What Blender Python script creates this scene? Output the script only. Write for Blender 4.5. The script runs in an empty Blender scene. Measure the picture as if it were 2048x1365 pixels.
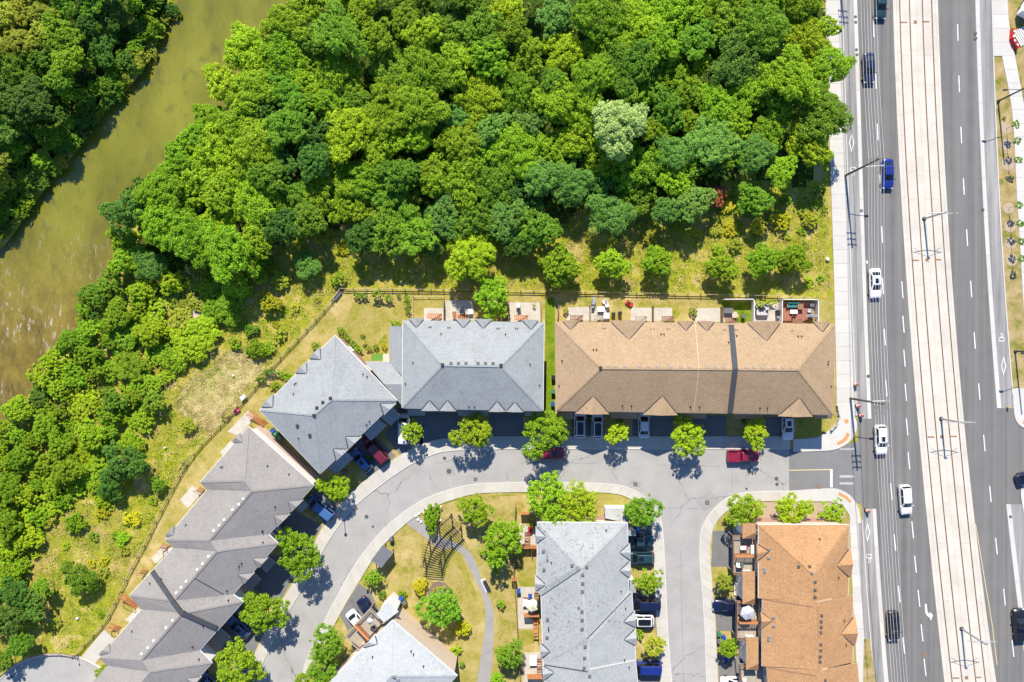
import bpy, bmesh, math, random
from mathutils import Vector, Matrix, noise
from mathutils.geometry import tessellate_polygon, intersect_ray_tri

random.seed(7)
R_ = math.radians
scene = bpy.context.scene
COL = scene.collection

# ------------------------------------------------------------------ camera, sky, sun, exposure
CAM_H = 127.5                       # drone height in metres
FOC = 2048 * 28.0 / 36.0            # focal length in photo pixels
CX, CY = 1024.0, 682.5
S = FOC / CAM_H                     # photo pixels per metre on the ground

cam_d = bpy.data.cameras.new('camera')
cam_d.lens = 28.0; cam_d.sensor_width = 36.0; cam_d.sensor_fit = 'HORIZONTAL'
cam_d.clip_start = 0.5; cam_d.clip_end = 3000
cam = bpy.data.objects.new('camera', cam_d)
cam.location = (0, 0, CAM_H); cam.rotation_euler = (0, 0, 0)
COL.objects.link(cam); scene.camera = cam

SUN_EL = R_(46.0)
SUN_DIR = Vector((-0.10, 1.0, 0.0)).normalized()       # towards the sun, in plan
w = bpy.data.worlds.new('World'); scene.world = w; w.use_nodes = True
nt = w.node_tree
sky = nt.nodes.new('ShaderNodeTexSky'); sky.sky_type = 'NISHITA'; sky.sun_disc = False
sky.sun_elevation = SUN_EL
sky.sun_rotation = math.atan2(SUN_DIR.x, SUN_DIR.y)
sky.altitude = 100; sky.air_density = 1.0; sky.dust_density = 0.1; sky.ozone_density = 10.0
bg = nt.nodes['Background']; bg.inputs['Strength'].default_value = 0.12
nt.links.new(sky.outputs['Color'], bg.inputs['Color'])

sun_d = bpy.data.lights.new('sun', 'SUN'); sun_d.energy = 4.7; sun_d.angle = R_(0.5)
sun_d.color = (1.0, 0.93, 0.80)
sun = bpy.data.objects.new('sun', sun_d)
to_sun = Vector((SUN_DIR.x * math.cos(SUN_EL), SUN_DIR.y * math.cos(SUN_EL), math.sin(SUN_EL)))
sun.rotation_euler = to_sun.to_track_quat('Z', 'Y').to_euler()
sun.location = (0, 60, 90); COL.objects.link(sun)

vs = scene.view_settings
vs.view_transform = 'Standard'; vs.look = 'None'; vs.exposure = 0.78; vs.gamma = 1.0
vs.use_curve_mapping = False
scene.cycles.max_bounces = 4; scene.cycles.diffuse_bounces = 2; scene.cycles.glossy_bounces = 2; scene.cycles.transmission_bounces = 2
scene.cycles.transparent_max_bounces = 4

# ------------------------------------------------------------------ helpers
def P(px, py, z=0.0):
    """point of the place read off the photo at pixel (px, py), standing at height z"""
    k = (CAM_H - z) / FOC
    return Vector(((px - CX) * k, (CY - py) * k, z))
def PL(pts, z=0.0): return [P(a, b, z) for a, b in pts]

def tag(o, label=None, cat=None, group=None, kind=None):
    if label: o['label'] = label
    if cat: o['category'] = cat
    if group: o['group'] = group
    if kind: o['kind'] = kind
    return o
def empty(name, loc, rz=0.0, label=None, cat=None, group=None):
    o = bpy.data.objects.new(name, None); o.location = loc; o.rotation_euler = (0, 0, rz)
    o.empty_display_size = 0.3; COL.objects.link(o)
    return tag(o, label, cat, group)
def link(name, me, m=None, parent=None, loc=None, rz=None):
    o = bpy.data.objects.new(name, me); COL.objects.link(o)
    if parent: o.parent = parent
    if loc is not None: o.location = loc
    if rz is not None: o.rotation_euler = (0, 0, rz)
    if m is not None:
        if len(me.materials) == 0: me.materials.append(m)
        elif me.materials[0] != m:
            o.material_slots[0].link = 'OBJECT'; o.material_slots[0].material = m
    return o

class MB:
    def __init__(s): s.v = []; s.f = []; s.mi = []
    def add(s, vs, fs, mi=0):
        b = len(s.v); s.v += [tuple(x) for x in vs]
        s.f += [tuple(b + i for i in f) for f in fs]; s.mi += [mi] * len(fs); return s
    def box(s, c, size, rz=0.0, mi=0, top=1.0):
        x, y, z = size[0] / 2, size[1] / 2, size[2] / 2; ca, sa = math.cos(rz), math.sin(rz); vs = []
        for k, sc in ((-1, 1), (1, top)):
            for i, j in ((-1, -1), (1, -1), (1, 1), (-1, 1)):
                a, b = i * x * sc, j * y * sc
                vs.append((c[0] + a * ca - b * sa, c[1] + a * sa + b * ca, c[2] + k * z))
        return s.add(vs, [(3, 2, 1, 0), (4, 5, 6, 7), (0, 1, 5, 4), (1, 2, 6, 5), (2, 3, 7, 6), (3, 0, 4, 7)], mi)
    def prism(s, poly, z0, z1, mi=0, mside=None):
        n = len(poly)
        tri = tessellate_polygon([[Vector((p[0], p[1], 0)) for p in poly]])
        area = sum(poly[i][0] * poly[(i + 1) % n][1] - poly[(i + 1) % n][0] * poly[i][1] for i in range(n))
        vs = [(p[0], p[1], z0) for p in poly] + [(p[0], p[1], z1) for p in poly]
        ft = []
        for t in tri:
            a, b, c = [poly[i] for i in t]
            cr = (b[0] - a[0]) * (c[1] - a[1]) - (b[1] - a[1]) * (c[0] - a[0])
            tt = tuple(t) if cr > 0 else (t[0], t[2], t[1])
            ft.append(tuple(i + n for i in tt))
        s.add(vs, ft, mi)
        b = len(s.v) - 2 * n
        for i in range(n):
            j = (i + 1) % n
            q = (b + i, b + j, b + n + j, b + n + i) if area > 0 else (b + j, b + i, b + n + i, b + n + j)
            s.f.append(q); s.mi.append(mi if mside is None else mside)
        return s
    def cyl(s, a, b, r0, r1=None, n=10, mi=0, cap=True):
        a, b = Vector(a), Vector(b); r1 = r0 if r1 is None else r1
        d = (b - a).normalized(); u = d.orthogonal().normalized(); w_ = d.cross(u)
        vs = []
        for p, r in ((a, r0), (b, r1)):
            for i in range(n):
                t = 2 * math.pi * i / n; vs.append(p + (u * math.cos(t) + w_ * math.sin(t)) * r)
        fs = [(i, (i + 1) % n, n + (i + 1) % n, n + i) for i in range(n)]
        if cap: fs += [tuple(range(n - 1, -1, -1)), tuple(range(n, 2 * n))]
        return s.add(vs, fs, mi)
    def lathe(s, prof, c=(0, 0, 0), n=16, mi=0):
        vs = []; m = len(prof)
        for r, z in prof:
            for i in range(n):
                t = 2 * math.pi * i / n; vs.append((c[0] + r * math.cos(t), c[1] + r * math.sin(t), c[2] + z))
        fs = [(k * n + i, k * n + (i + 1) % n, (k + 1) * n + (i + 1) % n, (k + 1) * n + i) for k in range(m - 1) for i in range(n)]
        fs.append(tuple(range(n - 1, -1, -1))); fs.append(tuple((m - 1) * n + i for i in range(n)))
        return s.add(vs, fs, mi)
    def mesh(s, name, mats=None, smooth=False):
        me = bpy.data.meshes.new(name); me.from_pydata(s.v, [], s.f)
        if mats:
            for m in (mats if isinstance(mats, (list, tuple)) else [mats]): me.materials.append(m)
            if any(s.mi): me.polygons.foreach_set('material_index', s.mi)
        if smooth: me.polygons.foreach_set('use_smooth', [True] * len(me.polygons))
        me.update(); return me
    def build(s, name, mats=None, parent=None, loc=None, rz=None, smooth=False):
        return link(name, s.mesh(name, mats, smooth), None, parent, loc, rz)

def smooth_line(pts, n=6):
    out = []; m = len(pts)
    for i in range(m - 1):
        p0 = pts[max(i - 1, 0)]; p1 = pts[i]; p2 = pts[i + 1]; p3 = pts[min(i + 2, m - 1)]
        for k in range(n):
            t = k / n; t2 = t * t; t3 = t2 * t
            out.append(tuple(0.5 * (2 * b + (c - a) * t + (2 * a - 5 * b + 4 * c - d) * t2 + (3 * b - a - 3 * c + d) * t3)
                             for a, b, c, d in zip(p0, p1, p2, p3)))
    out.append(tuple(pts[-1])); return out
def arclen(pts):
    L = [0.0]
    for i in range(1, len(pts)): L.append(L[-1] + math.dist(pts[i], pts[i - 1]))
    return L
def at_len(pts, L, d):
    d = min(max(d, 0), L[-1])
    for i in range(1, len(pts)):
        if L[i] >= d - 1e-9:
            t = (d - L[i - 1]) / max(L[i] - L[i - 1], 1e-9)
            return tuple(a + (b - a) * t for a, b in zip(pts[i - 1], pts[i]))
    return tuple(pts[-1])
def resample(pts, n):
    L = arclen(pts); return [at_len(pts, L, L[-1] * i / (n - 1)) for i in range(n)]
def offset_poly(poly, d):
    """move every edge of a closed plan outline inwards by d"""
    n = len(poly); area = sum(poly[i][0] * poly[(i + 1) % n][1] - poly[(i + 1) % n][0] * poly[i][1] for i in range(n))
    sg = 1 if area > 0 else -1; out = []
    for i in range(n):
        a, b, c = Vector(poly[i - 1][:2]), Vector(poly[i][:2]), Vector(poly[(i + 1) % n][:2])
        e1, e2 = (b - a).normalized(), (c - b).normalized()
        n1, n2 = Vector((-e1.y, e1.x)) * sg, Vector((-e2.y, e2.x)) * sg
        m = n1 + n2; m = m / max(m.dot(n1), 0.3) if m.length > 1e-6 else n1
        out.append((b.x + m.x * d, b.y + m.y * d))
    return out
def in_poly(x, y, poly):
    c = False; j = len(poly) - 1
    for i in range(len(poly)):
        xi, yi = poly[i][0], poly[i][1]; xj, yj = poly[j][0], poly[j][1]
        if (yi > y) != (yj > y) and x < (xj - xi) * (y - yi) / (yj - yi) + xi: c = not c
        j = i
    return c
def seg_dist(x, y, a, b):
    dx, dy = b[0] - a[0], b[1] - a[1]; t = ((x - a[0]) * dx + (y - a[1]) * dy) / max(dx * dx + dy * dy, 1e-9)
    t = min(max(t, 0), 1); return math.hypot(x - a[0] - t * dx, y - a[1] - t * dy)

# ------------------------------------------------------------------ materials
MAT = {}
def nodes_of(name):
    m = bpy.data.materials.new(name); m.use_nodes = True; t = m.node_tree
    return m, t, t.nodes['Principled BSDF']
def NN(t, ty, **kw):
    n = t.nodes.new(ty)
    for k, v in kw.items(): setattr(n, k, v)
    return n
def c4(c): return (c[0], c[1], c[2], 1.0)
def noise_fac(t, scale, detail=5, rough=0.6, stretch=None, coord='pos', lo=0.3, hi=0.7):
    if coord == 'pos': src = NN(t, 'ShaderNodeNewGeometry').outputs['Position']
    else: src = NN(t, 'ShaderNodeTexCoord').outputs['Object']
    if stretch:
        mp = NN(t, 'ShaderNodeMapping'); mp.inputs['Scale'].default_value = stretch[:3]
        if len(stretch) > 3: mp.inputs['Rotation'].default_value = (0, 0, stretch[3])
        t.links.new(src, mp.inputs['Vector']); src = mp.outputs['Vector']
    n = NN(t, 'ShaderNodeTexNoise'); n.inputs['Scale'].default_value = scale
    n.inputs['Detail'].default_value = detail; n.inputs['Roughness'].default_value = rough
    t.links.new(src, n.inputs['Vector'])
    r = NN(t, 'ShaderNodeMapRange'); r.inputs['From Min'].default_value = lo; r.inputs['From Max'].default_value = hi
    t.links.new(n.outputs['Fac'], r.inputs['Value']); return r.outputs['Result']
def mixc(t, fac, a, b, blend='MIX'):
    m = NN(t, 'ShaderNodeMix', data_type='RGBA', blend_type=blend)
    for sock, v in ((m.inputs[0], fac), (m.inputs[6], a), (m.inputs[7], b)):
        if hasattr(v, 'is_output'): t.links.new(v, sock)
        elif isinstance(v, (tuple, list)): sock.default_value = c4(v)
        else: sock.default_value = v
    return m.outputs[2]
def bump(t, bs, height, strength, dist=0.05):
    b = NN(t, 'ShaderNodeBump'); b.inputs['Strength'].default_value = strength; b.inputs['Distance'].default_value = dist
    t.links.new(height, b.inputs['Height']); t.links.new(b.outputs['Normal'], bs.inputs['Normal'])
def obj_rand(t, col, amt):
    oi = NN(t, 'ShaderNodeObjectInfo'); r = NN(t, 'ShaderNodeMapRange')
    r.inputs['To Min'].default_value = 1 - amt; r.inputs['To Max'].default_value = 1 + amt
    t.links.new(oi.outputs['Random'], r.inputs['Value'])
    h = NN(t, 'ShaderNodeHueSaturation'); t.links.new(r.outputs['Result'], h.inputs['Value']); t.links.new(col, h.inputs['Color'])
    return h.outputs['Color']
def plain(name, col, rough=0.7, var=0.12, scale=3.0, metallic=0.0, spec=0.4, orand=0.0, bmp=0.0, col2=None, emis=None, coat=0.0, fine=None):
    if name in MAT: return MAT[name]
    m, t, bs = nodes_of(name)
    f = noise_fac(t, scale)
    a = tuple(c * (1 - var) for c in col); b = col2 or tuple(min(c * (1 + var), 1) for c in col)
    c = mixc(t, f, a, b)
    if fine:
        f2 = noise_fac(t, fine[0], 3, 0.7)
        c = mixc(t, f2, mixc(t, fine[1], c, (0, 0, 0)), c)
    if orand: c = obj_rand(t, c, orand)
    t.links.new(c, bs.inputs['Base Color'])
    bs.inputs['Roughness'].default_value = rough; bs.inputs['Metallic'].default_value = metallic
    bs.inputs['Specular IOR Level'].default_value = spec
    if coat: bs.inputs['Coat Weight'].default_value = coat; bs.inputs['Coat Roughness'].default_value = 0.05
    if bmp: bump(t, bs, f2 if fine else f, bmp)
    MAT[name] = m; return m

def asphalt(name, col, wear, stretch, crack=0.0, fine=0.15, streak=0.5):
    m, t, bs = nodes_of(name)
    f1 = noise_fac(t, 0.35, 6, 0.6)
    f2 = noise_fac(t, 1.0, 3, 0.55, stretch)
    f3 = noise_fac(t, 22.0, 3, 0.8)
    c = mixc(t, f1, tuple(x * 0.88 for x in col), tuple(x * 1.10 for x in col))
    f5 = noise_fac(t, 1.6, 6, 0.72, lo=0.56, hi=0.80)
    c = mixc(t, f5, c, tuple(x * 0.80 for x in col))
    cm = NN(t, 'ShaderNodeMath', operation='MULTIPLY'); t.links.new(f2, cm.inputs[0]); cm.inputs[1].default_value = streak
    c = mixc(t, cm.outputs[0], c, wear)
    c = mixc(t, f3, mixc(t, fine, c, (0, 0, 0)), c)
    if crack:
        g = NN(t, 'ShaderNodeNewGeometry')
        wn = NN(t, 'ShaderNodeTexNoise'); wn.inputs['Scale'].default_value = 0.6; wn.inputs['Detail'].default_value = 5
        t.links.new(g.outputs['Position'], wn.inputs['Vector'])
        mx = NN(t, 'ShaderNodeMix', data_type='VECTOR'); mx.inputs[0].default_value = 0.5
        va = NN(t, 'ShaderNodeVectorMath', operation='MULTIPLY_ADD')
        t.links.new(wn.outputs['Color'], va.inputs[0]); va.inputs[1].default_value = (2.2, 2.2, 0); t.links.new(g.outputs['Position'], va.inputs[2])
        vo = NN(t, 'ShaderNodeTexVoronoi', feature='DISTANCE_TO_EDGE'); vo.inputs['Scale'].default_value = 0.085
        t.links.new(va.outputs[0], vo.inputs['Vector'])
        lt = NN(t, 'ShaderNodeMath', operation='LESS_THAN'); lt.inputs[1].default_value = 0.0035
        t.links.new(vo.outputs['Distance'], lt.inputs[0])
        gate = noise_fac(t, 0.13, 2, 0.5, lo=0.45, hi=0.55)
        mu = NN(t, 'ShaderNodeMath', operation='MULTIPLY'); t.links.new(lt.outputs[0], mu.inputs[0]); t.links.new(gate, mu.inputs[1])
        m2 = NN(t, 'ShaderNodeMath', operation='MULTIPLY'); t.links.new(mu.outputs[0], m2.inputs[0]); m2.inputs[1].default_value = crack
        c = mixc(t, m2.outputs[0], c, tuple(x * 0.35 for x in col))
    t.links.new(c, bs.inputs['Base Color']); bs.inputs['Roughness'].default_value = 0.9
    bs.inputs['Specular IOR Level'].default_value = 0.15
    bump(t, bs, f3, 0.25, 0.01); MAT[name] = m; return m

def ramp3(name, cols, scale, fscale, fine=0.3, rough=0.95, bmp=0.5, big=None):
    """three-tone ground cover: broad patches plus fine blades"""
    m, t, bs = nodes_of(name)
    f = noise_fac(t, scale, 7, 0.62, lo=0.0, hi=1.0)
    r = NN(t, 'ShaderNodeValToRGB'); e = r.color_ramp.elements
    e[0].position = 0.36; e[0].color = c4(cols[0]); e[1].position = 0.64; e[1].color = c4(cols[-1])
    for i, cc in enumerate(cols[1:-1]):
        x = e.new(0.36 + 0.28 * (i + 1) / (len(cols) - 1)); x.color = c4(cc)
    t.links.new(f, r.inputs['Fac']); c = r.outputs['Color']
    if big:
        f0 = noise_fac(t, big[0], 3, 0.5, lo=0.42, hi=0.6); c = mixc(t, f0, c, mixc(t, 0.65, c, big[1]))
    f3 = noise_fac(t, fscale, 4, 0.75)
    c = mixc(t, f3, mixc(t, fine, c, (0.01, 0.015, 0.0)), c)
    f4 = noise_fac(t, fscale * 0.23, 4, 0.7, lo=0.45, hi=0.75)
    c = mixc(t, f4, c, mixc(t, 0.35, c, cols[-1]))
    t.links.new(c, bs.inputs['Base Color']); bs.inputs['Roughness'].default_value = rough
    bs.inputs['Specular IOR Level'].default_value = 0.1
    bump(t, bs, f3, bmp, 0.08); MAT[name] = m; return m

def shingle(name, col, var=0.16, streak=0.0):
    m, t, bs = nodes_of(name)
    g = NN(t, 'ShaderNodeNewGeometry'); sp = NN(t, 'ShaderNodeSeparateXYZ'); t.links.new(g.outputs['Position'], sp.inputs[0])
    # courses follow height on the slope; tabs vary by cell
    co = NN(t, 'ShaderNodeMath', operation='MULTIPLY'); co.inputs[1].default_value = 1 / 0.075
    t.links.new(sp.outputs['Z'], co.inputs[0])
    fl = NN(t, 'ShaderNodeMath', operation='FLOOR'); t.links.new(co.outputs[0], fl.inputs[0])
    fr = NN(t, 'ShaderNodeMath', operation='FRACT'); t.links.new(co.outputs[0], fr.inputs[0])
    cb = NN(t, 'ShaderNodeCombineXYZ')
    for ax in ('X', 'Y'):
        q = NN(t, 'ShaderNodeMath', operation='MULTIPLY'); q.inputs[1].default_value = 2.6
        t.links.new(sp.outputs[ax], q.inputs[0]); t.links.new(q.outputs[0], cb.inputs[ax])
    t.links.new(fl.outputs[0], cb.inputs['Z'])
    wn = NN(t, 'ShaderNodeTexNoise'); wn.inputs['Scale'].default_value = 1.3; wn.inputs['Detail'].default_value = 2; wn.inputs['Roughness'].default_value = 0.8
    t.links.new(cb.outputs[0], wn.inputs['Vector'])
    mr = NN(t, 'ShaderNodeMapRange'); mr.inputs['From Min'].default_value = 0.28; mr.inputs['From Max'].default_value = 0.72
    t.links.new(wn.outputs['Fac'], mr.inputs['Value'])
    c = mixc(t, mr.outputs['Result'], tuple(x * (1 - var) for x in col), tuple(min(1, x * (1 + var)) for x in col))
    f1 = noise_fac(t, 0.25, 4, 0.6)
    c = mixc(t, f1, mixc(t, 0.12, c, (0, 0, 0)), c)
    fs = noise_fac(t, 0.9, 5, 0.7, lo=0.52, hi=0.74)
    c = mixc(t, fs, c, mixc(t, 0.16, c, (0, 0, 0)))
    if streak:
        fp = noise_fac(t, 2.2, 3, 0.6, lo=0.60, hi=0.66); fq = noise_fac(t, 0.09, 2, 0.5, lo=0.50, hi=0.60)
        kk = NN(t, 'ShaderNodeMath', operation='MULTIPLY'); t.links.new(fp, kk.inputs[0]); t.links.new(fq, kk.inputs[1])
        c = mixc(t, kk.outputs[0], c, mixc(t, streak, c, (0.02, 0.02, 0.02)))
    f2 = noise_fac(t, 14, 3, 0.8)
    c = mixc(t, f2, mixc(t, 0.26, c, (0, 0, 0)), c)
    lt = NN(t, 'ShaderNodeMath', operation='LESS_THAN'); lt.inputs[1].default_value = 0.18; t.links.new(fr.outputs[0], lt.inputs[0])
    lm = NN(t, 'ShaderNodeMath', operation='MULTIPLY'); lm.inputs[1].default_value = 0.22; t.links.new(lt.outputs[0], lm.inputs[0])
    c = mixc(t, lm.outputs[0], c, (0, 0, 0))
    t.links.new(c, bs.inputs['Base Color']); bs.inputs['Roughness'].default_value = 0.92; bs.inputs['Specular IOR Level'].default_value = 0.12
    bump(t, bs, mr.outputs['Result'], 0.35, 0.03); MAT[name] = m; return m

def leaf(name, a, b, hue=0.02, val=0.22, trans=0.27):
    m, t, bs = nodes_of(name)
    g = NN(t, 'ShaderNodeNewGeometry'); c = mixc(t, g.outputs['Random Per Island'], a, b)
    oi = NN(t, 'ShaderNodeObjectInfo')
    h = NN(t, 'ShaderNodeHueSaturation')
    r1 = NN(t, 'ShaderNodeMapRange'); r1.inputs['To Min'].default_value = 0.5 - hue; r1.inputs['To Max'].default_value = 0.5 + hue
    t.links.new(oi.outputs['Random'], r1.inputs['Value']); t.links.new(r1.outputs['Result'], h.inputs['Hue'])
    wn = NN(t, 'ShaderNodeTexWhiteNoise', noise_dimensions='1D'); t.links.new(oi.outputs['Random'], wn.inputs['W'])
    r2 = NN(t, 'ShaderNodeMapRange'); r2.inputs['To Min'].default_value = 1 - val; r2.inputs['To Max'].default_value = 1 + val
    t.links.new(wn.outputs['Value'], r2.inputs['Value']); t.links.new(r2.outputs['Result'], h.inputs['Value'])
    t.links.new(c, h.inputs['Color'])
    t.links.new(h.outputs['Color'], bs.inputs['Base Color']); bs.inputs['Roughness'].default_value = 0.55
    bs.inputs['Specular IOR Level'].default_value = 0.25
    tr = NN(t, 'ShaderNodeBsdfTranslucent'); t.links.new(h.outputs['Color'], tr.inputs['Color'])
    mx = NN(t, 'ShaderNodeMixShader'); mx.inputs[0].default_value = trans
    t.links.new(bs.outputs[0], mx.inputs[1]); t.links.new(tr.outputs[0], mx.inputs[2])
    t.links.new(mx.outputs[0], t.nodes['Material Output'].inputs['Surface']); MAT[name] = m; return m

leaf('leaf_lime', (0.18, 0.33, 0.006), (0.52, 0.66, 0.018), hue=0.010, val=0.15)
leaf('leaf_bright', (0.10, 0.25, 0.006), (0.41, 0.59, 0.018), hue=0.013)
leaf('leaf_mid', (0.065, 0.20, 0.010), (0.30, 0.48, 0.024), hue=0.013)
leaf('leaf_dark', (0.04, 0.13, 0.014), (0.18, 0.33, 0.034), hue=0.013)
leaf('leaf_blue', (0.095, 0.25, 0.03), (0.27, 0.47, 0.075), hue=0.012)
leaf('leaf_silver', (0.32, 0.46, 0.10), (0.60, 0.74, 0.24), hue=0.01, val=0.05)
leaf('leaf_yellow', (0.38, 0.40, 0.01), (0.66, 0.62, 0.02), hue=0.01)
leaf('leaf_olive', (0.28, 0.34, 0.02), (0.48, 0.52, 0.05), hue=0.012)
leaf('leaf_red', (0.36, 0.08, 0.035), (0.62, 0.21, 0.10), hue=0.005)
leaf('leaf_orange', (0.50, 0.20, 0.03), (0.70, 0.36, 0.08), hue=0.005)
leaf('leaf_dry', (0.40, 0.33, 0.11), (0.68, 0.56, 0.24), hue=0.01)
plain('bark', (0.11, 0.085, 0.06), 0.95, 0.3, 6, bmp=0.4)

asphalt('asphalt_avenue', (0.142, 0.137, 0.132), (0.215, 0.207, 0.198), (1.3, 0.015, 1, R_(3)), 0.12, 0.18, 0.8)
asphalt('asphalt_local', (0.33, 0.318, 0.305), (0.37, 0.36, 0.345), (0.5, 0.5, 1), 0.75, 0.10, 0.4)
asphalt('asphalt_drive', (0.17, 0.168, 0.17), (0.21, 0.205, 0.20), (0.5, 0.5, 1), 0.3, 0.15, 0.4)
asphalt('asphalt_bike', (0.19, 0.188, 0.19), (0.42, 0.40, 0.38), (1.3, 0.05, 1, R_(3)), 0.2, 0.15, 0.75)
asphalt('asphalt_patch', (0.19, 0.187, 0.187), (0.22, 0.215, 0.21), (0.5, 0.1, 1), 0.0, 0.15, 0.4)
asphalt('asphalt_path', (0.30, 0.285, 0.275), (0.34, 0.33, 0.32), (0.6, 0.6, 1), 0.4, 0.12, 0.3)
plain('concrete_white', (0.50, 0.48, 0.445), 0.85, 0.05, 0.6, orand=0.05, fine=(18, 0.07), spec=0.2)
plain('concrete_walk', (0.46, 0.435, 0.39), 0.88, 0.06, 0.5, orand=0.05, fine=(18, 0.08), spec=0.2)
plain('concrete_track', (0.525, 0.485, 0.42), 0.88, 0.09, 0.35, orand=0.03, fine=(14, 0.10), spec=0.2)
plain('concrete_patio', (0.46, 0.43, 0.37), 0.9, 0.12, 0.9, fine=(14, 0.12), spec=0.2)
plain('concrete_kerb', (0.50, 0.48, 0.44), 0.85, 0.05, 0.8, spec=0.2)
plain('paint_white', (0.72, 0.72, 0.71), 0.7, 0.10, 1.5, spec=0.2, fine=(6, 0.28))
plain('paint_worn', (0.46, 0.455, 0.45), 0.75, 0.2, 2.0, spec=0.2, fine=(6, 0.35))
plain('paint_yellow', (0.52, 0.42, 0.22), 0.7, 0.12, 3, spec=0.2)
plain('rust', (0.21, 0.105, 0.045), 0.8, 0.25, 2.0, col2=(0.32, 0.19, 0.10))
plain('steel_rail', (0.16, 0.12, 0.09), 0.45, 0.2, 2.0, metallic=0.7)
plain('tactile', (0.50, 0.235, 0.085), 0.8, 0.08, 6)
plain('iron', (0.10, 0.095, 0.092), 0.75, 0.2, 9, metallic=0.3)
plain('steel_grey', (0.36, 0.37, 0.38), 0.45, 0.1, 4, metallic=0.6)
plain('steel_dark', (0.035, 0.035, 0.038), 0.5, 0.1, 4)
plain('cable', (0.78, 0.78, 0.78), 0.4, 0.05, 2)
plain('pole_wood', (0.145, 0.125, 0.09), 0.9, 0.25, 5)
plain('fence_wood', (0.20, 0.14, 0.095), 0.9, 0.25, 5, orand=0.12)
plain('fence_pale', (0.46, 0.36, 0.26), 0.9, 0.15, 5, orand=0.1)
plain('cedar', (0.42, 0.17, 0.065), 0.85, 0.2, 5, orand=0.1)
plain('deck_brown', (0.24, 0.125, 0.075), 0.85, 0.2, 5, orand=0.12)
plain('deck_grey', (0.33, 0.285, 0.23), 0.9, 0.15, 4, orand=0.08)
plain('deck_red', (0.30, 0.125, 0.085), 0.85, 0.12, 4, orand=0.06)
plain('pergola_wood', (0.04, 0.028, 0.025), 0.8, 0.25, 5)
plain('vinyl_white', (0.76, 0.76, 0.74), 0.55, 0.03, 3)
plain('siding_white', (0.74, 0.715, 0.68), 0.75, 0.05, 2)
plain('siding_beige', (0.56, 0.44, 0.33), 0.8, 0.06, 2)
plain('siding_pink', (0.60, 0.475, 0.415), 0.8, 0.06, 2)
plain('brick_wall', (0.36, 0.21, 0.17), 0.9, 0.18, 8)
plain('glass', (0.02, 0.026, 0.032), 0.08, 0.05, 1, spec=0.6)
plain('car_glass', (0.008, 0.010, 0.013), 0.04, 0.02, 1, spec=0.6)
plain('tyre', (0.012, 0.012, 0.012), 0.85, 0.1, 4)
plain('rim', (0.45, 0.45, 0.46), 0.3, 0.05, 4, metallic=0.9)
plain('lamp_glass', (0.75, 0.75, 0.72), 0.15, 0.02, 4)
plain('tail_red', (0.40, 0.012, 0.012), 0.25, 0.05, 4)
plain('plastic_black', (0.015, 0.015, 0.017), 0.5, 0.1, 4)
plain('plastic_grey', (0.12, 0.12, 0.13), 0.5, 0.1, 4)
plain('plastic_blue', (0.015, 0.07, 0.30), 0.45, 0.08, 4)
plain('plastic_green', (0.04, 0.17, 0.085), 0.5, 0.08, 4)
plain('plastic_red', (0.52, 0.022, 0.022), 0.4, 0.06, 4)
plain('plastic_pink', (0.50, 0.07, 0.13), 0.45, 0.08, 4)
plain('plastic_orange', (0.40, 0.085, 0.03), 0.5, 0.08, 4)
plain('plastic_white', (0.74, 0.74, 0.74), 0.45, 0.03, 4)
plain('fabric_grey', (0.42, 0.43, 0.46), 0.9, 0.06, 5)
plain('fabric_cream', (0.68, 0.68, 0.48), 0.9, 0.05, 5)
plain('fabric_teal', (0.02, 0.21, 0.20), 0.85, 0.1, 5)
plain('fabric_green', (0.07, 0.13, 0.09), 0.9, 0.1, 5)
plain('soil', (0.13, 0.09, 0.055), 0.95, 0.25, 4)
plain('mulch', (0.44, 0.34, 0.24), 0.95, 0.2, 9, fine=(20, 0.35))
plain('mulch_dark', (0.20, 0.155, 0.12), 0.95, 0.2, 9, fine=(20, 0.35))
plain('rubble', (0.45, 0.38, 0.29), 0.95, 0.2, 5)
plain('stone_white', (0.66, 0.64, 0.60), 0.85, 0.08, 4)
plain('turf', (0.10, 0.22, 0.035), 0.9, 0.1, 8)
shingle('shingle_blue', (0.355, 0.37, 0.37), 0.16, 0.12)
shingle('shingle_pale', (0.40, 0.41, 0.405), 0.17, 0.5)
shingle('shingle_grey', (0.325, 0.300, 0.278), 0.15, 0.15)
shingle('shingle_tan', (0.435, 0.305, 0.185), 0.20, 0.1)
shingle('shingle_white', (0.46, 0.475, 0.475), 0.14, 0.2)
shingle('shingle_orange', (0.49, 0.275, 0.135), 0.24, 0.15)
plain('membrane', (0.055, 0.058, 0.066), 0.85, 0.12, 2)
plain('gutter', (0.66, 0.645, 0.62), 0.5, 0.05, 3)
plain('gutter_brown', (0.36, 0.29, 0.23), 0.5, 0.05, 3)

ramp3('meadow', [(0.54, 0.42, 0.14), (0.46, 0.39, 0.07), (0.30, 0.33, 0.022), (0.40, 0.39, 0.03), (0.62, 0.48, 0.19)], 0.24, 5.0, 0.42, bmp=0.9)
ramp3('dry_lawn', [(0.27, 0.26, 0.035), (0.42, 0.33, 0.10), (0.50, 0.385, 0.155), (0.56, 0.44, 0.20)], 0.45, 7.0, 0.34, bmp=0.5, big=(0.10, (0.28, 0.265, 0.04)))
ramp3('mown_grass', [(0.36, 0.33, 0.09), (0.52, 0.42, 0.19), (0.58, 0.46, 0.24)], 0.4, 6.0, 0.28, bmp=0.6)
ramp3('green_lawn', [(0.11, 0.19, 0.008), (0.16, 0.26, 0.012), (0.26, 0.30, 0.03)], 0.5, 7.0, 0.35, bmp=0.6)
ramp3('patch_lawn', [(0.19, 0.25, 0.018), (0.32, 0.29, 0.05), (0.40, 0.33, 0.08)], 0.6, 7.0, 0.3, bmp=0.6)
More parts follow.
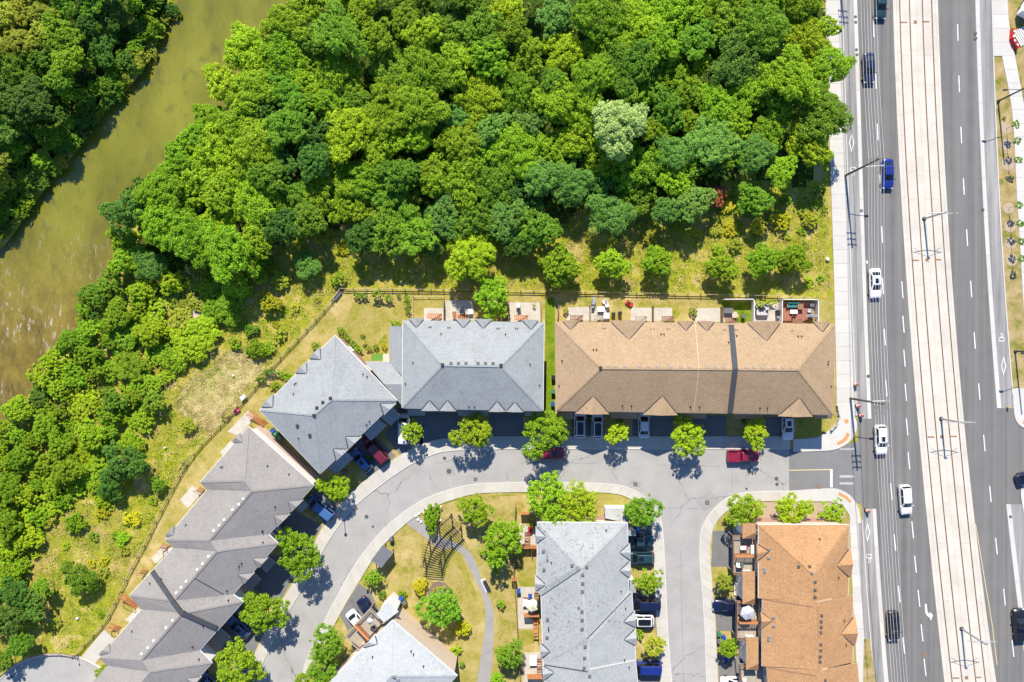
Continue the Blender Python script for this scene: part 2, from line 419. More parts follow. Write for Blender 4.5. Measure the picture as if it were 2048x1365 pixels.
ramp3('verge', [(0.17, 0.19, 0.025), (0.36, 0.27, 0.11), (0.46, 0.35, 0.18)], 0.45, 7.0, 0.3, bmp=0.5)
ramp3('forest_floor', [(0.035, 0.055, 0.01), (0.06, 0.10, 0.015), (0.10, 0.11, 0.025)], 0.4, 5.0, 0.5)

def water_mat():
    m, t, bs = nodes_of('river_water')
    f = noise_fac(t, 0.085, 6, 0.58, (1.0, 0.55, 1, R_(38)), lo=0.40, hi=0.62)
    c = mixc(t, f, (0.125, 0.123, 0.011), (0.205, 0.198, 0.022))
    f2 = noise_fac(t, 0.5, 6, 0.65, (1, 0.6, 1, R_(38)), lo=0.53, hi=0.74)
    c = mixc(t, f2, c, (0.098, 0.10, 0.018))
    # shallow gravel bed towards the lower reach
    g = NN(t, 'ShaderNodeNewGeometry'); sp = NN(t, 'ShaderNodeSeparateXYZ'); t.links.new(g.outputs['Position'], sp.inputs[0])
    mr = NN(t, 'ShaderNodeMapRange'); mr.inputs['From Min'].default_value = 22; mr.inputs['From Max'].default_value = 2
    t.links.new(sp.outputs['Y'], mr.inputs['Value'])
    fb = noise_fac(t, 0.35, 7, 0.7, (1, 0.5, 1, R_(38)), lo=0.35, hi=0.65)
    c = mixc(t, mr.outputs['Result'], c, mixc(t, fb, (0.10, 0.070, 0.012), (0.235, 0.175, 0.03)))
    # broken white water and ripple highlights, painted into the colour over the gravel
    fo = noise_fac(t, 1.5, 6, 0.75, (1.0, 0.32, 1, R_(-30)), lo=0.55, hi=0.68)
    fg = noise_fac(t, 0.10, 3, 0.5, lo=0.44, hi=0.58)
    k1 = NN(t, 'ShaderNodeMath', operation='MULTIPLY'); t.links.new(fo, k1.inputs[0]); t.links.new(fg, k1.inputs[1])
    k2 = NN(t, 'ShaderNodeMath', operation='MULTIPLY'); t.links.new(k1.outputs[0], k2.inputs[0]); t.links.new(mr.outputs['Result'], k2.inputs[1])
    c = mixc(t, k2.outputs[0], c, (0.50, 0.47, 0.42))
    t.links.new(c, bs.inputs['Base Color'])
    bs.inputs['Roughness'].default_value = 0.16; bs.inputs['Specular IOR Level'].default_value = 0.5
    wv = NN(t, 'ShaderNodeTexNoise'); wv.inputs['Scale'].default_value = 2.4; wv.inputs['Detail'].default_value = 5; wv.inputs['Distortion'].default_value = 0.6
    mp = NN(t, 'ShaderNodeMapping'); mp.inputs['Scale'].default_value = (1.0, 0.35, 1); mp.inputs['Rotation'].default_value = (0, 0, R_(-30))
    t.links.new(g.outputs['Position'], mp.inputs['Vector']); t.links.new(mp.outputs['Vector'], wv.inputs['Vector'])
    mu = NN(t, 'ShaderNodeMath', operation='MULTIPLY_ADD'); mu.inputs[1].default_value = 0.55; mu.inputs[2].default_value = 0.05
    t.links.new(mr.outputs['Result'], mu.inputs[0])
    b = NN(t, 'ShaderNodeBump'); b.inputs['Distance'].default_value = 0.25
    t.links.new(mu.outputs[0], b.inputs['Strength']); t.links.new(wv.outputs['Fac'], b.inputs['Height'])
    t.links.new(b.outputs['Normal'], bs.inputs['Normal']); MAT['river_water'] = m
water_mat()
# ------------------------------------------------------------------ ground and river
BANK_L = [(470, -300), (380, -80), (325, 35), (290, 110), (245, 172), (203, 212), (160, 275), (105, 340), (58, 400), (28, 445), (-20, 500), (-140, 570), (-500, 700)]
BANK_R = [(760, -300), (635, -80), (590, 0), (530, 110), (470, 215), (410, 310), (310, 390), (262, 480), (240, 560), (185, 640), (130, 720), (62, 790), (40, 860), (10, 940), (-60, 1030), (-200, 1120), (-500, 1250)]
bankL = [tuple(P(*p))[:2] for p in smooth_line(BANK_L, 4)]
bankR = [tuple(P(*p))[:2] for p in smooth_line(BANK_R, 4)]
river_poly = bankL + bankR[::-1]
WILD = [tuple(P(*p))[:2] for p in [(-3000, -3000), (1660, -3000), (1648, 0), (1650, 230), (1660, 450), (1664, 590), (1400, 586), (682, 574), (648, 618), (557, 714), (515, 712), (470, 692), (380, 755), (345, 800), (372, 848), (425, 864), (361, 946), (290, 1087), (211, 1240), (155, 1300), (112, 1303), (60, 1310), (10, 1340), (-40, 1400), (-600, 1700), (-3000, 3000)]]
def ground_h(x, y):
    h = 0.0
    if in_poly(x, y, river_poly):
        d = min(min(seg_dist(x, y, a, b) for a, b in zip(bankL, bankL[1:])), min(seg_dist(x, y, a, b) for a, b in zip(bankR, bankR[1:])))
        return -2.2 * min(d / 2.5, 1.0)
    if in_poly(x, y, WILD):
        h = 0.16 * noise.noise((x * 0.25, y * 0.25, 3)) + 0.10 * noise.noise((x * 0.9, y * 0.9, 7)) - 0.06
        h = max(-0.25, h)
    return h
def axis(lo, hi, step, far): 
    a = [-far, -far * 0.6, lo - 60, lo - 25, lo - 8]; x = lo
    while x <= hi + 1e-6: a.append(x); x += step
    return a + [hi + 8, hi + 25, hi + 60, far * 0.6, far]
gx, gy = axis(-92, 92, 1.15, 450), axis(-64, 64, 1.15, 450)
gv = [(x, y, ground_h(x, y) if abs(x) < 130 and abs(y) < 110 else (-2.2 if in_poly(x, y, river_poly) else 0.0)) for y in gy for x in gx]
nx = len(gx)
gf = [(j * nx + i, j * nx + i + 1, (j + 1) * nx + i + 1, (j + 1) * nx + i) for j in range(len(gy) - 1) for i in range(nx - 1)]
gm = bpy.data.meshes.new('ground'); gm.from_pydata(gv, [], gf); gm.polygons.foreach_set('use_smooth', [True] * len(gf)); gm.update()
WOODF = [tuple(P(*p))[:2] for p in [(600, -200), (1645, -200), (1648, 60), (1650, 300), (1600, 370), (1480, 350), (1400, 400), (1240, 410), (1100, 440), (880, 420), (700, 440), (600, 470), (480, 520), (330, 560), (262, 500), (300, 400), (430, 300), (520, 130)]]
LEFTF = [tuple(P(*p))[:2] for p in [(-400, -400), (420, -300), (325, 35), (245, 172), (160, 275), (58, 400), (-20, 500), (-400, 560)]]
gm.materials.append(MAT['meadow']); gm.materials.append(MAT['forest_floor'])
mi_ = []
for q in gf:
    cx_, cy_ = sum(gv[i][0] for i in q) / 4, sum(gv[i][1] for i in q) / 4
    jx, jy = 1.6 * noise.noise((cx_ * .3, cy_ * .3, 1)), 1.6 * noise.noise((cx_ * .3, cy_ * .3, 4))
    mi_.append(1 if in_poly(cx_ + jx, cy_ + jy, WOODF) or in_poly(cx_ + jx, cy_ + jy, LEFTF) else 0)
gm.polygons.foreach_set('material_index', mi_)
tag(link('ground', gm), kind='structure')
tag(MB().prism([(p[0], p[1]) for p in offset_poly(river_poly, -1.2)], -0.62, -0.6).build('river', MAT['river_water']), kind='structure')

def sheet(name, pts, z, m, parent=None, kind='structure', thick=0.0):
    poly = [tuple(P(a, b, 0))[:2] for a, b in pts]
    mb = MB()
    if thick: mb.prism(poly, z - thick, z)
    else:
        tri = tessellate_polygon([[Vector((p[0], p[1], 0)) for p in poly]])
        fs = []
        for t in tri:
            a, b, c = [poly[i] for i in t]
            cr = (b[0] - a[0]) * (c[1] - a[1]) - (b[1] - a[1]) * (c[0] - a[0]); fs.append(tuple(t) if cr > 0 else (t[0], t[2], t[1]))
        mb.add([(p[0], p[1], z) for p in poly], fs)
    o = mb.build(name, MAT[m], parent)
    if parent is None: tag(o, kind=kind)
    return o
def ribbon(name, A, B, z, m, parent=None, thick=0.0, n=None, kind='structure'):
    """strip between two plan lines given in photo pixels"""
    n = n or max(len(A), len(B)); a, b = resample(A, n), resample(B, n)
    return sheet(name, a + b[::-1], z, m, parent, kind, thick)
def slabs(parent, A, B, z, thick, step, m, name='paving_slab', gap=0.014, jitter=0.0):
    """single slabs laid end to end between two lines (pixels), real joints between"""
    n = 200; a = [tuple(P(*p))[:2] for p in resample(A, n)]; b = [tuple(P(*p))[:2] for p in resample(B, n)]
    mid = [((p[0] + q[0]) / 2, (p[1] + q[1]) / 2) for p, q in zip(a, b)]; L = arclen(mid); tot = L[-1]
    k = max(1, round(tot / step)); La, Lb = arclen(a), arclen(b)
    def pt(i):
        u = i / k * tot
        for q in range(1, n):
            if L[q] >= u - 1e-9:
                t = (u - L[q - 1]) / max(L[q] - L[q - 1], 1e-9)
                return [tuple(c0 + (c1 - c0) * t for c0, c1 in zip(ln[q - 1], ln[q])) for ln in (a, b)]
    for i in range(k):
        p0, q0 = pt(i); p1, q1 = pt(i + 1); pm, qm = pt(i + 0.5)
        quad = [p0, q0, qm, q1, p1, pm]
        quad = offset_poly(quad, gap)
        zz = z + random.uniform(-jitter, jitter)
        MB().prism(quad, zz - thick, zz).build(name, MAT[m], parent)

# lawns of the built-up side
sheet('back_lawn', [(684, 580), (1400, 592), (1668, 600), (1673, 880), (1590, 893), (880, 900), (760, 965), (680, 1030), (600, 1175), (510, 1365), (470, 1500), (60, 1500), (160, 1318), (213, 1246), (292, 1093), (363, 952), (450, 846), (559, 722), (650, 624)], 0.012, 'dry_lawn')
sheet('park_lawn', [(600, 1420), (655, 1287), (718, 1168), (769, 1086), (847, 1025), (909, 1001), (960, 989), (1238, 990), (1293, 1021), (1306, 1046), (1306, 1138), (1318, 1420)], 0.012, 'dry_lawn')
sheet('corner_lawn', [(1438, 1420), (1428, 1190), (1423, 1121), (1435, 1043), (1458, 1020), (1520, 1004), (1690, 1000), (1722, 1043), (1752, 1420)], 0.012, 'dry_lawn')
def blob(pts, seed=0, amp=5.0, n=5):
    q = smooth_line(pts + [pts[0]], n)[:-1]; return [(x + amp * noise.noise((x * .11, y * .11, seed)) , y + amp * noise.noise((x * .11, y * .11, seed + 9))) for x, y in q]
sheet('side_lawn', blob([(1090, 605), (1101, 596), (1110, 606), (1110, 700), (1108, 800), (1104, 860), (1092, 800), (1090, 700)], 1, 3), 0.018, 'green_lawn')
for i, pts in enumerate([[(562, 745), (580, 726), (588, 745), (555, 788), (530, 790), (545, 765)], [(1346, 614), (1358, 622), (1354, 638), (1346, 636)], [(1345, 616), (1300, 612), (1350, 608)], [(752, 690), (774, 668), (775, 705), (745, 705)], [(700, 618), (718, 608), (716, 635), (706, 640)], [(788, 612), (796, 618), (794, 632), (786, 628)],
                         [(905, 1092), (920, 1110), (938, 1150), (955, 1200), (948, 1200), (925, 1150), (908, 1118)], [(830, 1028), (870, 1008), (930, 994), (1020, 989), (1020, 992), (930, 999), (875, 1014), (838, 1034)], [(798, 1180), (812, 1185), (812, 1205), (800, 1200)], [(1036, 1142), (1068, 1160), (1066, 1172), (1040, 1172)], [(1036, 1262), (1070, 1262), (1068, 1285), (1040, 1285)], [(720, 1160), (740, 1120), (744, 1124), (726, 1164)]]):
    sheet('lawn_patch', blob(pts, i, 3.0), 0.02, 'patch_lawn')
sheet('mown_strip', blob([(352, 800), (378, 762), (420, 735), (470, 700), (512, 722), (548, 712), (500, 775), (450, 832), (425, 862), (400, 852), (372, 838)], 3, 7), 0.02, 'mown_grass')

# ------------------------------------------------------------------ local street
OUT = smooth_line([(1580, 899), (1400, 899), (1200, 899), (1000, 899), (896, 903), (851, 916), (813, 935), (752, 978), (708, 1016), (667, 1068), (629, 1132), (602, 1183), (568, 1240), (534, 1309), (508, 1365), (470, 1450)], 5)
OUT2 = smooth_line([(1580, 873), (1400, 873), (1200, 873), (1000, 873), (890, 877), (840, 890), (800, 911), (735, 957), (688, 1000), (647, 1055), (610, 1120), (583, 1171), (549, 1228), (514, 1299), (487, 1357), (449, 1442)], 5)
INN = smooth_line([(560, 1450), (599, 1365), (612, 1322), (643, 1254), (670, 1200), (704, 1138), (738, 1091), (772, 1053), (824, 1012), (875, 987), (943, 969), (1020, 965), (1100, 965), (1191, 966), (1238, 970), (1266, 979), (1290, 994), (1313, 1019), (1324, 1046), (1329, 1104), (1332, 1172), (1337, 1275), (1344, 1365), (1350, 1450)], 5)
INN2 = smooth_line([(572, 1465), (612, 1378), (628, 1334), (658, 1272), (684, 1222), (718, 1164), (748, 1116), (779, 1078), (830, 1034), (880, 1009), (946, 989), (1020, 985), (1100, 985), (1185, 985), (1232, 988), (1254, 995), (1274, 1006), (1293, 1027), (1303, 1050), (1307, 1104), (1309, 1172), (1314, 1275), (1320, 1365), (1326, 1450)], 5)
RGT = smooth_line([(1416, 1450), (1412, 1365), (1409, 1275), (1404, 1190), (1398.5, 1121), (1400, 1070), (1409, 1043), (1429, 1016), (1456, 995), (1490, 985), (1520, 983), (1580, 982)], 5)
RGT2 = smooth_line([(1440, 1450), (1436, 1365), (1431, 1258), (1426, 1190), (1421, 1121), (1422, 1074), (1431, 1048), (1446, 1029), (1468, 1014), (1497, 1005), (1522, 1003), (1580, 1002)], 5)
street = sheet('local_street', OUT + INN[::1] + RGT, 0.03, 'asphalt_local')
sheet('side_street', [(1578, 899), (1660, 901), (1722, 880), (1722, 1010), (1660, 978), (1578, 982)], 0.034, 'asphalt_patch')
def walk(name, K, Wd, step=1.55, m='concrete_walk'):
    """kerb line K (street side) and garden side Wd"""
    n = 220; K, Wd = resample(K, n), resample(Wd, n)
    Ki = [(k[0] + (q[0] - k[0]) * 0.10, k[1] + (q[1] - k[1]) * 0.10) for k, q in zip(K, Wd)]
    o = ribbon(name, Ki, Wd, 0.10, m, None, 0.10)
    ribbon('kerb', K, Ki, 0.145, 'concrete_kerb', o, 0.14)
    slabs(o, Ki, Wd, 0.14, 0.036, step, m)
    return o
walk('street_sidewalk', OUT, OUT2)
walk('street_sidewalk', INN, INN2)
walk('street_sidewalk', RGT, RGT2)
# paving on the new corner
sheet('corner_pavement', smooth_line([(1586, 904), (1620, 903), (1660, 901), (1681, 895), (1699, 883), (1711, 864), (1713, 846), (1706, 828)], 4) + [(1674, 822)] + smooth_line([(1675, 834), (1670, 848), (1660, 859), (1648, 868), (1634, 875), (1610, 878), (1586, 878)], 3), 0.147, 'concrete_white', None, thick=0.14)
sheet('corner_pavement', smooth_line([(1578, 982), (1620, 979), (1660, 977), (1681, 980), (1698, 990), (1710, 1004), (1718, 1022), (1722, 1046)], 4) + [(1701, 1052), (1698, 1030), (1685, 1010), (1660, 1003), (1578, 1003)], 0.147, 'concrete_white', None, thick=0.14)
for pts in [smooth_line([(1693, 865), (1686, 877), (1672, 886)], 4) + smooth_line([(1676, 891), (1691, 882), (1699, 869)], 4),
            smooth_line([(1677, 984), (1692, 992), (1703, 1003)], 4) + smooth_line([(1698, 1006), (1689, 997), (1676, 990)], 4)]:
    o = sheet('tactile_paving', pts, 0.158, 'tactile', None, thick=0.01)

# ------------------------------------------------------------------ avenue
def lag(ys, xs):
    def f(y):
        s = 0.0
        for i in range(len(ys)):
            p = xs[i]
            for j in range(len(ys)):
                if i != j: p *= (y - ys[j]) / (ys[i] - ys[j])
            s += p
        return s
    return f
YS = (0, 450, 900, 1365)
bedL = lag(YS, (1785, 1805, 1840, 1888)); 
def off(o0, o1): return lambda y: bedL(y) + o0 + (o1 - o0) * y / 1365.0
rail_px = [off(13.3, 15.6), off(33, 35.6), off(58.6, 63), off(77.3, 82.5)]
bedR = lag(YS, (1875, 1896, 1933, 1992))
stripL0, stripL1 = lag(YS, (1706, 1720.5, 1738, 1768)), lag(YS, (1714, 1728, 1745.5, 1777))
kerbL = lag(YS, (1684, 1699, 1717, 1749)); swR = lag(YS, (1679, 1694.5, 1712, 1739)); 
stripR0, stripR1 = lag(YS, (1950, 1968, 2001, 2056)), lag(YS, (1958.5, 1976, 2010, 2066))
kerbR = lag(YS, (1982, 1999.5, 2034, 2092))
def ln(f, y0, y1, n=40): return [(f(y0 + (y1 - y0) * i / (n - 1)), y0 + (y1 - y0) * i / (n - 1)) for i in range(n)]
Y0, Y1 = -330, 1700
sheet('avenue', ln(kerbL, Y0, Y1) + ln(kerbR, Y0, Y1)[::-1], 0.024, 'asphalt_avenue')
sheet('avenue', [(2020, 780), (2300, 780), (2300, 1040), (2045, 1040)], 0.028, 'asphalt_avenue')
for y0, y1 in ((Y0, 838), (1018, Y1)):
    ribbon('bike_lane', ln(kerbL, y0, y1), ln(stripL0, y0, y1), 0.032, 'asphalt_bike')
    o = ribbon('lane_divider', ln(stripL0, y0, y1), ln(stripL1, y0, y1), 0.05, 'concrete_white', None, 0.03)
    slabs(o, ln(stripL0, y0, y1), ln(stripL1, y0, y1), 0.09, 0.038, 6.0, 'concrete_white', 'divider_block')
for y0, y1 in ((Y0, 817), (1009, Y1)):
    ribbon('bike_lane', ln(stripR1, y0, y1), ln(kerbR, y0, y1), 0.032, 'asphalt_bike')
    o = ribbon('lane_divider', ln(stripR0, y0, y1), ln(stripR1, y0, y1), 0.05, 'concrete_white', None, 0.03)
    slabs(o, ln(stripR0, y0, y1), ln(stripR1, y0, y1), 0.09, 0.038, 6.0, 'concrete_white', 'divider_block')
# sidewalk west of the avenue
def shift(f, d0, d1): return lambda y: f(y) + d0 + (d1 - d0) * y / 830.0
for y0, y1, wd in ((Y0, 832, None), (1040, Y1, None)):
    L_ = lag((0, 450, 640, 830), (1650, 1664, 1669.5, 1673)) if y0 < 0 else lag((1040, 1150, 1250, 1365), (1699, 1703, 1708, 1714))
    R2 = swR if y0 < 0 else (lambda y: swR(y) - 4)
    yy1 = y1 if y0 < 0 else 1420
    o = ribbon('avenue_sidewalk', ln(L_, y0, yy1), ln(R2, y0, yy1), 0.10, 'concrete_white', None, 0.10)
    slabs(o, ln(L_, y0, yy1), ln(R2, y0, yy1), 0.14, 0.036, 2.2, 'concrete_white')
    k = ribbon('gutter_strip', ln(R2, y0, yy1), ln(kerbL, y0, yy1), 0.06, 'asphalt_bike', None, 0.06)
    ribbon('kerb', ln(lambda y: kerbL(y) - 1.8, y0, yy1), ln(kerbL, y0, yy1), 0.13, 'concrete_kerb', k, 0.06)
sheet('grass_verge', [(1727, 1278), (1739, 1278), (1758, 1420), (1724, 1420)], 0.15, 'verge', None, thick=0.1)
# east side
ribbon('kerb', ln(kerbR, Y0, 790), ln(lambda y: kerbR(y) + 2.2, Y0, 790), 0.15, 'concrete_kerb', None, 0.13)
sheet('east_verge', ln(lambda y: kerbR(y) + 2.2, 100, 790) + [(2140, 790), (2140, -330), (2010, -330), (2012, 60)], 0.05, 'verge', None, thick=0.05)
ew = ribbon('east_sidewalk', ln(lambda y: kerbR(y) + 2.3, Y0, 113, 12), [(2010, Y0), (2014, 0), (2017, 53), (2029, 113)], 0.10, 'concrete_white', None, 0.10, 12)
slabs(ew, ln(lambda y: kerbR(y) + 2.3, Y0, 113, 12), [(2010, Y0), (2014, 0), (2017, 53), (2029, 113)], 0.14, 0.036, 2.2, 'concrete_white')
EA, EB = smooth_line([(2003, 113), (2024, 230), (2032, 375), (2038, 472), (2043, 560), (2048, 640), (2060, 790)], 4), smooth_line([(2029, 113), (2050, 230), (2064, 375), (2072, 472), (2078, 560), (2084, 640), (2098, 790)], 4)
ew2 = ribbon('east_sidewalk', EA, EB, 0.10, 'concrete_white', None, 0.10)
slabs(ew2, EA, EB, 0.14, 0.036, 2.2, 'concrete_white')
sheet('corner_pavement', [(2025, 777), (2025, 800)] + smooth_line([(2026, 815), (2030, 838), (2040, 852), (2062, 862)], 4) + [(2140, 862), (2140, 777)], 0.145, 'concrete_white', None, thick=0.14)
sheet('tactile_paving', [(2043, 846), (2052, 852), (2060, 856), (2060, 848), (2048, 840)], 0.157, 'tactile', None, thick=0.01)
sheet('corner_pavement', smooth_line([(2140, 965), (2060, 965), (2044, 972), (2041, 990), (2044, 1012), (2052, 1060), (2090, 1300)], 4) + [(2140, 1300)], 0.145, 'concrete_white', None, thick=0.14)

# tram track: concrete bed of single slabs with four grooved rails
bed = ribbon('tram_track', ln(bedL, Y0, Y1), ln(bedR, Y0, Y1), 0.06, 'concrete_track', None, 0.05)
strips = [(bedL, off(6.5, 7.6)), (off(6.5, 7.6), lambda y: rail_px[0](y) - 1.1), (lambda y: rail_px[0](y) + 1.1, lambda y: rail_px[1](y) - 1.1),
          (lambda y: rail_px[1](y) + 1.1, lambda y: (rail_px[1](y) + rail_px[2](y)) / 2), (lambda y: (rail_px[1](y) + rail_px[2](y)) / 2, lambda y: rail_px[2](y) - 1.1),
          (lambda y: rail_px[2](y) + 1.1, lambda y: rail_px[3](y) - 1.1), (lambda y: rail_px[3](y) + 1.1, lambda y: (rail_px[3](y) + bedR(y)) / 2 + 1), (lambda y: (rail_px[3](y) + bedR(y)) / 2 + 1, bedR)]
for i, (a, b) in enumerate(strips):
    slabs(bed, ln(a, -60, 1430), ln(b, -60, 1430), 0.12, 0.058, (3.3, 3.3, 4.6, 4.2, 4.6, 4.6, 3.6, 3.4)[i], 'concrete_track', 'track_slab', 0.007)
for f in rail_px:
    ribbon('rail_groove', ln(lambda y: f(y) - 1.05, Y0, Y1, 60), ln(lambda y: f(y) + 1.05, Y0, Y1, 60), 0.098, 'rust', bed, 0.03)
    ribbon('rail', ln(lambda y: f(y) - 0.35, Y0, Y1, 60), ln(lambda y: f(y) + 0.5, Y0, Y1, 60), 0.122, 'steel_rail', bed, 0.05)

# painted marks
def mark(pts, z=0.034, m='paint_white', name='lane_marking', thick=0.0):
    return sheet(name, pts, z, m, None)
def dash(x, y0, y1, wd=2.0, slope=None):
    dx = (bedL(y1) - bedL(y0)); mark([(x - wd / 2, y0), (x + wd / 2, y0), (x + wd / 2 + dx, y1), (x - wd / 2 + dx, y1)], 0.029)
for x, y in [(1747, 42), (1751, 145), (1754.5, 248), (1759.5, 350), (1763, 453), (1764.6, 556), (1768, 658), (1771, 760), (1781, 967), (1788, 1069), (1796.5, 1172), (1805.5, 1275)]: dash(x, y, y + 33)
for x, y in [(1803.5, 563), (1805.5, 632), (1807.5, 700), (1810, 768), (1812.5, 837), (1816, 905), (1823.5, 1043), (1829, 1112), (1836, 1180), (1842, 1249), (1848, 1318)]: dash(x, y, y + 34)
for x, y in [(1915, 49), (1917.5, 152), (1921.5, 254), (1926.5, 357), (1933, 459), (1941, 562), (1948, 665), (1957, 767), (1967, 870), (1979, 972), (1991, 1076), (2007, 1178), (2024, 1281)]: dash(x, y, y + 33)
mark([(1578, 940), (1661, 938.5), (1661, 940.5), (1578, 942)], 0.039, 'paint_yellow')
mark([(1660, 938.5), (1665, 938.5), (1665, 975), (1660, 975)], 0.043)
for y in (951, 965): mark([(1679, y), (1708, y), (1708, y + 4.5), (1679, y + 4.5)], 0.039, 'paint_worn')
mark([(1679, 897), (1708, 897), (1708, 900), (1679, 900)], 0.039, 'paint_worn')
mark([(1950, 1048), (1951.6, 1048), (1985, 1250), (1995, 1330), (1993.4, 1330), (1983.4, 1250)], 0.029, 'paint_yellow')
def diamond(x, y, w_=5.2, h=19):
    o = [(x, y - h), (x + w_, y), (x, y + h), (x - w_, y)]; i = [(x + (a - x) * 0.66, y + (b - y) * 0.74) for a, b in o]
    for k in range(4):
        mark([o[k], o[(k + 1) % 4], i[(k + 1) % 4], i[k]], 0.038)
diamond(1703, 286); diamond(2007, 732); diamond(1735, 1065)
def bike_symbol(x, y, s=1.0, flip=1):
    z = 0.038; k = 1 / S
    def ring(cx, cy, r):
        n = 14
        for i in range(n):
            a, b = 2 * math.pi * i / n, 2 * math.pi * (i + 1) / n
            mark([(cx + r * math.cos(a), cy + r * 1.5 * math.sin(a)), (cx + r * math.cos(b), cy + r * 1.5 * math.sin(b)), (cx + (r - 1.1) * math.cos(b), cy + (r - 1.1) * 1.5 * math.sin(b)), (cx + (r - 1.1) * math.cos(a), cy + (r - 1.1) * 1.5 * math.sin(a))], z, name='bike_marking')
    ring(x - 2.6, y + 5 * flip, 3.2); ring(x + 2.6, y + 5 * flip, 3.2)
    for a, b in (((-2.6, 4), (0, -2)), ((2.6, 4), (0, -2)), ((0, -2), (-2.5, -7)), ((-2.5, -7), (2.5, -7)), ((2.6, 4), (2.2, -7))):
        d = Vector((b[0] - a[0], b[1] - a[1])).normalized(); nrm = (-d.y * 0.5, d.x * 0.5)
        q = [(x + a[0] + nrm[0], y + flip * (a[1]) + nrm[1]), (x + b[0] + nrm[0], y + flip * b[1] + nrm[1]), (x + b[0] - nrm[0], y + flip * b[1] - nrm[1]), (x + a[0] - nrm[0], y + flip * a[1] - nrm[1])]
        mark(q, z + 0.004, name='bike_marking')
bike_symbol(1706, 344, 1, -1); bike_symbol(2003, 674); bike_symbol(1738, 1118, 1, -1)
mark([(1849.5, 1208), (1853, 1208), (1855, 1225), (1859, 1229), (1859, 1224), (1866, 1231), (1861, 1242), (1860, 1236), (1854, 1232), (1850.5, 1226)], 0.030)
mark([(1731.5, 522), (1735.5, 522), (1735, 528), (1733, 528), (1732.8, 525), (1731.5, 524.5)], 0.030)

# stone-lined ditch, cul-de-sac and small pavings
sheet('turning_circle', smooth_line([(-60, 1420), (0, 1360), (31, 1333), (68, 1317), (112, 1311), (153, 1314), (191, 1331), (208, 1342)], 4) + [(260, 1420)], 0.03, 'asphalt_local')
CUL = smooth_line([(-60, 1420), (0, 1360), (31, 1333), (68, 1317), (112, 1311), (153, 1314), (191, 1331), (208, 1342)], 4)
ribbon('kerb', CUL, [(a + (2 if a > 150 else -1), b - 2.5) for a, b in CUL], 0.14, 'concrete_kerb', None, 0.14)
sheet('park_path', smooth_line([(811, 1046), (850, 1075), (880, 1098), (905, 1095)], 3) + [(905, 1095)] + smooth_line([(925, 1110), (950, 1160), (969, 1205), (970, 1255), (962, 1310), (950, 1400)], 4)[::1] + smooth_line([(978, 1400), (985, 1310), (988, 1255), (985, 1215), (968, 1170), (945, 1112), (920, 1090), (890, 1078), (868, 1062), (836, 1030)], 4), 0.03, 'asphalt_path')
def pad(pts, m='concrete_patio', name='patio', z=0.06): return sheet(name, pts, z, m, None, thick=z)
pad([(164, 1313), (208, 1260), (229, 1278), (190, 1328)], 'concrete_walk', 'concrete_pad')
pad([(960, 1160), (971, 1156), (982, 1182), (972, 1186)], 'concrete_white', 'bench_pad', 0.05)
for q in [[(848, 617), (888, 616), (888, 642), (848, 642)], [(890, 602), (946, 601), (948, 642), (891, 642)], [(1018, 605), (1080, 606), (1081, 644), (1018, 644)],
          [(1136, 615), (1179, 615), (1179, 642), (1132, 642)], [(1180, 615), (1216, 615), (1216, 642), (1180, 642)], [(1262, 616), (1303, 616), (1303, 643), (1261, 643)], [(1305, 616), (1344, 616), (1344, 643), (1305, 643)],
          [(1393, 617), (1440, 617), (1440, 645), (1390, 645)], [(1444, 626), (1474, 624), (1474, 645), (1444, 645)], [(1506, 606), (1556, 606), (1556, 645), (1506, 645)],
          [(1040, 1046), (1072, 1062), (1072, 1090), (1036, 1090)], [(1036, 1174), (1070, 1174), (1070, 1258), (1036, 1258)], [(1046, 1305), (1085, 1305), (1085, 1400), (1046, 1400)],
          [(360, 1000), (385, 971), (403, 988), (376, 1017)], [(302, 1118), (330, 1088), (344, 1098), (311, 1128)], [(250, 1240), (276, 1215), (284, 1222), (262, 1246)],
          [(455, 864), (496, 822), (512, 834), (478, 872)], [(440, 905), (462, 882), (470, 890), (446, 912)], [(766, 708), (778, 708), (778, 724), (766, 724)]]:
    pad(q)
sheet('lawn_patch', [(743, 708), (766, 708), (766, 722), (743, 722)], 0.02, 'turf')
sheet('lawn_patch', [(1444, 604), (1502, 604), (1502, 645), (1444, 645)], 0.024, 'green_lawn')
for q in [[(851, 826), (929, 826), (929, 870), (840, 890), (851, 826)][:4], [(979, 826), (1047, 826), (1047, 872), (979, 872)], [(1143, 828), (1209, 828), (1209, 872), (1143, 872)], [(1264, 830), (1346, 830), (1346, 872), (1264, 872)],
          [(1386, 832), (1452, 832), (1452, 872), (1386, 872)], [(1526, 834), (1584, 834), (1584, 872), (1526, 872)],
          [(796, 815), (850, 826), (845, 888), (800, 910), (770, 872)], [(690, 905), (738, 862), (792, 912), (738, 955)], [(612, 1000), (640, 972), (682, 1005), (650, 1048)], [(545, 1068), (585, 1020), (645, 1052), (606, 1118)],
          [(480, 1165), (535, 1110), (606, 1118), (560, 1205)], [(398, 1290), (470, 1200), (540, 1235), (488, 1352)],
          [(1262, 1046), (1306, 1046), (1306, 1132), (1262, 1132)], [(1268, 1184), (1308, 1184), (1312, 1258), (1268, 1258)], [(1272, 1318), (1316, 1318), (1320, 1400), (1276, 1400)],
          [(1425, 1062), (1496, 1062), (1496, 1134), (1423, 1134)], [(1429, 1196), (1500, 1196), (1500, 1262), (1433, 1262)], [(1436, 1312), (1505, 1312), (1505, 1420), (1440, 1420)],
          [(718, 1168), (742, 1184), (765, 1240), (700, 1270), (680, 1232)], [(630, 1340), (672, 1330), (690, 1380), (610, 1420)]]:
    sheet('driveway', q, 0.022, 'asphalt_drive')
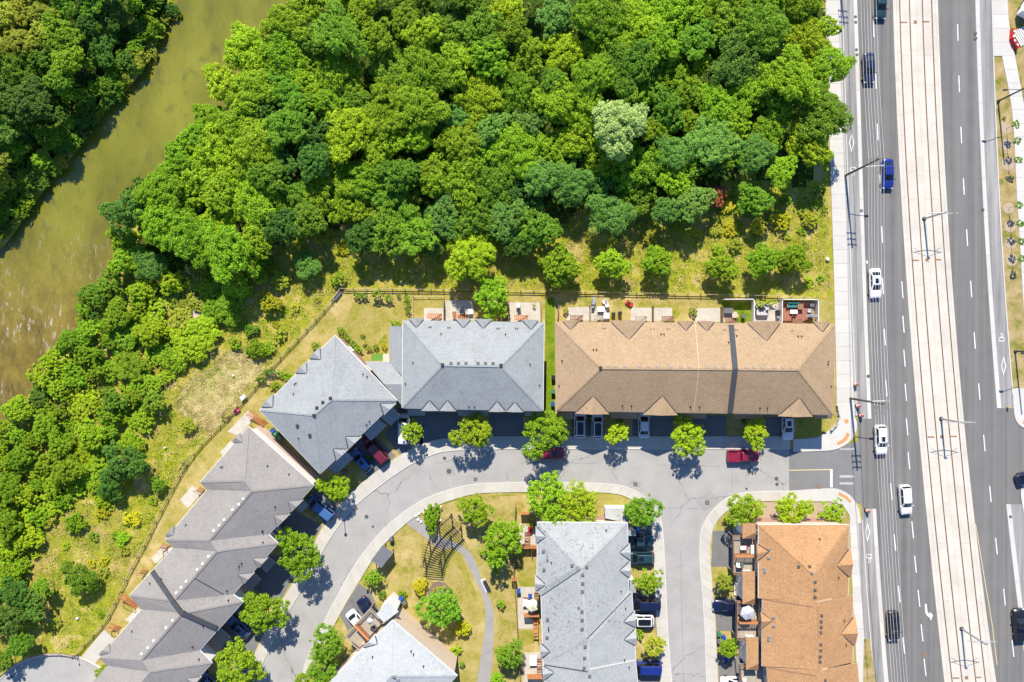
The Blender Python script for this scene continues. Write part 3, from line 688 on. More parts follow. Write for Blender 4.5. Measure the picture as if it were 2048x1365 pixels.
sheet('corner_lawn', [(1596, 838), (1650, 838), (1650, 862), (1632, 873), (1590, 876)], 0.022, 'patch_lawn')
sheet('planting_bed', [(1524, 1005), (1670, 1005), (1690, 1020), (1690, 1036), (1524, 1036)], 0.02, 'mulch')
sheet('planting_bed', smooth_line([(855, 1182), (868, 1165), (890, 1166), (902, 1185), (895, 1200), (860, 1200), (855, 1182)], 3), 0.02, 'mulch_dark')
sheet('rubble_patch', smooth_line([(345, 622), (375, 590), (405, 600), (408, 625), (380, 640), (345, 622)], 3), 0.14, 'rubble')
for x, y, r in [(2012, 258, 11), (2013, 290, 12), (2016, 328, 13), (2017, 417, 11.5), (2020, 453, 12), (2021, 487, 11.5), (2023, 521, 12)]:
    sheet('tree_pit', [(x + r * math.cos(i * math.pi / 9), y + r * math.sin(i * math.pi / 9)) for i in range(18)], 0.075, 'mulch', None, thick=0.03)

for q in [[(1040, 926), (1100, 925), (1180, 927), (1195, 926)], [(1361, 1100), (1362, 1180), (1364, 1260), (1368, 1400)], [(1462, 905), (1463, 945), (1463, 984)], [(700, 1075), (712, 1090), (716, 1105)], [(735, 1042), (748, 1055), (756, 1068)], [(655, 1130), (648, 1148), (640, 1170)], [(1320, 930), (1380, 931), (1440, 933)], [(905, 955), (908, 968)], [(1330, 1017), (1360, 1016), (1398, 1018)], [(1348, 1136), (1370, 1130), (1384, 1135)]]:
    q = smooth_line(q, 4); ribbon('road_seam', q, [(a + .7, b + .7) for a, b in q], 0.034, 'asphalt_patch')
# covers set into the streets
def cover(x, y, r, label, m='iron', z=0.036, square=False):
    p = P(x, y, z)
    if square: mb = MB().box((0, 0, 0), (r * 2 / S, r * 2 / S, 0.02)); 
    else: mb = MB().lathe([(r / S, -0.01), (r / S, 0.008), (r / S * 0.86, 0.010), (r / S * 0.8, 0.004)], n=20)
    o = mb.build('manhole_cover' if not square else 'drain_grate', MAT[m], None, p)
    if square:
        for i in (-1, 0, 1): MB().box((i * r * 0.5 / S, 0, 0.014), (r * 0.2 / S, r * 1.6 / S, 0.008)).build('grate_bar', MAT['steel_grey'], o)
    else: MB().lathe([(r / S * 0.6, 0.006), (r / S * 0.6, 0.012), (r / S * 0.3, 0.012)], n=12).build('lid', MAT[m], o)
    tag(o, label, 'drain' if square else 'manhole', 'covers set into the streets')
def patch(pts): sheet('road_patch', pts, 0.033, 'asphalt_path')
patch([(890, 933), (908, 933), (911, 952), (893, 953)]); patch([(1391, 1004), (1419, 980), (1439, 1000), (1409, 1024)]); patch([(1258, 966), (1264, 959), (1284, 965), (1280, 977)])
for a in [(898, 943, 5, 'large round manhole cover in the square patch of the crescent bend'), (889, 917, 3.5, 'small manhole cover just above the patched one in the bend'),
          (733, 1034, 4, 'dark manhole cover in the crescent near the lamp shadow'), (746, 1054, 2.5, 'tiny manhole cover below the dark one in the crescent'), (713, 1018, 3.5, 'reddish manhole cover by the kerb under the small street tree'),
          (1553, 958, 4, 'round manhole cover in pale asphalt before the new dark asphalt'), (1554, 969, 3.4, 'smaller manhole cover touching the round one by the new asphalt'), (1493, 978, 2.5, 'tiny cover near the lower kerb of the cross street'),
          (1711, 34, 3, 'upper of the first pair of covers on the west lane divider'), (1711.5, 45, 3, 'lower of the first pair of covers on the west lane divider'), (1713, 100, 3, 'upper of the second pair of covers on the west lane divider'), (1714, 110, 3, 'lower of the second pair of covers on the west lane divider'),
          (1951, 67, 3.4, 'upper of the pair of covers on the east lane divider'), (1951.5, 77, 3.4, 'lower of the pair of covers on the east lane divider'), (1966, 420, 3.2, 'single cover on the east lane divider by the tram pole'),
          (1736.5, 753, 3.4, 'cover at the west lane divider above the orange drums'), (1757, 1126, 3.4, 'dark cover beside the bike marking near the orange roofs'), (1847, 1311, 3.6, 'reddish cover in the turn lane below the white arrow'),
          (2021, 1034, 3, 'cover at the foot of the lower east lane divider'), (23, 1354, 3, 'faint cover in the grey turning circle')]:
    cover(a[0], a[1], a[2], a[3], 'rust' if 'reddish' in a[3] else 'iron', 0.10 if 'divider' in a[3] else 0.036)
for a in [(951, 959, 3.6, 'drain grate by the inner kerb below the bend'), (1271, 969, 4, 'drain grate in a small tilted patch at the inner corner'), (1414.5, 1006, 4.2, 'drain grate in the large diamond patch at the right corner'), (1723, 422, 3, 'square grate on the west lane divider beside the avenue')]:
    cover(a[0], a[1], a[2], a[3], 'iron', 0.10 if 'divider' in a[3] else 0.045, True)
def disc(x, y, r, m, label, z):
    tag(MB().lathe([(r / S, 0), (r / S, 0.012), (r / S * 0.9, 0.016)], n=20).build('utility_cover', MAT[m], None, P(x, y, z)), label, 'utility cover')
disc(1693, 843, 4.4, 'tactile', 'round orange utility cover set in the white corner pavement', 0.148)
disc(1649, 594, 3.6, 'tactile', 'orange disc in the grass beside the avenue sidewalk', 0.05)
disc(2000.5, 354.5, 3, 'tactile', 'small orange disc in the dry verge east of the avenue', 0.052)
disc(1639, 975, 3.2, 'rust', 'brown disc on the lower kerb of the cross street', 0.142)
for k, (y, xs) in enumerate([(44.5, (1808, 1830.5, 1853)), (520.5, (1832, 1854, 1876)), (874, (1862, 1883.5, 1907)), (1356, (1912, 1933, 1956))]):
    for j, x in enumerate(xs):
        pos = ('left', 'middle', 'right')[j]; row = ('topmost', 'second', 'third', 'lowest')[k]
        sz = (13 / S, 2.8 / S, 0.012) if j != 1 else (6.5 / S, 6.5 / S, 0.012)
        o = MB().box((0, 0, 0), sz).build('track_plate', MAT['rust'], None, P(x, y - (x - xs[1]) * 0.03, 0.128))
        tag(o, f'{"small square" if j == 1 else "long narrow"} rust plate, {pos} one in {row} row across tram track', 'metal plate', 'rust plates in the tram track')
# ------------------------------------------------------------------ houses
SHARED = {}
def shared(key, fn):
    if key not in SHARED: SHARED[key] = fn()
    return SHARED[key]
def window_mesh(wd, ht):
    def mk():
        mb = MB(); t = 0.07
        mb.box((0, 0.03, ht / 2), (t, 0.08, ht)); mb = MB()
        for x in (-wd / 2, wd / 2): mb.box((x, 0.03, 0), (t, 0.09, ht + t))
        for z in (-ht / 2, ht / 2, 0): mb.box((0, 0.03, z), (wd - t, 0.08 if z else 0.05, t))
        return mb.mesh('window', MAT['vinyl_white'])
    def pk(): return MB().box((0, 0.012, 0), (wd - 0.05, 0.03, ht - 0.05)).mesh('pane', MAT['glass'])
    return shared(('win', wd, ht), mk), shared(('pane', wd, ht), pk)

class House:
    def __init__(s, name, label, loc_px, roofm, wallm, E, group='townhouse rows with shingled hip roofs'):
        s.base = P(loc_px[0], loc_px[1], 0)
        s.root = empty(name, s.base, 0, label, 'townhouses', group)
        s.inv = -s.base; s.tris = []; s.roofm = roofm; s.wallm = wallm; s.E = E
    def put(s, mb, name, mats, parent=None, smooth=False):
        mb.v = [(v[0] - s.base.x, v[1] - s.base.y, v[2]) for v in mb.v]
        return mb.build(name, mats, parent or s.root, smooth=smooth)
    def roof(s, verts, faces, thick=0.16, name='roof', m=None, record=True):
        """verts: name -> (px, py, z); faces: lists of names"""
        W = {k: P(*v) for k, v in verts.items()}; keys = list(W); idx = {k: i for i, k in enumerate(keys)}
        bm = bmesh.new(); bv = [bm.verts.new(W[k]) for k in keys]
        for f in faces:
            if len(f) == 4:
                bm.faces.new([bv[idx[f[0]]], bv[idx[f[1]]], bv[idx[f[2]]]]); bm.faces.new([bv[idx[f[0]]], bv[idx[f[2]]], bv[idx[f[3]]]])
            else: bm.faces.new([bv[idx[k]] for k in f])
        bm.normal_update()
        for f in bm.faces:
            if f.normal.z < 0: f.normal_flip()
        bmesh.ops.triangulate(bm, faces=[f for f in bm.faces if len(f.verts) > 4])
        top = list(bm.faces)
        if record:
            for f in top: s.tris.append([v.co.copy() for v in f.verts][:3])
        g = bmesh.ops.extrude_face_region(bm, geom=top)
        lo = [x for x in g['geom'] if isinstance(x, bmesh.types.BMVert)]
        for v in lo: v.co.z -= thick
        bmesh.ops.recalc_face_normals(bm, faces=bm.faces)
        mb = MB(); bm.verts.index_update()
        mb.v = [tuple(v.co) for v in bm.verts]
        for f in bm.faces:
            mb.f.append(tuple(v.index for v in f.verts)); mb.mi.append(1 if abs(f.normal.z) < 0.15 else 0)
        bm.free()
        return s.put(mb, name, [MAT[m or s.roofm], MAT['gutter_brown' if s.roofm in ('shingle_tan', 'shingle_orange') else 'gutter']])
    def hit(s, px, py):
        o = Vector((0, 0, CAM_H)); d = (P(px, py, 0) - o).normalized(); best = None
        for t in s.tris:
            h = intersect_ray_tri(t[0], t[1], t[2], d, o, True)
            if h is not None and (best is None or h.z > best.z): best = h
        return best
    def walls(s, pts, inset=0.38, z1=None, lower=None, split=None, windows=True, m=None, wz=((1.75, 1.3), (4.75, 1.3)), z0=0.0, name='wall', pz=None, blank=()):
        z1 = z1 or s.E - 0.12
        out = offset_poly([tuple(P(a, b, pz or s.E))[:2] for a, b in pts], inset)
        mb = MB(); n = len(out)
        if lower and split:
            mb.prism(offset_poly(out, -0.03), z0, split, 1, 1); mb.prism(out, split, z1, 0)
            o = s.put(mb, name, [MAT[m or s.wallm], MAT[lower]])
        else:
            mb.prism(out, z0, z1); o = s.put(mb, name, [MAT[m or s.wallm]])
        if windows:
            area = sum(out[i][0] * out[(i + 1) % n][1] - out[(i + 1) % n][0] * out[i][1] for i in range(n)); sg = 1 if area > 0 else -1
            for i in range(n):
                a, b = Vector(out[i]), Vector(out[(i + 1) % n]); d = b - a; L = d.length
                nrm = Vector((d.y, -d.x)).normalized() * sg; mid = (a + b) / 2
                if i in blank or L < 3.2 or nrm.dot(-mid) < -12: continue
                k = max(1, int(L / 3.4)); rz = math.atan2(-nrm.x, nrm.y)
                for (zc, ht) in wz:
                    if zc + ht / 2 > z1: continue
                    for j in range(k):
                        wd = 1.5 if (i + j) % 3 else 1.0; c = a + d * ((j + 0.5) / k) + nrm * (0.035 if (lower and zc < (split or 0)) else 0.0)
                        wm, pm = window_mesh(wd, ht)
                        wo = link('window', wm, None, o, (c.x - s.base.x, c.y - s.base.y, zc), rz)
                        link('pane', pm, None, wo)
        return o
    def gable(s, b1, b2, apex, lift=0.02, m=None, over=0.3, notch=False):
        """cross gable: b1, b2 eave ends, apex where its ridge meets the main slope (photo pixels)"""
        E = s.E; B1, B2 = P(*b1, E), P(*b2, E); A = s.hit(*apex)
        if A is None: A = P(*apex, E + 1.2)
        zg = A.z + lift; M = (B1 + B2) / 2
        fwd = (Vector((M.x, M.y)) - Vector((A.x, A.y))).normalized() * over
        T = Vector((M.x + fwd.x, M.y + fwd.y, zg)); A = Vector((A.x - fwd.x * 0.3, A.y - fwd.y * 0.3, zg))
        F = Vector((fwd.x, fwd.y, 0)); L1, L2 = B1 + F + Vector((0, 0, lift)), B2 + F + Vector((0, 0, lift))
        t = Vector((0, 0, -0.14)); mb = MB()
        v = [L1, T, A, L2, L1 + t, T + t, A + t, L2 + t]
        mb.add(v, [(0, 1, 2), (1, 3, 2), (4, 6, 5), (5, 6, 7)], 0)
        mb.add(v, [(0, 4, 5, 1), (1, 5, 7, 3), (0, 2, 6, 4), (2, 3, 7, 6)], 1)
        o = s.put(mb, 'gable', [MAT[m or s.roofm], MAT['gutter_brown' if s.roofm in ('shingle_tan', 'shingle_orange') else 'gutter']])
        for Lx in (L1, L2):
            d = A - Lx; pl = Vector((-d.y, d.x, 0)).normalized() * 0.09; lo_, hi_ = Vector((0, 0, -0.05)), Vector((0, 0, 0.015)); s0 = Lx.lerp(A, 0.12)
            vm = MB().add([s0 - pl + lo_, s0 + pl + lo_, A + pl + lo_, A - pl + lo_, s0 - pl + hi_, s0 + pl + hi_, A + pl + hi_, A - pl + hi_], [(4, 5, 6, 7), (0, 1, 5, 4), (1, 2, 6, 5), (2, 3, 7, 6), (3, 0, 4, 7)])
            vo = s.put(vm, 'valley_flashing', [MAT['steel_dark' if s.roofm != 'shingle_grey' else 'plastic_grey']]); vo.parent = o
        q = F * -0.9
        w1, w2, wt = B1 + q, B2 + q, Vector((T.x + q.x, T.y + q.y, zg - 0.1))
        g2 = MB().add([w1 + Vector((0, 0, -0.3)), w2 + Vector((0, 0, -0.3)), w2, wt, w1], [(0, 1, 2, 3, 4)])
        w_ = s.put(g2, 'gable_wall', [MAT[s.wallm]])
        w_.parent = o
        return o
    def vent(s, px, py, kind='box', m='steel_dark', size=0.42):
        h = s.hit(px, py)
        if h is None: return
        h = h - s.base
        if kind == 'box':
            me = shared(('vent', m, size), lambda: MB().box((0, 0, 0.05), (size, size, 0.22)).box((0, 0, 0.19), (size * 1.18, size * 1.18, 0.06), top=0.8).mesh('roof_vent', MAT[m]))
            link('roof_vent', me, None, s.root, h)
        else:
            me = shared(('pipe', m), lambda: MB().cyl((0, 0, -0.15), (0, 0, 0.42), 0.055, n=8).lathe([(0.17, -0.12), (0.12, 0.06), (0.06, 0.1)], n=8).mesh('vent_pipe', MAT[m]))
            link('vent_pipe', me, None, s.root, h)
    def strip(s, pts, wd=0.16, ht=0.12, m='gutter', name='flashing', up=0.0):
        """raised strip laid over the roof along photo points"""
        hs = []; dense = []
        for q0, q1 in zip(pts, pts[1:]):
            k = max(1, int(math.dist(q0[:2], q1[:2]) / 6)); dense += [tuple(a + (b - a) * i / k for a, b in zip(q0, q1)) for i in range(k)]
        for q in dense + [pts[-1]]:
            h = s.hit(*q) if len(q) == 2 else P(*q)
            if h is not None: hs.append(h)
        mb = MB()
        for a, b in zip(hs, hs[1:]):
            d = (b - a); pl = Vector((-d.y, d.x, 0)).normalized() * wd / 2; z = Vector((0, 0, ht)); lo = Vector((0, 0, -0.1)); 
            vs = [a - pl + lo, a + pl + lo, b + pl + lo, b - pl + lo, a - pl + z, a + pl + z, b + pl + z, b - pl + z]
            mb.add(vs, [(4, 7, 6, 5), (0, 4, 5, 1), (1, 5, 6, 2), (2, 6, 7, 3), (3, 7, 4, 0)])
        return s.put(mb, name, [MAT[m]])
    def ridge_caps(s, segs, m):
        for a, b in segs: s.strip([a, b], 0.3, 0.035, m, 'ridge_cap')
    def gutters(s, segs, m='gutter'):
        for a, b in segs:
            A, B = P(*a, s.E), P(*b, s.E); d = (B - A).normalized(); 
            mb = MB(); c = (A + B) / 2; mb.box((c.x, c.y, s.E - 0.11), ((B - A).length, 0.13, 0.13), math.atan2(d.y, d.x))
            s.put(mb, 'gutter', [MAT[m]])
    def low_roof(s, corners, zs, thick=0.14, walls=None, posts=False, name='porch_roof', m=None):
        v = {str(i): (c[0], c[1], z) for i, (c, z) in enumerate(zip(corners, zs))}
        o = s.roof(v, [[str(i) for i in range(len(corners))]], thick, name, m, record=False)
        if walls: s.walls(corners, 0.2, min(zs) - 0.15, windows=False, m=walls, name='porch_wall', pz=min(zs))
        return o
    def block(s, corners, z0, z1, m, name):
        mb = MB().prism([tuple(P(a, b, z1))[:2] for a, b in corners], z0, z1); return s.put(mb, name, [MAT[m]])

E0, R0 = 6.5, 9.9
# --- centre block, blue-grey roof
A = House('townhouse_row', 'blue-grey hip-roofed townhouse row facing the straight street, left of tan-roofed row', (945, 735), 'shingle_blue', 'siding_beige', E0)
A.roof({'a': (806, 641, E0), 'b': (1088, 645, E0), 'c': (1086, 822, E0), 'd': (804, 816, E0), 'r': (885, 731, 9.1), 's': (1002, 733, 9.1)}, [['a', 'b', 's', 'r'], ['b', 'c', 's'], ['c', 'd', 'r', 's'], ['d', 'a', 'r']])
A.walls([(806, 641), (1088, 645), (1086, 822), (804, 816)], lower='brick_wall', split=3.0)
for b1, b2, ap in [((817, 641), (849, 641), (832.5, 655)), ((911, 642), (943, 642), (927, 656)), ((950, 642), (984, 643), (966.5, 657)), ((1044, 644), (1078, 644), (1062, 659)),
                   ((842, 818), (878, 818), (859, 802)), ((878, 818), (913, 819), (895, 802)), ((977, 820), (1012, 820), (994, 804)), ((1012, 820), (1047, 821), (1030, 805))]: A.gable(b1, b2, ap)
A.ridge_caps([((885, 731), (1002, 733)), ((807, 642), (885, 731)), ((805, 815), (885, 731)), ((1087, 646), (1002, 733)), ((1085, 821), (1002, 733))], 'shingle_blue')
A.gutters([((804, 816), (1086, 822)), ((1086, 822), (1088, 645)), ((806, 641), (804, 816))])
for x in (902, 917, 932, 956, 971, 986): A.vent(x, 727, 'box', 'plastic_grey', 0.38)
for x, y in [(885, 730), (1002, 731)]: A.vent(x, y, 'box', 'steel_dark', 0.42)
for x, y in [(882, 668), (1011, 669), (938, 814), (949, 814), (826, 726), (811, 768), (1060, 729), (1079, 771)]: A.vent(x, y, 'pipe', 'steel_dark')
for x, y in [(858, 654), (862, 654), (896, 655), (900, 655), (994, 657), (998, 657), (1031, 657), (1035, 657)]: A.vent(x, y, 'box', 'plastic_grey', 0.16)
A.low_roof([(779, 653), (806, 653), (804, 752), (779, 724)], (5.0, 6.1, 6.1, 5.0), walls='siding_beige', name='side_roof')
A.low_roof([(729, 723), (779, 724), (804, 750), (804, 769), (768, 769)], (5.0, 5.0, 5.7, 6.25, 6.25), walls='siding_beige', name='side_roof')
A.low_roof([(768, 769), (804, 769), (804, 812), (791, 797)], (6.25, 6.25, 5.2, 5.5), walls='siding_beige', name='side_roof')
for x0, x1 in ((815, 850), (916, 976), (1050, 1086)): A.low_roof([(x0, 818), (x1, 818), (x1, 832), (x0, 832)], (3.6, 3.6, 3.0, 3.0))
for x0, x1 in ((846, 910), (981, 1043)): A.low_roof([(x0, 816), (x1, 816), (x1, 824), (x0, 824)], (3.4, 3.4, 3.0, 3.0), name='garage_roof')

# --- angled block, blue-grey roof
B = House('townhouse_row', 'blue-grey hip-roofed house pair turned diagonally where the street bends', (655, 810), 'shingle_blue', 'siding_white', E0)
B.roof({'t': (670, 671, E0), 'r': (794, 801, E0), 'b': (640, 948, E0), 'l': (519, 821, E0), 'p': (662, 800, 9.1), 'q': (628, 831, 9.1)}, [['t', 'r', 'p'], ['r', 'b', 'q', 'p'], ['b', 'l', 'q'], ['l', 't', 'p', 'q']])
B.walls([(670, 671), (794, 801), (640, 948), (519, 821)], lower='brick_wall', split=3.0)
for b1, b2, ap in [((620, 720), (643, 697), (641, 719)), ((592, 749), (616, 726), (613, 747)), ((523, 817), (549, 791), (545, 815)), ((790, 805), (765, 829), (761, 808)), ((721, 871), (694, 897), (692, 874)), ((694, 897), (670, 920), (667, 899))]: B.gable(b1, b2, ap)
B.ridge_caps([((662, 800), (628, 831)), ((670, 673), (662, 800)), ((792, 801), (662, 800)), ((640, 946), (628, 831)), ((521, 821), (628, 831))], 'shingle_blue')
B.gutters([((794, 801), (640, 948)), ((640, 948), (519, 821)), ((519, 821), (670, 671)), ((670, 671), (794, 801))])
for x, y in [(661, 797), (646, 805), (634, 816), (628, 831), (595, 852), (620, 871)]: B.vent(x, y, 'box', 'steel_dark', 0.4)
for x, y in [(726, 749), (734, 754), (589, 769), (592, 767), (587, 788), (597, 877), (733, 850), (739, 843)]: B.vent(x, y, 'pipe', 'steel_dark')
B.low_roof([(785, 812), (762, 836), (782, 852), (800, 832)], (3.7, 3.7, 3.1, 3.1)); B.low_roof([(757, 838), (726, 866), (742, 882), (774, 852)], (3.7, 3.7, 3.1, 3.1)); B.low_roof([(690, 902), (655, 935), (672, 950), (706, 918)], (3.7, 3.7, 3.1, 3.1))

# --- long grey diagonal row
Cc = House('townhouse_row', 'long grey stepped townhouse row running diagonally along the lower left', (420, 1100), 'shingle_grey', 'siding_white', E0)
e, r = E0, 8.9
CV = {'a': (497, 854, e), 'b': (628, 971, e), 'c': (537, 1069, e), 'd': (400, 965, e), 'e': (414, 980, e), 'f': (330, 1080, e), 'g': (346, 1096, e), 'h': (556, 1087, e), 'i': (466, 1189, e), 'j': (259, 1192, e), 'k': (283, 1219, e),
      'l': (486, 1204, e), 'm': (399, 1301, e), 'n': (198, 1316, e), 'o': (424, 1326, e), 'p': (214, 1332, e), 'q': (330, 1430, e), 's': (120, 1440, e),
      'r1': (488, 962, r), 'r2': (504, 983, r), 'r3': (419, 1082, r), 'r4': (434, 1103, r), 'r5': (348, 1202, r), 'r6': (365, 1227, r), 'r7': (283, 1321, r), 'r8': (300, 1344, r), 'r9': (215, 1445, r)}
Cc.roof(CV, [['a', 'b', 'r2', 'r1'], ['b', 'c', 'r3', 'r2'], ['a', 'r1', 'd'], ['d', 'r1', 'r2', 'e'], ['e', 'r2', 'r3', 'f'], ['f', 'r3', 'r4', 'g'], ['c', 'h', 'r4', 'r3'], ['h', 'i', 'r5', 'r4'], ['g', 'r4', 'r5', 'j'], ['j', 'r5', 'r6', 'k'],
             ['i', 'l', 'r6', 'r5'], ['l', 'm', 'r7', 'r6'], ['k', 'r6', 'r7', 'n'], ['m', 'o', 'r8', 'r7'], ['n', 'r7', 'r8', 'p'], ['o', 'q', 'r9', 'r8'], ['p', 'r8', 'r9', 's']])
Cc.walls([CV[k][:2] for k in 'abchilmoqspnkjgfed'], lower='siding_pink', split=3.0, blank=(0,))
for b1, b2, ap in [((604, 998), (579, 1023), (577, 1003)), ((578, 1026), (551, 1053), (549, 1032)), ((533, 1114), (514, 1135), (506, 1118)), ((506, 1144), (485, 1167), (477, 1150)), ((400, 1352), (380, 1374), (374, 1358)), ((352, 1053), (332, 1076), (346, 1070)), ((483, 868), (467, 886), (484, 885)), ((222, 1288), (200, 1312), (220, 1306))]: Cc.gable(b1, b2, ap)
Cc.ridge_caps([((497, 856), (488, 962)), ((626, 971), (504, 983)), ((504, 983), (419, 1082)), ((434, 1103), (348, 1202)), ((365, 1227), (283, 1321)), ((554, 1087), (434, 1103)), ((484, 1204), (365, 1227)), ((422, 1326), (300, 1344)), ((402, 965), (488, 962)), ((332, 1080), (419, 1082)), ((261, 1192), (348, 1202))], 'shingle_grey')
Cc.gutters([((497, 854), (628, 971)), ((628, 971), (537, 1069)), ((556, 1087), (466, 1189)), ((486, 1204), (399, 1301)), ((424, 1326), (330, 1430)), ((497, 854), (400, 965)), ((414, 980), (330, 1080)), ((346, 1096), (259, 1192)), ((283, 1219), (198, 1316)), ((537, 1069), (556, 1087)), ((466, 1189), (486, 1204)), ((399, 1301), (424, 1326))])
for x, y in [(487, 998), (478, 1009), (466, 1020), (449, 1040), (439, 1051), (428, 1062), (418, 1113), (406, 1128), (395, 1140), (373, 1163), (363, 1175), (353, 1186), (346, 1241), (333, 1256), (308, 1282), (296, 1296), (284, 1308)]: Cc.vent(x, y, 'box', 'siding_white', 0.3)
for x, y in [(535, 932), (578, 949), (550, 1014), (525, 1064), (525, 1062), (526, 1085), (478, 1133), (483, 1127), (454, 1182), (457, 1201), (406, 1252), (385, 1294), (398, 1319), (323, 1158), (300, 1167), (264, 1263), (372, 1050), (442, 935), (445, 934)]: Cc.vent(x, y, 'pipe', 'steel_dark')
Cc.strip([(305, 1142), (346, 1202), (362, 1224), (434, 1256)], 0.7, 0.30, 'membrane', 'fire_wall')
Cc.strip([(389, 1157), (447, 1189)], 0.10, 0.05, 'steel_dark')
for q in [[(604, 1000), (590, 1014), (602, 1026), (617, 1012)], [(548, 1058), (533, 1073), (552, 1090), (566, 1074)], [(536, 1112), (518, 1132), (533, 1146), (552, 1126)], [(508, 1146), (488, 1168), (503, 1182), (522, 1160)], [(442, 1258), (420, 1282), (440, 1300), (462, 1276)]]:
    Cc.low_roof(q, (3.7, 3.7, 3.1, 3.1))

# --- tan block
D = House('townhouse_row', 'wide tan-shingled townhouse row beside the avenue with big front gables', (1390, 738), 'shingle_tan', 'siding_beige', E0)
D.roof({'a': (1111, 644, E0), 'b': (1670, 648, E0), 'c': (1667, 830, E0), 'd': (1113, 822, E0), 'r': (1202, 737, 9.3), 's': (1596, 740, 9.3)}, [['a', 'b', 's', 'r'], ['b', 'c', 's'], ['c', 'd', 'r', 's'], ['d', 'a', 'r']])
D.walls([(1111, 644), (1670, 648), (1667, 830), (1113, 822)], lower='brick_wall', split=3.0)
for b1, b2, ap in [((1124, 645), (1158, 645), (1141, 659)), ((1219, 645), (1291, 646), (1258, 679)), ((1354, 646), (1388, 646), (1372, 661)), ((1394, 646), (1430, 647), (1414, 662)), ((1492, 647), (1563, 647), (1533, 682)), ((1626, 648), (1660, 648), (1645, 664)),
                   ((1150, 824), (1219, 825), (1187, 793)), ((1286, 826), (1356, 827), (1325, 793)), ((1556, 829), (1626, 830), (1599, 797))]: D.gable(b1, b2, ap)
D.ridge_caps([((1202, 737), (1596, 740)), ((1112, 646), (1202, 737)), ((1114, 821), (1202, 737)), ((1668, 650), (1596, 740)), ((1666, 829), (1596, 740))], 'shingle_tan')
D.gutters([((1113, 822), (1667, 830)), ((1667, 830), (1670, 648)), ((1111, 644), (1113, 822))], 'gutter_brown')
for x in (1215, 1232, 1250, 1279, 1297, 1316, 1342, 1361, 1378, 1414, 1432, 1449, 1492, 1508, 1524, 1547, 1565, 1583): D.vent(x, 732.5 + (x - 1200) * 0.008, 'box', 'gutter_brown', 0.36)
D.vent(1201, 736, 'box', 'steel_dark', 0.4)
for x, y in [(1187, 700), (1193, 700), (1322, 669), (1328, 669), (1457, 685), (1473, 672), (1596, 673), (1603, 673), (1245, 812), (1263, 812), (1381, 814), (1399, 814), (1520, 816), (1535, 816), (1124, 722), (1118, 772), (1656, 724), (1656, 729), (1662, 773)]: D.vent(x, y, 'pipe', 'steel_dark')
for x, y in [(1206, 656), (1210, 656), (1302, 657), (1308, 657), (1334, 657), (1338, 657), (1447, 659), (1451, 659), (1471, 659), (1475, 659), (1581, 661), (1586, 661)]: D.vent(x, y, 'box', 'gutter_brown', 0.15)
D.strip([(1462, 650), (1470, 738), (1460, 825)], 0.78, 0.22, 'membrane', 'fire_wall')
D.strip([(1390, 647), (1398, 738), (1387, 824)], 0.10, 0.06, 'fence_pale')
for x0, x1 in ((1116, 1146), (1222, 1275), (1360, 1412), (1470, 1526), (1630, 1664)): D.low_roof([(x0, 826), (x1, 826), (x1, 838), (x0, 838)], (3.6, 3.6, 3.0, 3.0))

# --- lower middle row, pale grey roof
Eh = House('townhouse_row', 'pale grey stepped townhouse row between the park and the south street', (1170, 1200), 'shingle_pale', 'siding_pink', E0)
e, r = E0, 9.1
EV = {'a': (1075, 1045, e), 'b': (1255, 1046, e), 'c': (1257, 1182, e), 'd': (1074, 1184, e), 'e': (1082, 1193, e), 'f': (1087, 1329, e), 'h': (1264, 1186, e), 'i': (1271, 1320, e), 'g': (1098, 1480, e), 'k': (1286, 1480, e),
      'r1': (1156, 1132, r), 'r2': (1163, 1138, r), 'r3': (1172, 1277, r), 'r4': (1177, 1286, r), 'r5': (1178, 1342, r), 'r7': (1188, 1480, r)}
Eh.roof(EV, [['a', 'b', 'r2', 'r1'], ['a', 'r1', 'd'], ['d', 'r1', 'r2', 'e'], ['b', 'c', 'r3', 'r2'], ['c', 'h', 'r4', 'r3'], ['e', 'r2', 'r3', 'f'], ['f', 'r3', 'r4', 'r5'], ['h', 'i', 'r5', 'r4'], ['f', 'r5', 'r7', 'g'], ['i', 'k', 'r7', 'r5']])
Eh.walls([EV[k][:2] for k in 'abchikgfed'], lower='brick_wall', split=3.0, blank=(0,))
for b1, b2, ap in [((1075, 1053), (1075, 1089), (1091, 1074)), ((1074, 1150), (1074, 1184), (1090, 1170)), ((1084, 1285), (1085, 1319), (1099, 1304)), ((1088, 1330), (1090, 1362), (1107, 1346)),
                   ((1256, 1087), (1257, 1121), (1240, 1106)), ((1257, 1122), (1257, 1158), (1240, 1142)), ((1266, 1222), (1268, 1256), (1248, 1244)), ((1268, 1257), (1269, 1293), (1249, 1280))]: Eh.gable(b1, b2, ap)
Eh.ridge_caps([((1156, 1133), (1076, 1047)), ((1254, 1047), (1163, 1138)), ((1163, 1138), (1172, 1277)), ((1177, 1286), (1178, 1342)), ((1178, 1342), (1186, 1440))], 'shingle_pale')
Eh.gutters([((1075, 1045), (1255, 1046)), ((1255, 1046), (1257, 1182)), ((1264, 1186), (1271, 1320)), ((1075, 1045), (1074, 1184)), ((1082, 1193), (1087, 1329)), ((1087, 1329), (1098, 1480)), ((1271, 1320), (1286, 1480))])
Eh.strip([(1083, 1192), (1162, 1139)], 0.12, 0.05, 'steel_dark'); Eh.strip([(1262, 1186), (1174, 1278)], 0.12, 0.05, 'steel_dark'); Eh.strip([(1089, 1330), (1176, 1344)], 0.12, 0.06, 'steel_dark'); Eh.strip([(1180, 1339), (1270, 1321)], 0.25, 0.07, 'concrete_white')  # dark strips stand in for shadow lines along the valleys; pale strip is flashing
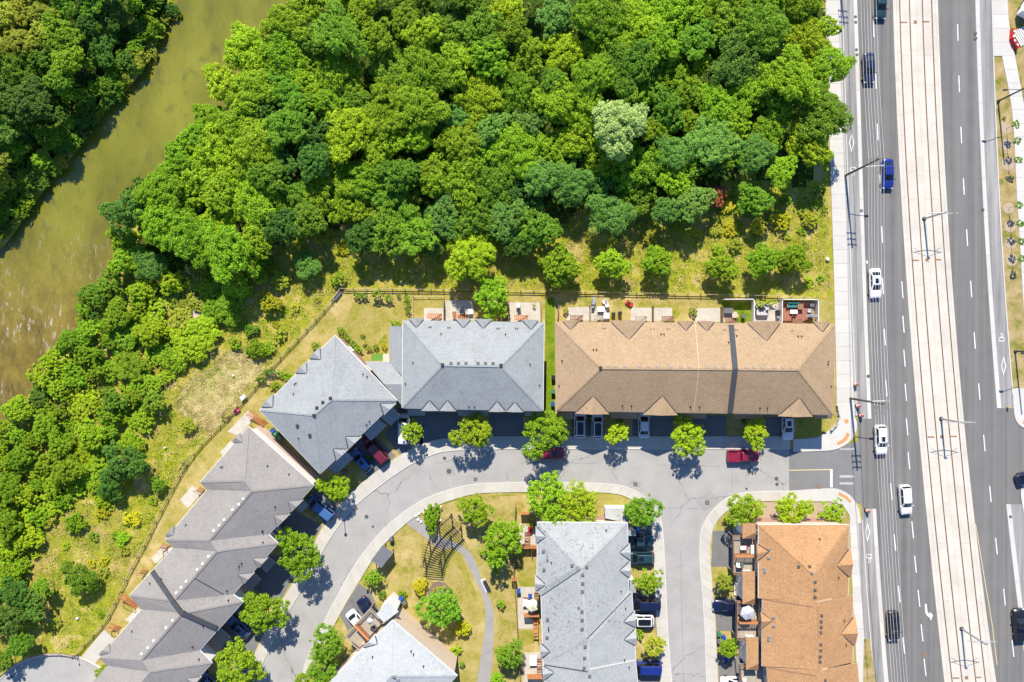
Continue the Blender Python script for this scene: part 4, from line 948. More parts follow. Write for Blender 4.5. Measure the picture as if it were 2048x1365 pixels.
for x, y in [(1144, 1131), (1173, 1134), (1165, 1150), (1165, 1167), (1165, 1183), (1164, 1223), (1164, 1240), (1164, 1258), (1170, 1293), (1169, 1316), (1168, 1336), (1179, 1352), (1087, 1103), (1088, 1140), (1095, 1239), (1094, 1275)]: Eh.vent(x, y, 'box', 'plastic_grey', 0.4)
for x, y in [(1212, 1061), (1095, 1121), (1103, 1126), (1242, 1183), (1251, 1217), (1097, 1256), (1097, 1261), (1249, 1320), (1258, 1335), (1157, 1216)]: Eh.vent(x, y, 'pipe', 'steel_dark')
Eh.low_roof([(1210, 1017), (1263, 1017), (1264, 1034), (1252, 1046), (1210, 1037)], (3.4, 3.4, 3.6, 4.0, 4.0), walls='siding_white')
for y0, y1 in ((1060, 1072), (1160, 1186), (1292, 1322)): Eh.low_roof([(1256, y0), (1272, y0), (1272, y1), (1256, y1)], (3.6, 3.0, 3.0, 3.6), walls='siding_white')

# --- orange row
Fh = House('townhouse_row', 'orange-shingled stepped townhouse row beside the avenue at lower right', (1610, 1200), 'shingle_orange', 'siding_beige', E0)
e, r = E0, 9.1
Fh.roof({'a': (1517, 1050, e), 'b': (1698, 1050, e), 'c': (1697, 1190, e), 'd': (1517, 1197, e), 'r': (1628, 1150, r), 's': (1632, 1206, r)}, [['a', 'b', 'r'], ['b', 'c', 's', 'r'], ['a', 'r', 's', 'd']])
Fh.roof({'a': (1525, 1198, e + .1), 'b': (1706, 1190, e + .1), 'c': (1706, 1325, e + .1), 'd': (1524, 1333, e + .1), 'r': (1634, 1206, r + .12), 's': (1642, 1340, r + .12)}, [['b', 'c', 's', 'r'], ['a', 'r', 's', 'd']])
Fh.roof({'a': (1533, 1335, e + .2), 'b': (1715, 1327, e + .2), 'c': (1728, 1480, e + .2), 'd': (1545, 1488, e + .2), 'r': (1644, 1341, r + .24), 's': (1660, 1490, r + .24)}, [['b', 'c', 's', 'r'], ['a', 'r', 's', 'd']])
Fh.walls([(1517, 1050), (1698, 1050), (1697, 1190), (1706, 1190), (1706, 1326), (1715, 1327), (1728, 1480), (1545, 1488), (1533, 1335), (1524, 1333), (1525, 1198), (1517, 1197)], lower='brick_wall', split=3.0, blank=(0,))
for b1, b2, ap in [((1697, 1095), (1697, 1157), (1674, 1132)), ((1706, 1231), (1706, 1294), (1683, 1268)), ((1517, 1087), (1517, 1123), (1537, 1104)), ((1525, 1224), (1525, 1259), (1545, 1242))]: Fh.gable(b1, b2, ap)
Fh.ridge_caps([((1519, 1052), (1628, 1150)), ((1696, 1052), (1628, 1150)), ((1628, 1150), (1632, 1205)), ((1635, 1208), (1642, 1338)), ((1645, 1343), (1655, 1440))], 'shingle_orange')
Fh.gutters([((1517, 1050), (1698, 1050)), ((1517, 1050), (1517, 1197)), ((1525, 1198), (1524, 1333)), ((1533, 1335), (1545, 1488)), ((1698, 1050), (1697, 1190)), ((1706, 1190), (1706, 1325))], 'gutter')
Fh.strip([(1634, 1204), (1705, 1190)], 0.2, 0.06, 'fence_pale'); Fh.strip([(1643, 1339), (1712, 1327)], 0.2, 0.06, 'fence_pale'); Fh.strip([(1527, 1199), (1624, 1214)], 0.12, 0.05, 'deck_brown'); Fh.strip([(1535, 1336), (1632, 1352)], 0.12, 0.05, 'deck_brown')  # pale strips are flashing; brown ones put each step's shadow line into colour
for x, y in [(1630, 1164), (1630, 1180), (1630, 1194), (1643, 1231), (1642, 1243), (1642, 1254), (1641, 1265), (1641, 1289), (1641, 1301), (1640, 1313), (1640, 1323), (1650, 1361), (1597, 1133), (1619, 1133)]: Fh.vent(x, y, 'box', 'iron', 0.34)
for x, y in [(1537, 1098), (1537, 1116), (1529, 1138), (1529, 1143), (1624, 1146), (1547, 1235), (1547, 1252), (1538, 1274), (1537, 1280)]: Fh.vent(x, y, 'box', 'steel_grey', 0.34)
for x, y in [(1639, 1078), (1677, 1155), (1688, 1241), (1692, 1290)]: Fh.vent(x, y, 'pipe', 'steel_dark')
for (x0, y0, x1, y1) in [(1485, 1047, 1511, 1078), (1485, 1143, 1510, 1209), (1492, 1275, 1517, 1340)]:
    zp = 5.6; xm = x0 + 17
    Fh.roof({'a': (x0, y0, 4.9), 'b': (x1, y0, zp), 'c': (x1, y1 - 12, zp), 'd': (x1, y1, 4.9), 'f': (x0, y1, 4.9)}, [['a', 'b', 'c', 'f'], ['f', 'c', 'd']], 0.14, 'porch_roof', None, True)
    Fh.walls([(x0, y0), (x1, y0), (x1, y1), (x0, y1)], 0.3, 4.75, m='siding_white', windows=False, name='porch_wall', pz=4.9)

# --- lower centre house
G = House('townhouse_row', 'pale blue-grey roofed house beside the park with beige side wall and front deck', (790, 1330), 'shingle_white', 'siding_beige', 8.0)
e, r = 8.0, 10.5
G.roof({'a': (785, 1241, e), 'b': (915, 1352, e), 'c': (815, 1465, e), 'l': (680, 1343, e), 'm': (580, 1450, e), 'r': (781, 1353, r), 's': (690, 1455, r)}, [['a', 'b', 'r'], ['a', 'r', 's', 'm', 'l'], ['b', 'c', 's', 'r']])
G.walls([(785, 1241), (915, 1352), (815, 1465), (580, 1450), (680, 1343)], wz=((2.0, 1.3), (4.8, 1.3)), blank=(0,))
G.gable((754, 1271), (728, 1297), (754, 1289))
G.ridge_caps([((785, 1243), (781, 1352)), ((913, 1352), (781, 1353)), ((781, 1353), (720, 1420))], 'shingle_white')
G.gutters([((785, 1241), (915, 1352)), ((785, 1241), (680, 1343))])
for x, y in [(788, 1353), (796, 1360)]: G.vent(x, y, 'box', 'steel_grey', 0.42)
for x, y in [(745, 1314), (822, 1303), (827, 1309), (847, 1333)]: G.vent(x, y, 'pipe', 'steel_dark')
G.low_roof([(752, 1229), (777, 1203), (797, 1224), (768, 1246)], (5.6, 5.6, 6.4, 6.4), walls='siding_white')
# ------------------------------------------------------------------ trees
def crown_mesh(key, Rc, nclump, per, lf, flat=0.8, seed=1, airy=0.0):
    def mk():
        rnd = random.Random(seed); v = []; f = []
        nl = rnd.randint(6, 10); lobes = [(Vector((0, 0, 0.1 * Rc)), 0.62 * Rc)]
        for i in range(nl):
            a_ = i * 6.283 / nl + rnd.uniform(-.45, .45); rr = Rc * rnd.uniform(0.38, 0.80); lobes.append((Vector((math.cos(a_) * rr, math.sin(a_) * rr, Rc * rnd.uniform(-0.30, 0.34))), Rc * rnd.uniform(0.22, 0.44)))
        wts = [l[1] ** 2 for l in lobes]
        for c in range(nclump):
            lc, lr = rnd.choices(lobes, wts)[0]
            while True:
                d = Vector((rnd.gauss(0, 1), rnd.gauss(0, 1), rnd.gauss(0, 1))).normalized()
                if d.z > -0.35: break
            rr = lr * (rnd.uniform(0.82, 1.08) if rnd.random() < 0.85 else rnd.uniform(0.3, 0.8))
            cc = lc + d * rr; cc = Vector((cc.x, cc.y, cc.z * flat)); rc = Rc * rnd.uniform(0.075, 0.145)
            for _ in range(per):
                u = Vector((rnd.gauss(0, 1), rnd.gauss(0, 1), rnd.gauss(0.25, 1))).normalized()
                p = cc + u * rc * rnd.uniform(0.45, 1.0); p.z -= 0.15 * rc
                n = (u * 0.7 + Vector((0, 0, 0.95)) + Vector((rnd.gauss(0, .55), rnd.gauss(0, .55), rnd.gauss(0, .35)))).normalized()
                a = n.orthogonal().normalized(); b = n.cross(a); t = rnd.uniform(0, 6.28)
                a, b = a * math.cos(t) + b * math.sin(t), b * math.cos(t) - a * math.sin(t)
                L = lf * rnd.uniform(0.65, 1.25); W = L * rnd.uniform(0.5, 0.8); k = len(v)
                v += [p - a * L * .5, p + b * W * .5 + n * L * .08, p + a * L * .5 - n * L * .1, p - b * W * .5 + n * L * .08]; f.append((k, k + 1, k + 2, k + 3))
        me = bpy.data.meshes.new('crown'); me.from_pydata([tuple(x) for x in v], [], f); me.materials.append(MAT['leaf_mid']); me.update(); return me
    return shared(('crown', key), mk)
def trunk_mesh(i):
    def mk():
        rnd = random.Random(40 + i); mb = MB(); n = 7
        mb.cyl((0, 0, -0.1), (rnd.uniform(-.03, .03), rnd.uniform(-.03, .03), 0.55), 0.045, 0.034, n, cap=False)
        for k in range(6):
            a = k * 1.05 + rnd.uniform(-.3, .3); z0 = rnd.uniform(0.42, 0.6); l = rnd.uniform(0.22, 0.34)
            p0 = Vector((0, 0, z0)); p1 = Vector((math.cos(a) * l * .5, math.sin(a) * l * .5, z0 + 0.16)); p2 = Vector((math.cos(a) * l, math.sin(a) * l, z0 + rnd.uniform(.2, .36)))
            mb.cyl(p0, p1, 0.024, 0.016, 5, cap=False); mb.cyl(p1, p2, 0.016, 0.006, 5, cap=False)
        return mb.mesh('trunk', MAT['bark'])
    return shared(('trunk', i), mk)
CLS = {'L': (4.5, 520, 46, 0.245, 6), 'M': (3.0, 330, 42, 0.215, 6), 'S': (1.8, 170, 40, 0.175, 4), 'T': (0.9, 60, 46, 0.15, 3), 'F': (3.2, 480, 44, 0.16, 2), 'A': (3.0, 250, 42, 0.20, 5), 'B': (1.8, 140, 38, 0.165, 4)}
def crown_for(r, fine=False, airy=False):
    k = 'F' if fine else ('A' if r > 2.3 else 'B') if airy and r > 1.3 else 'L' if r > 3.7 else 'M' if r > 2.3 else 'S' if r > 1.2 else 'T'
    Rc, nc, per, lf, nv = CLS[k]; i = random.randrange(nv)
    return crown_mesh(k + str(i), Rc, nc, per, lf, 0.8, 11 + i * 7 + ord(k)), Rc
def tree(px, py, rpx, kind, label=None, zc=None, group=None, name='broadleaf_tree', cat='tree', squash=1.0, sx=1.0, sy=1.0, fine=False, rz=None, airy=False):
    rm = rpx / S; zc = zc if zc is not None else max(rm * 1.25, 0.9); rm *= (CAM_H - zc) / CAM_H
    p = P(px, py, zc); base = Vector((p.x, p.y, 0)); h0 = ground_h(base.x, base.y) if in_poly(base.x, base.y, WILD) else 0.0
    root = empty(name, (base.x, base.y, max(h0, -0.7)), 0, label, cat, group)
    me, Rc = crown_for(rm, fine, airy); o = link('crown', me, MAT['leaf_' + kind], root, (0, 0, zc))
    s = rm / Rc; o.scale = (s * sx, s * sy, s * squash); o.rotation_euler = (random.uniform(-.08, .08), random.uniform(-.08, .08), rz if rz is not None else random.uniform(0, 6.28))
    th = zc + rm * 0.35; t = link('trunk', trunk_mesh(random.randrange(3)), None, root); 
    t.scale = (max(rm * 1.0, 0.5), max(rm * 1.0, 0.5), th); t.rotation_euler = (0, 0, random.uniform(0, 6.28))
    return root

# street, yard and park trees (pixel of crown centre, crown radius in pixels)
for a in [
    (825, 861, 23, 'lime', 'small lime-green street tree over the white van in the driveway', 3.6),
    (947, 867, 37, 'lime', 'lime-green street tree in front of the blue-grey row between two dark driveways', 4.2),
    (1093, 868, 46, 'bright', 'largest street tree of the straight street, shading a red car', 4.8),
    (1237, 866, 26, 'lime', 'small street tree between parked pale cars before the tan row', 3.8),
    (1377, 870, 36, 'lime', 'spreading yellow-green street tree in front of the middle of tan row', 4.0),
    (1509, 869, 28, 'lime', 'street tree shading the red pickup before the tan row', 3.9),
    (669, 979, 29, 'lime', 'lime street tree at the bend between blue-grey and grey rows', 3.8),
    (600, 1103, 48, 'bright', 'round green street tree nearest the bend along the grey row', 4.8),
    (528, 1225, 46, 'bright', 'round green street tree in the middle along the grey row', 4.8),
    (478, 1335, 50, 'bright', 'round green street tree cut by the bottom edge along the grey row', 4.8),
    (947, 1018, 31, 'bright', 'round green tree at the top of the small park', 3.2),
    (1000, 1083, 43, 'bright', 'large park tree overhanging the backyard fence', 4.2),
    (885, 1218, 42, 'mid', 'dense dark-green park tree beside the flower bed under the pergola', 3.4),
    (747, 1157, 18, 'bright', 'small green tree beside the driveway below the grey park shelter', 2.0),
    (1018, 1308, 29, 'mid', 'round green tree on the park side of the fence near bottom edge', 3.2),
    (995, 1357, 15, 'bright', 'little tree at the bottom edge right of the park path', 1.6),
    (655, 1290, 36, 'mid', 'tall olive-green tree in front of the deck, beside the lower crescent', 5.2),
    (645, 1335, 34, 'mid', 'olive-green tree below its twin at the lower crescent driveway', 4.6),
    (605, 1362, 20, 'bright', 'small bright tree at the bottom edge of the crescent sidewalk', 2.4),
    (1092, 1003, 48, 'bright', 'big green tree at the upper left end of the pale grey row', 4.8),
    (1160, 1003, 37, 'lime', 'yellow-green tree along the upper end wall of the pale grey row', 4.4),
    (1280, 1022, 37, 'mid', 'leafy tree at the street corner over the parked dark pickup', 4.8),
    (1297, 1163, 26, 'bright', 'green tree in the small front yard above the navy van, south street', 3.4),
    (1310, 1291, 26, 'olive', 'olive-toned tree above the bright blue van, south street', 3.2),
    (1493, 1022, 35, 'bright', 'bright tree at the corner of the south street by the orange row', 4.0),
    (1588, 1022, 33, 'lime', 'airy lime tree on the bed above the orange row', 3.2),
    (1664, 1024, 24, 'lime', 'small lime tree at the avenue end of the orange row bed', 2.6),
    (1448, 1166, 21, 'olive', 'small olive tree between driveways left of the orange row', 2.4),
    (1457, 1294, 23, 'bright', 'small bright tree shading a moped left of the orange row', 2.6),
    (215, 1350, 26, 'bright', 'green tree at the tip of the grey row by the turning circle', 3.0),
    (985, 597, 40, 'bright', 'green backyard tree leaning over the rail fence behind the blue-grey row', 3.6)]:
    tree(a[0], a[1], a[2] * 1.06, a[3], a[4], a[5], cat='tree', airy=True)
# clipped oval shrub and small bushes in the park
for a in [(863, 1036, 22, 'bright', 'tall oval clipped hedge bush beside the pergola', 'hedge_bush', 1.0, 0.85, 1.5), (840, 1172, 17, 'yellow', 'yellow-leaved shrub beside the pergola end', 'shrub', 1.1, 1, 1), (925, 1258, 17, 'yellow', 'yellow-flowering shrub right of the dense dark park tree', 'shrub', 1.0, 1, 1),
          (992, 1142, 11, 'bright', 'small round bush below the large park tree', 'shrub', 0.9, 1, 1), (966, 1105, 9, 'bright', 'little bush touching the large park tree on its left', 'shrub', 0.8, 1, 1), (1001, 1208, 10, 'bright', 'small round bush alone on the dry lawn right of the path', 'shrub', 0.9, 1, 1),
          (899, 1180, 6, 'mid', 'tiny green ball bush at the flower bed', 'shrub', 0.5, 1, 1), (888, 1176, 4.5, 'yellow', 'tiny yellow ball bush at the flower bed', 'shrub', 0.4, 1, 1), (868, 1180, 3.6, 'orange', 'larger orange flower clump in the park bed', 'flower_clump', 0.4, 1, 1), (878, 1175, 3.0, 'orange', 'smaller orange flower clump in the park bed', 'flower_clump', 0.4, 1, 1),
          (912, 1302, 14, 'lime', 'bright green grassy clump beside the beige house wall', 'shrub', 0.4, 1.1, 0.8), (924, 1329, 7, 'bright', 'small bush at the white step below the beige wall', 'shrub', 0.7, 1, 1), (805, 1190, 10, 'bright', 'low green clump by the bins beside the deck house', 'shrub', 0.3, 1, 1),
          (764, 1190, 10, 'mid', 'dark bush in the shade beside the deck house walk', 'shrub', 0.6, 1, 1),
          (984, 872, 1, 'mid', None, None, 0, 1, 1),
          (714, 590, 9, 'bright', 'leftmost bush along the inside of the rail fence corner', 'shrub', 0.9, 1.1, .8), (728, 591, 8, 'mid', 'second bush from the fence corner', 'shrub', 0.8, 1, 1), (754, 589, 13, 'bright', 'tall bush along the rail fence with long shadow', 'shrub', 1.3, 1, .8), (777, 596, 9, 'mid', 'bush just right of the tall fence bush', 'shrub', 1.0, 1, 1),
          (797, 592, 5, 'mid', 'tiny bush on the fence line left of the hedge strip', 'shrub', 0.5, 1, 1), (813, 594, 6, 'mid', 'uppermost bush of the short hedge by the pale rail', 'shrub', 0.7, 1, 1), (814, 606, 8, 'bright', 'middle bush of the short hedge by the pale rail', 'shrub', 0.9, 1, 1), (815, 620, 7, 'mid', 'lowest bush of the short hedge by the pale rail', 'shrub', 0.8, 1, 1),
          (792, 648, 10, 'bright', 'low bush against the corner of the side roof', 'shrub', 0.7, 1.2, .7), (726, 675, 8, 'dark', 'thin dark sapling alone in the dry yard', 'sapling', 1.6, .8, .8),
          (682, 662, 9, 'bright', 'first bush of the hedge row beside the diagonal house', 'shrub', 0.7, 1, 1), (694, 676, 8, 'bright', 'second bush of the hedge row beside the diagonal house', 'shrub', 0.7, 1, 1), (706, 688, 9, 'mid', 'third bush of the hedge row beside the diagonal house', 'shrub', 0.7, 1, 1), (716, 698, 9, 'bright', 'last bush of the hedge row beside the diagonal house', 'shrub', 0.7, 1, 1),
          (738, 697, 7, 'olive', 'left plant of the flower strip above the little turf', 'shrub', 0.5, 1, 1), (752, 695, 7, 'mid', 'middle plant of the flower strip above the little turf', 'shrub', 0.5, 1, 1), (768, 693, 7, 'yellow', 'right yellow plant of the flower strip above the little turf', 'shrub', 0.5, 1, 1),
          (632, 693, 10, 'bright', 'bush at the upper back edge of the diagonal house', 'shrub', 0.7, 1, 1), (570, 752, 12, 'bright', 'leafy vegetable clump nearer the fence behind diagonal house', 'shrub', 0.5, 1.4, .8), (552, 772, 11, 'bright', 'leafy vegetable clump along the edge of diagonal house', 'shrub', 0.5, 1.2, .9), (540, 744, 11, 'dark', 'dark climbing bush on the diagonal fence', 'shrub', 0.9, 1.5, .7), (522, 760, 10, 'dark', 'lower dark climbing bush on the diagonal fence', 'shrub', 0.8, 1.3, .7),
          (1386, 624, 9, 'bright', 'small bush beside the pale patio behind the tan row', 'shrub', 0.7, 1, 1), (1132, 623, 7, 'olive', 'olive plant at the shaded corner patio behind the tan row', 'shrub', 0.6, 1, 1), (1519, 608, 9, 'lime', 'left leafy planter on the grey patio behind tan row', 'shrub', 0.8, 1, 1), (1540, 605, 9, 'lime', 'right leafy planter on the grey patio behind tan row', 'shrub', 0.8, 1.3, .8),
          (1068, 612, 4, 'lime', 'small potted plant on the right patio behind blue-grey row', 'shrub', 0.6, 1, 1), (1461, 1040, 8, 'dark', 'dark bush at the dry patch by the corner tree', 'shrub', 0.7, 1, 1), (1276, 1178, 9, 'bright', 'bush against the white porch, south street', 'shrub', 0.8, 1, 1.2), (1279, 1268, 10, 'bright', 'bush beside the porch below the white car', 'shrub', 0.8, .9, 1.3),
          (2009, 236, 4, 'yellow', 'tiny yellow plant in the east verge', 'shrub', 0.3, 1, 1)]:
    if a[4]: tree(a[0], a[1], a[2], a[3], a[4], a[6], name=a[5], cat='sapling' if a[5] == 'sapling' else 'flowers' if a[5] == 'flower_clump' else 'bush', sx=a[7], sy=a[8], rz=0.0)
for i, (x, y) in enumerate([(1183, 838), (1240, 842), (1368, 845), (1378, 848), (946, 838), (1094, 838), (818, 838), (1490, 842), (738, 918)]):
    where = ('between the two pale cars and small street tree', 'above the small street tree, tan row', 'above left of the spreading street tree', 'above right of the spreading street tree', 'above the lime street tree, blue-grey row', 'above the largest street tree', 'beside the white van', 'above the tree shading the red pickup', 'before the diagonal house near the bin')[i]
    tree(x, y, 9, 'dark', f'dark shaded shrub {where}', 0.6, 'shaded foundation shrubs along the house fronts', 'shrub', 'bush')
# young trees in round pits on the east verge
for i, (x, y) in enumerate([(2012, 258), (2013, 290), (2016, 328), (2017, 417), (2020, 453), (2021, 487), (2023, 521)]):
    o_ = ('first', 'second', 'third', 'fourth', 'fifth', 'sixth', 'seventh')[i]
    b = P(x, y, 0); q = tree(CX + (x - CX) * CAM_H / (CAM_H - 2.6), CY + (y - CY) * CAM_H / (CAM_H - 2.6), 9, 'mid', f'{o_} young tree from the top in the round pits east of the avenue', 2.6, 'young trees in pits on the east verge', 'young_tree', 'tree')

# six clipped trees in a row behind the rail fence
for i, (x, y, r_) in enumerate([(1118, 530, 45), (1222, 526, 34), (1316, 523, 35), (1443, 528, 37), (1524, 524, 38), (1588, 520, 35)]):
    o_ = ('first and widest', 'second', 'third', 'fourth', 'fifth', 'sixth and rightmost')[i]
    tree(x, y, r_, 'bright', f'{o_} tree from the left in the row behind the rail fence', 3.1, 'row of bright trees behind the rail fence')
# singled-out trees at the edge of the wood
for a in [(1238, 248, 62, 'silver', 'pale silver-green willow-like tree in the middle of the wood', 9.5, 0), (1085, 352, 46, 'blue', 'soft blue-green feathery tree left of its lighter twin', 5.5, 1), (1143, 368, 44, 'blue', 'feathery green tree touching the blue-green one on its right', 5.0, 1), (1220, 428, 49, 'blue', 'lowest feathery blue-green tree above the clipped row', 4.5, 1),
          (1420, 290, 52, 'blue', 'large blue-green tree above the small red tree', 6.0, 0), (1345, 305, 42, 'blue', 'dull green tree left of the large blue-green one', 5.5, 1), (1508, 305, 42, 'blue', 'hazy blue-green tree right of the large blue-green one', 5.5, 1), (1335, 422, 36, 'blue', 'left half of the split tree left of the small red tree', 4.0, 0), (1388, 408, 42, 'blue', 'right half of the split tree left of the small red tree', 4.4, 0),
          (1433, 393, 20, 'red', 'small coppery red tree at the edge of the wood', 2.6, 0), (1510, 400, 37, 'mid', 'rounded tree right of the small red tree', 4.0, 0), (1562, 345, 36, 'bright', 'bright tree between hazy tree and avenue sidewalk', 5.0, 0), (1638, 383, 15, 'dark', 'small dark bush beside the avenue sidewalk', 1.4, 0),
          (938, 515, 51, 'lime', 'bright lime tree standing out from the dark hedge of trees', 4.6, 0), (617, 530, 31, 'blue', 'hazy grey-green shrub alone in the meadow', 1.8, 1), (680, 558, 14, 'bright', 'bright bush just outside the fence corner', 1.0, 0), (668, 562, 10, 'bright', 'smaller bright bush left of the one at the fence corner', 0.8, 0),
          (795, 348, 42, 'mid', 'deep green tree with bluish shade above the dark hedge', 6.0, 0), (300, 530, 36, 'blue', 'grey-green round shrub near the fallen orange branch', 2.6, 1),
          (538, 605, 23, 'yellow', 'yellow bush in the meadow left of the fence', 1.4, 0),
          (250, 922, 44, 'dark', 'dark round bush in the lower meadow', 3.0, 0), (222, 972, 30, 'dark', 'lesser dark bush joined below the dark round bush', 2.0, 0), (165, 1160, 32, 'mid', 'single round green bush low in the meadow', 2.0, 0), (318, 970, 18, 'mid', 'small bush in the meadow next to the diagonal fence', 1.2, 0), (375, 852, 16, 'olive', 'flattened dull bush by the mown strip', 0.8, 0)]:
    tree(a[0], a[1], a[2], a[3], a[4], a[5], fine=bool(a[6]) and a[2] > 28, name='broadleaf_tree' if a[5] > 2.2 else 'shrub', cat='tree' if a[5] > 2.2 else 'bush')
# dark hedge of trees left of the lime tree
for i, (x, y, r_, k) in enumerate([(722, 478, 38, 'dark'), (775, 466, 44, 'mid'), (835, 470, 46, 'mid'), (890, 440, 44, 'blue'), (955, 440, 46, 'mid'), (1015, 440, 44, 'blue'), (1075, 455, 46, 'mid'), (740, 430, 24, 'olive'), (905, 410, 30, 'silver'), (1040, 492, 34, 'dark'), (865, 495, 30, 'dark')]):
    o_ = ('first', 'second', 'third', 'fourth', 'fifth', 'sixth', 'seventh', 'eighth', 'ninth', 'tenth', 'eleventh')[i]
    tree(x, y, r_, k, f'{o_} tree counted from the left in the thick hedge above the fence', 4.2, 'hedge of trees above the fence') if i < 7 else tree(x, y, r_, k, ('olive scrub at the left top of the dark hedge', 'pale grass-green scrub above the dark hedge', 'low dark tree right of the lime tree', 'low dark tree left of the lime tree')[i - 7], 3.2, 'dark hedge of trees above the fence')

# the wood between river and avenue, filled tree by tree
WOOD = [(645, -60), (1650, -60), (1662, 60), (1665, 180), (1640, 260), (1600, 330), (1560, 330), (1460, 330), (1380, 360), (1300, 400), (1180, 380), (1120, 400), (1000, 410), (880, 395), (700, 420), (620, 440), (560, 470), (480, 500), (400, 520), (300, 480), (235, 455), (255, 385), (370, 300), (400, 205), (470, 115), (565, 40)]
SCRUB = [(235, 470), (330, 545), (430, 520), (540, 520), (490, 600), (420, 690), (330, 760), (300, 860), (210, 930), (120, 1010), (40, 1120), (0, 1190), (-40, 1200), (-40, 900), (30, 820), (90, 720), (160, 620), (215, 560)]
LEFTB = [(-60, -60), (330, -60), (315, 30), (275, 105), (225, 160), (180, 205), (140, 260), (85, 330), (40, 385), (10, 430), (-60, 480)]
taken = [(1238, 248, 66), (1085, 352, 42), (1143, 368, 38), (1220, 428, 45), (1420, 290, 48), (1345, 305, 38), (1508, 305, 38), (1335, 422, 34), (1388, 408, 38), (1433, 393, 26), (1510, 400, 34), (1562, 345, 34), (795, 348, 38), (300, 530, 30)]
def fill(poly, rlo, rhi, tries, over, seed):
    rnd = random.Random(seed); out = []
    xs = [p[0] for p in poly]; ys = [p[1] for p in poly]
    for t in range(tries):
        x, y = rnd.uniform(min(xs), max(xs)), rnd.uniform(min(ys), max(ys)); r = rnd.uniform(rlo, rhi)
        if t > tries * 0.5: r = rnd.uniform(rlo * 0.65, rlo * 1.2)
        if not in_poly(x, y, poly): continue
        if any(math.hypot(x - a, y - b) < (r + c) * over for a, b, c in out + taken): continue
        out.append((x, y, r))
    return out
ORD0 = ['first', 'second', 'third', 'fourth', 'fifth', 'sixth', 'seventh', 'eighth', 'ninth', 'tenth', 'eleventh', 'twelfth', 'thirteenth', 'fourteenth', 'fifteenth', 'sixteenth', 'seventeenth', 'eighteenth', 'nineteenth', 'twentieth', 'twenty-first', 'twenty-second', 'twenty-third', 'twenty-fourth', 'twenty-fifth']
ORD = ORD0[:20] + [('twenty-', 'thirty-', 'forty-', 'fifty-')[j // 9] + ORD0[j % 9] for j in range(36)]
KW = {'lime': 'lime green', 'bright': 'bright green', 'mid': 'mid-green', 'dark': 'dark green', 'blue': 'blue-green', 'olive': 'olive', 'silver': 'pale grey-green', 'yellow': 'yellowish'}
def hashk(x, y, table):
    v = noise.noise((x * 0.006, y * 0.006, 5.0)) * 0.75 + random.uniform(-0.32, 0.32) + 0.5
    v = min(max(v, 0), 0.999); acc = 0
    for k, wgt in table:
        acc += wgt
        if v < acc: return k
    return table[-1][0]
wood = fill(WOOD, 34, 56, 5200, 0.655, 3)
def bank_d(x, y): return min(math.hypot(x - a, y - b) for a, b in smooth_line(BANK_R, 4))
river_side = sorted([t for t in wood if bank_d(t[0], t[1]) < 75], key=lambda t: t[1])
ave_side = sorted([t for t in wood if t[0] > 1600 and t not in river_side], key=lambda t: t[1])
low_side = sorted([t for t in wood if t not in river_side and t not in ave_side and not in_poly(t[0], t[1] + 75, WOOD)], key=lambda t: t[0])
rest = [t for t in wood if t not in river_side and t not in ave_side and t not in low_side]
inner_lab = {}
for b_ in range(6):
    row = sorted([t for t in rest if b_ == min(5, max(0, int(t[1] // 72)))])
    for i, t in enumerate(row): inner_lab[(t[0], t[1])] = f'{ORD[min(i, 55)]} tree from the river in the {ORD[b_]} row of the wood below the top edge'
TB = [('dark', .10), ('mid', .25), ('bright', .38), ('lime', .24), ('blue', .03)]
for grp, lst in (('river', river_side), ('avenue', ave_side), ('meadow', low_side), ('inner', rest)):
    for i, (x, y, r_) in enumerate(lst):
        k = hashk(x, y, TB); zc = random.uniform(5.0, 8.8) if grp == 'inner' else random.uniform(4.4, 6.4)
        if x > 650 and y > 200: zc = min(zc, max(3.2, 7.5 - (y - 200) * 0.022))
        if grp == 'river': lab = f'{ORD[i]} tree from the top along the right bank of the river' if True else f'{KW[k]} tree low on the right river bank'
        elif grp == 'avenue': lab = f'{ORD[min(i, 55)]} tree from the top of the wood edge along avenue sidewalk'
        elif grp == 'meadow': lab = f'{ORD[min(i, 55)]} tree from the left along the lower edge of the wood'
        else: lab = inner_lab[(x, y)]
        el = random.uniform(0.84, 1.12)
        tree(x, y, r_ * 1.12, k, lab, zc, f'{KW[k]} trees inside the wood' if grp == 'inner' else f'trees along the {grp} edge of the wood', sx=el, sy=1.0 / el)
scr = fill(SCRUB, 16, 34, 3600, 0.69, 8); cnt = {}
for (x, y, r_) in sorted(scr, key=lambda t: t[1]):
    near = bank_d(x, y) < 62; low = (not near) and noise.noise((x * .012, y * .012, 2)) + random.uniform(-.25, .25) > -0.26
    k = hashk(x, y + 300, [('bright', .45), ('lime', .45), ('olive', .10)] if low else [('dark', .04), ('mid', .20), ('bright', .42), ('lime', .34)])
    big = r_ > 24 and not low; place = 'at the lower river edge' if near else 'in the scrub beside the meadow'
    key = (k, big, near); cnt[key] = cnt.get(key, 0) + 1
    lab = f'{ORD[min(cnt[key] - 1, 55)]} {KW[k]} {"tree" if big else "bush"} from the top {place}'
    tree(x, y, r_ * (1.1 if not low else 1.15), k, lab, (r_ / S * 0.42) if low else max(1.0, r_ / S * 1.0), 'scrub between the river and the meadow', 'broadleaf_tree' if big else 'shrub', 'tree' if big else 'bush', squash=0.6 if low else 1.0)
cnt = {}
lb = fill(LEFTB, 30, 56, 2400, 0.60, 5)
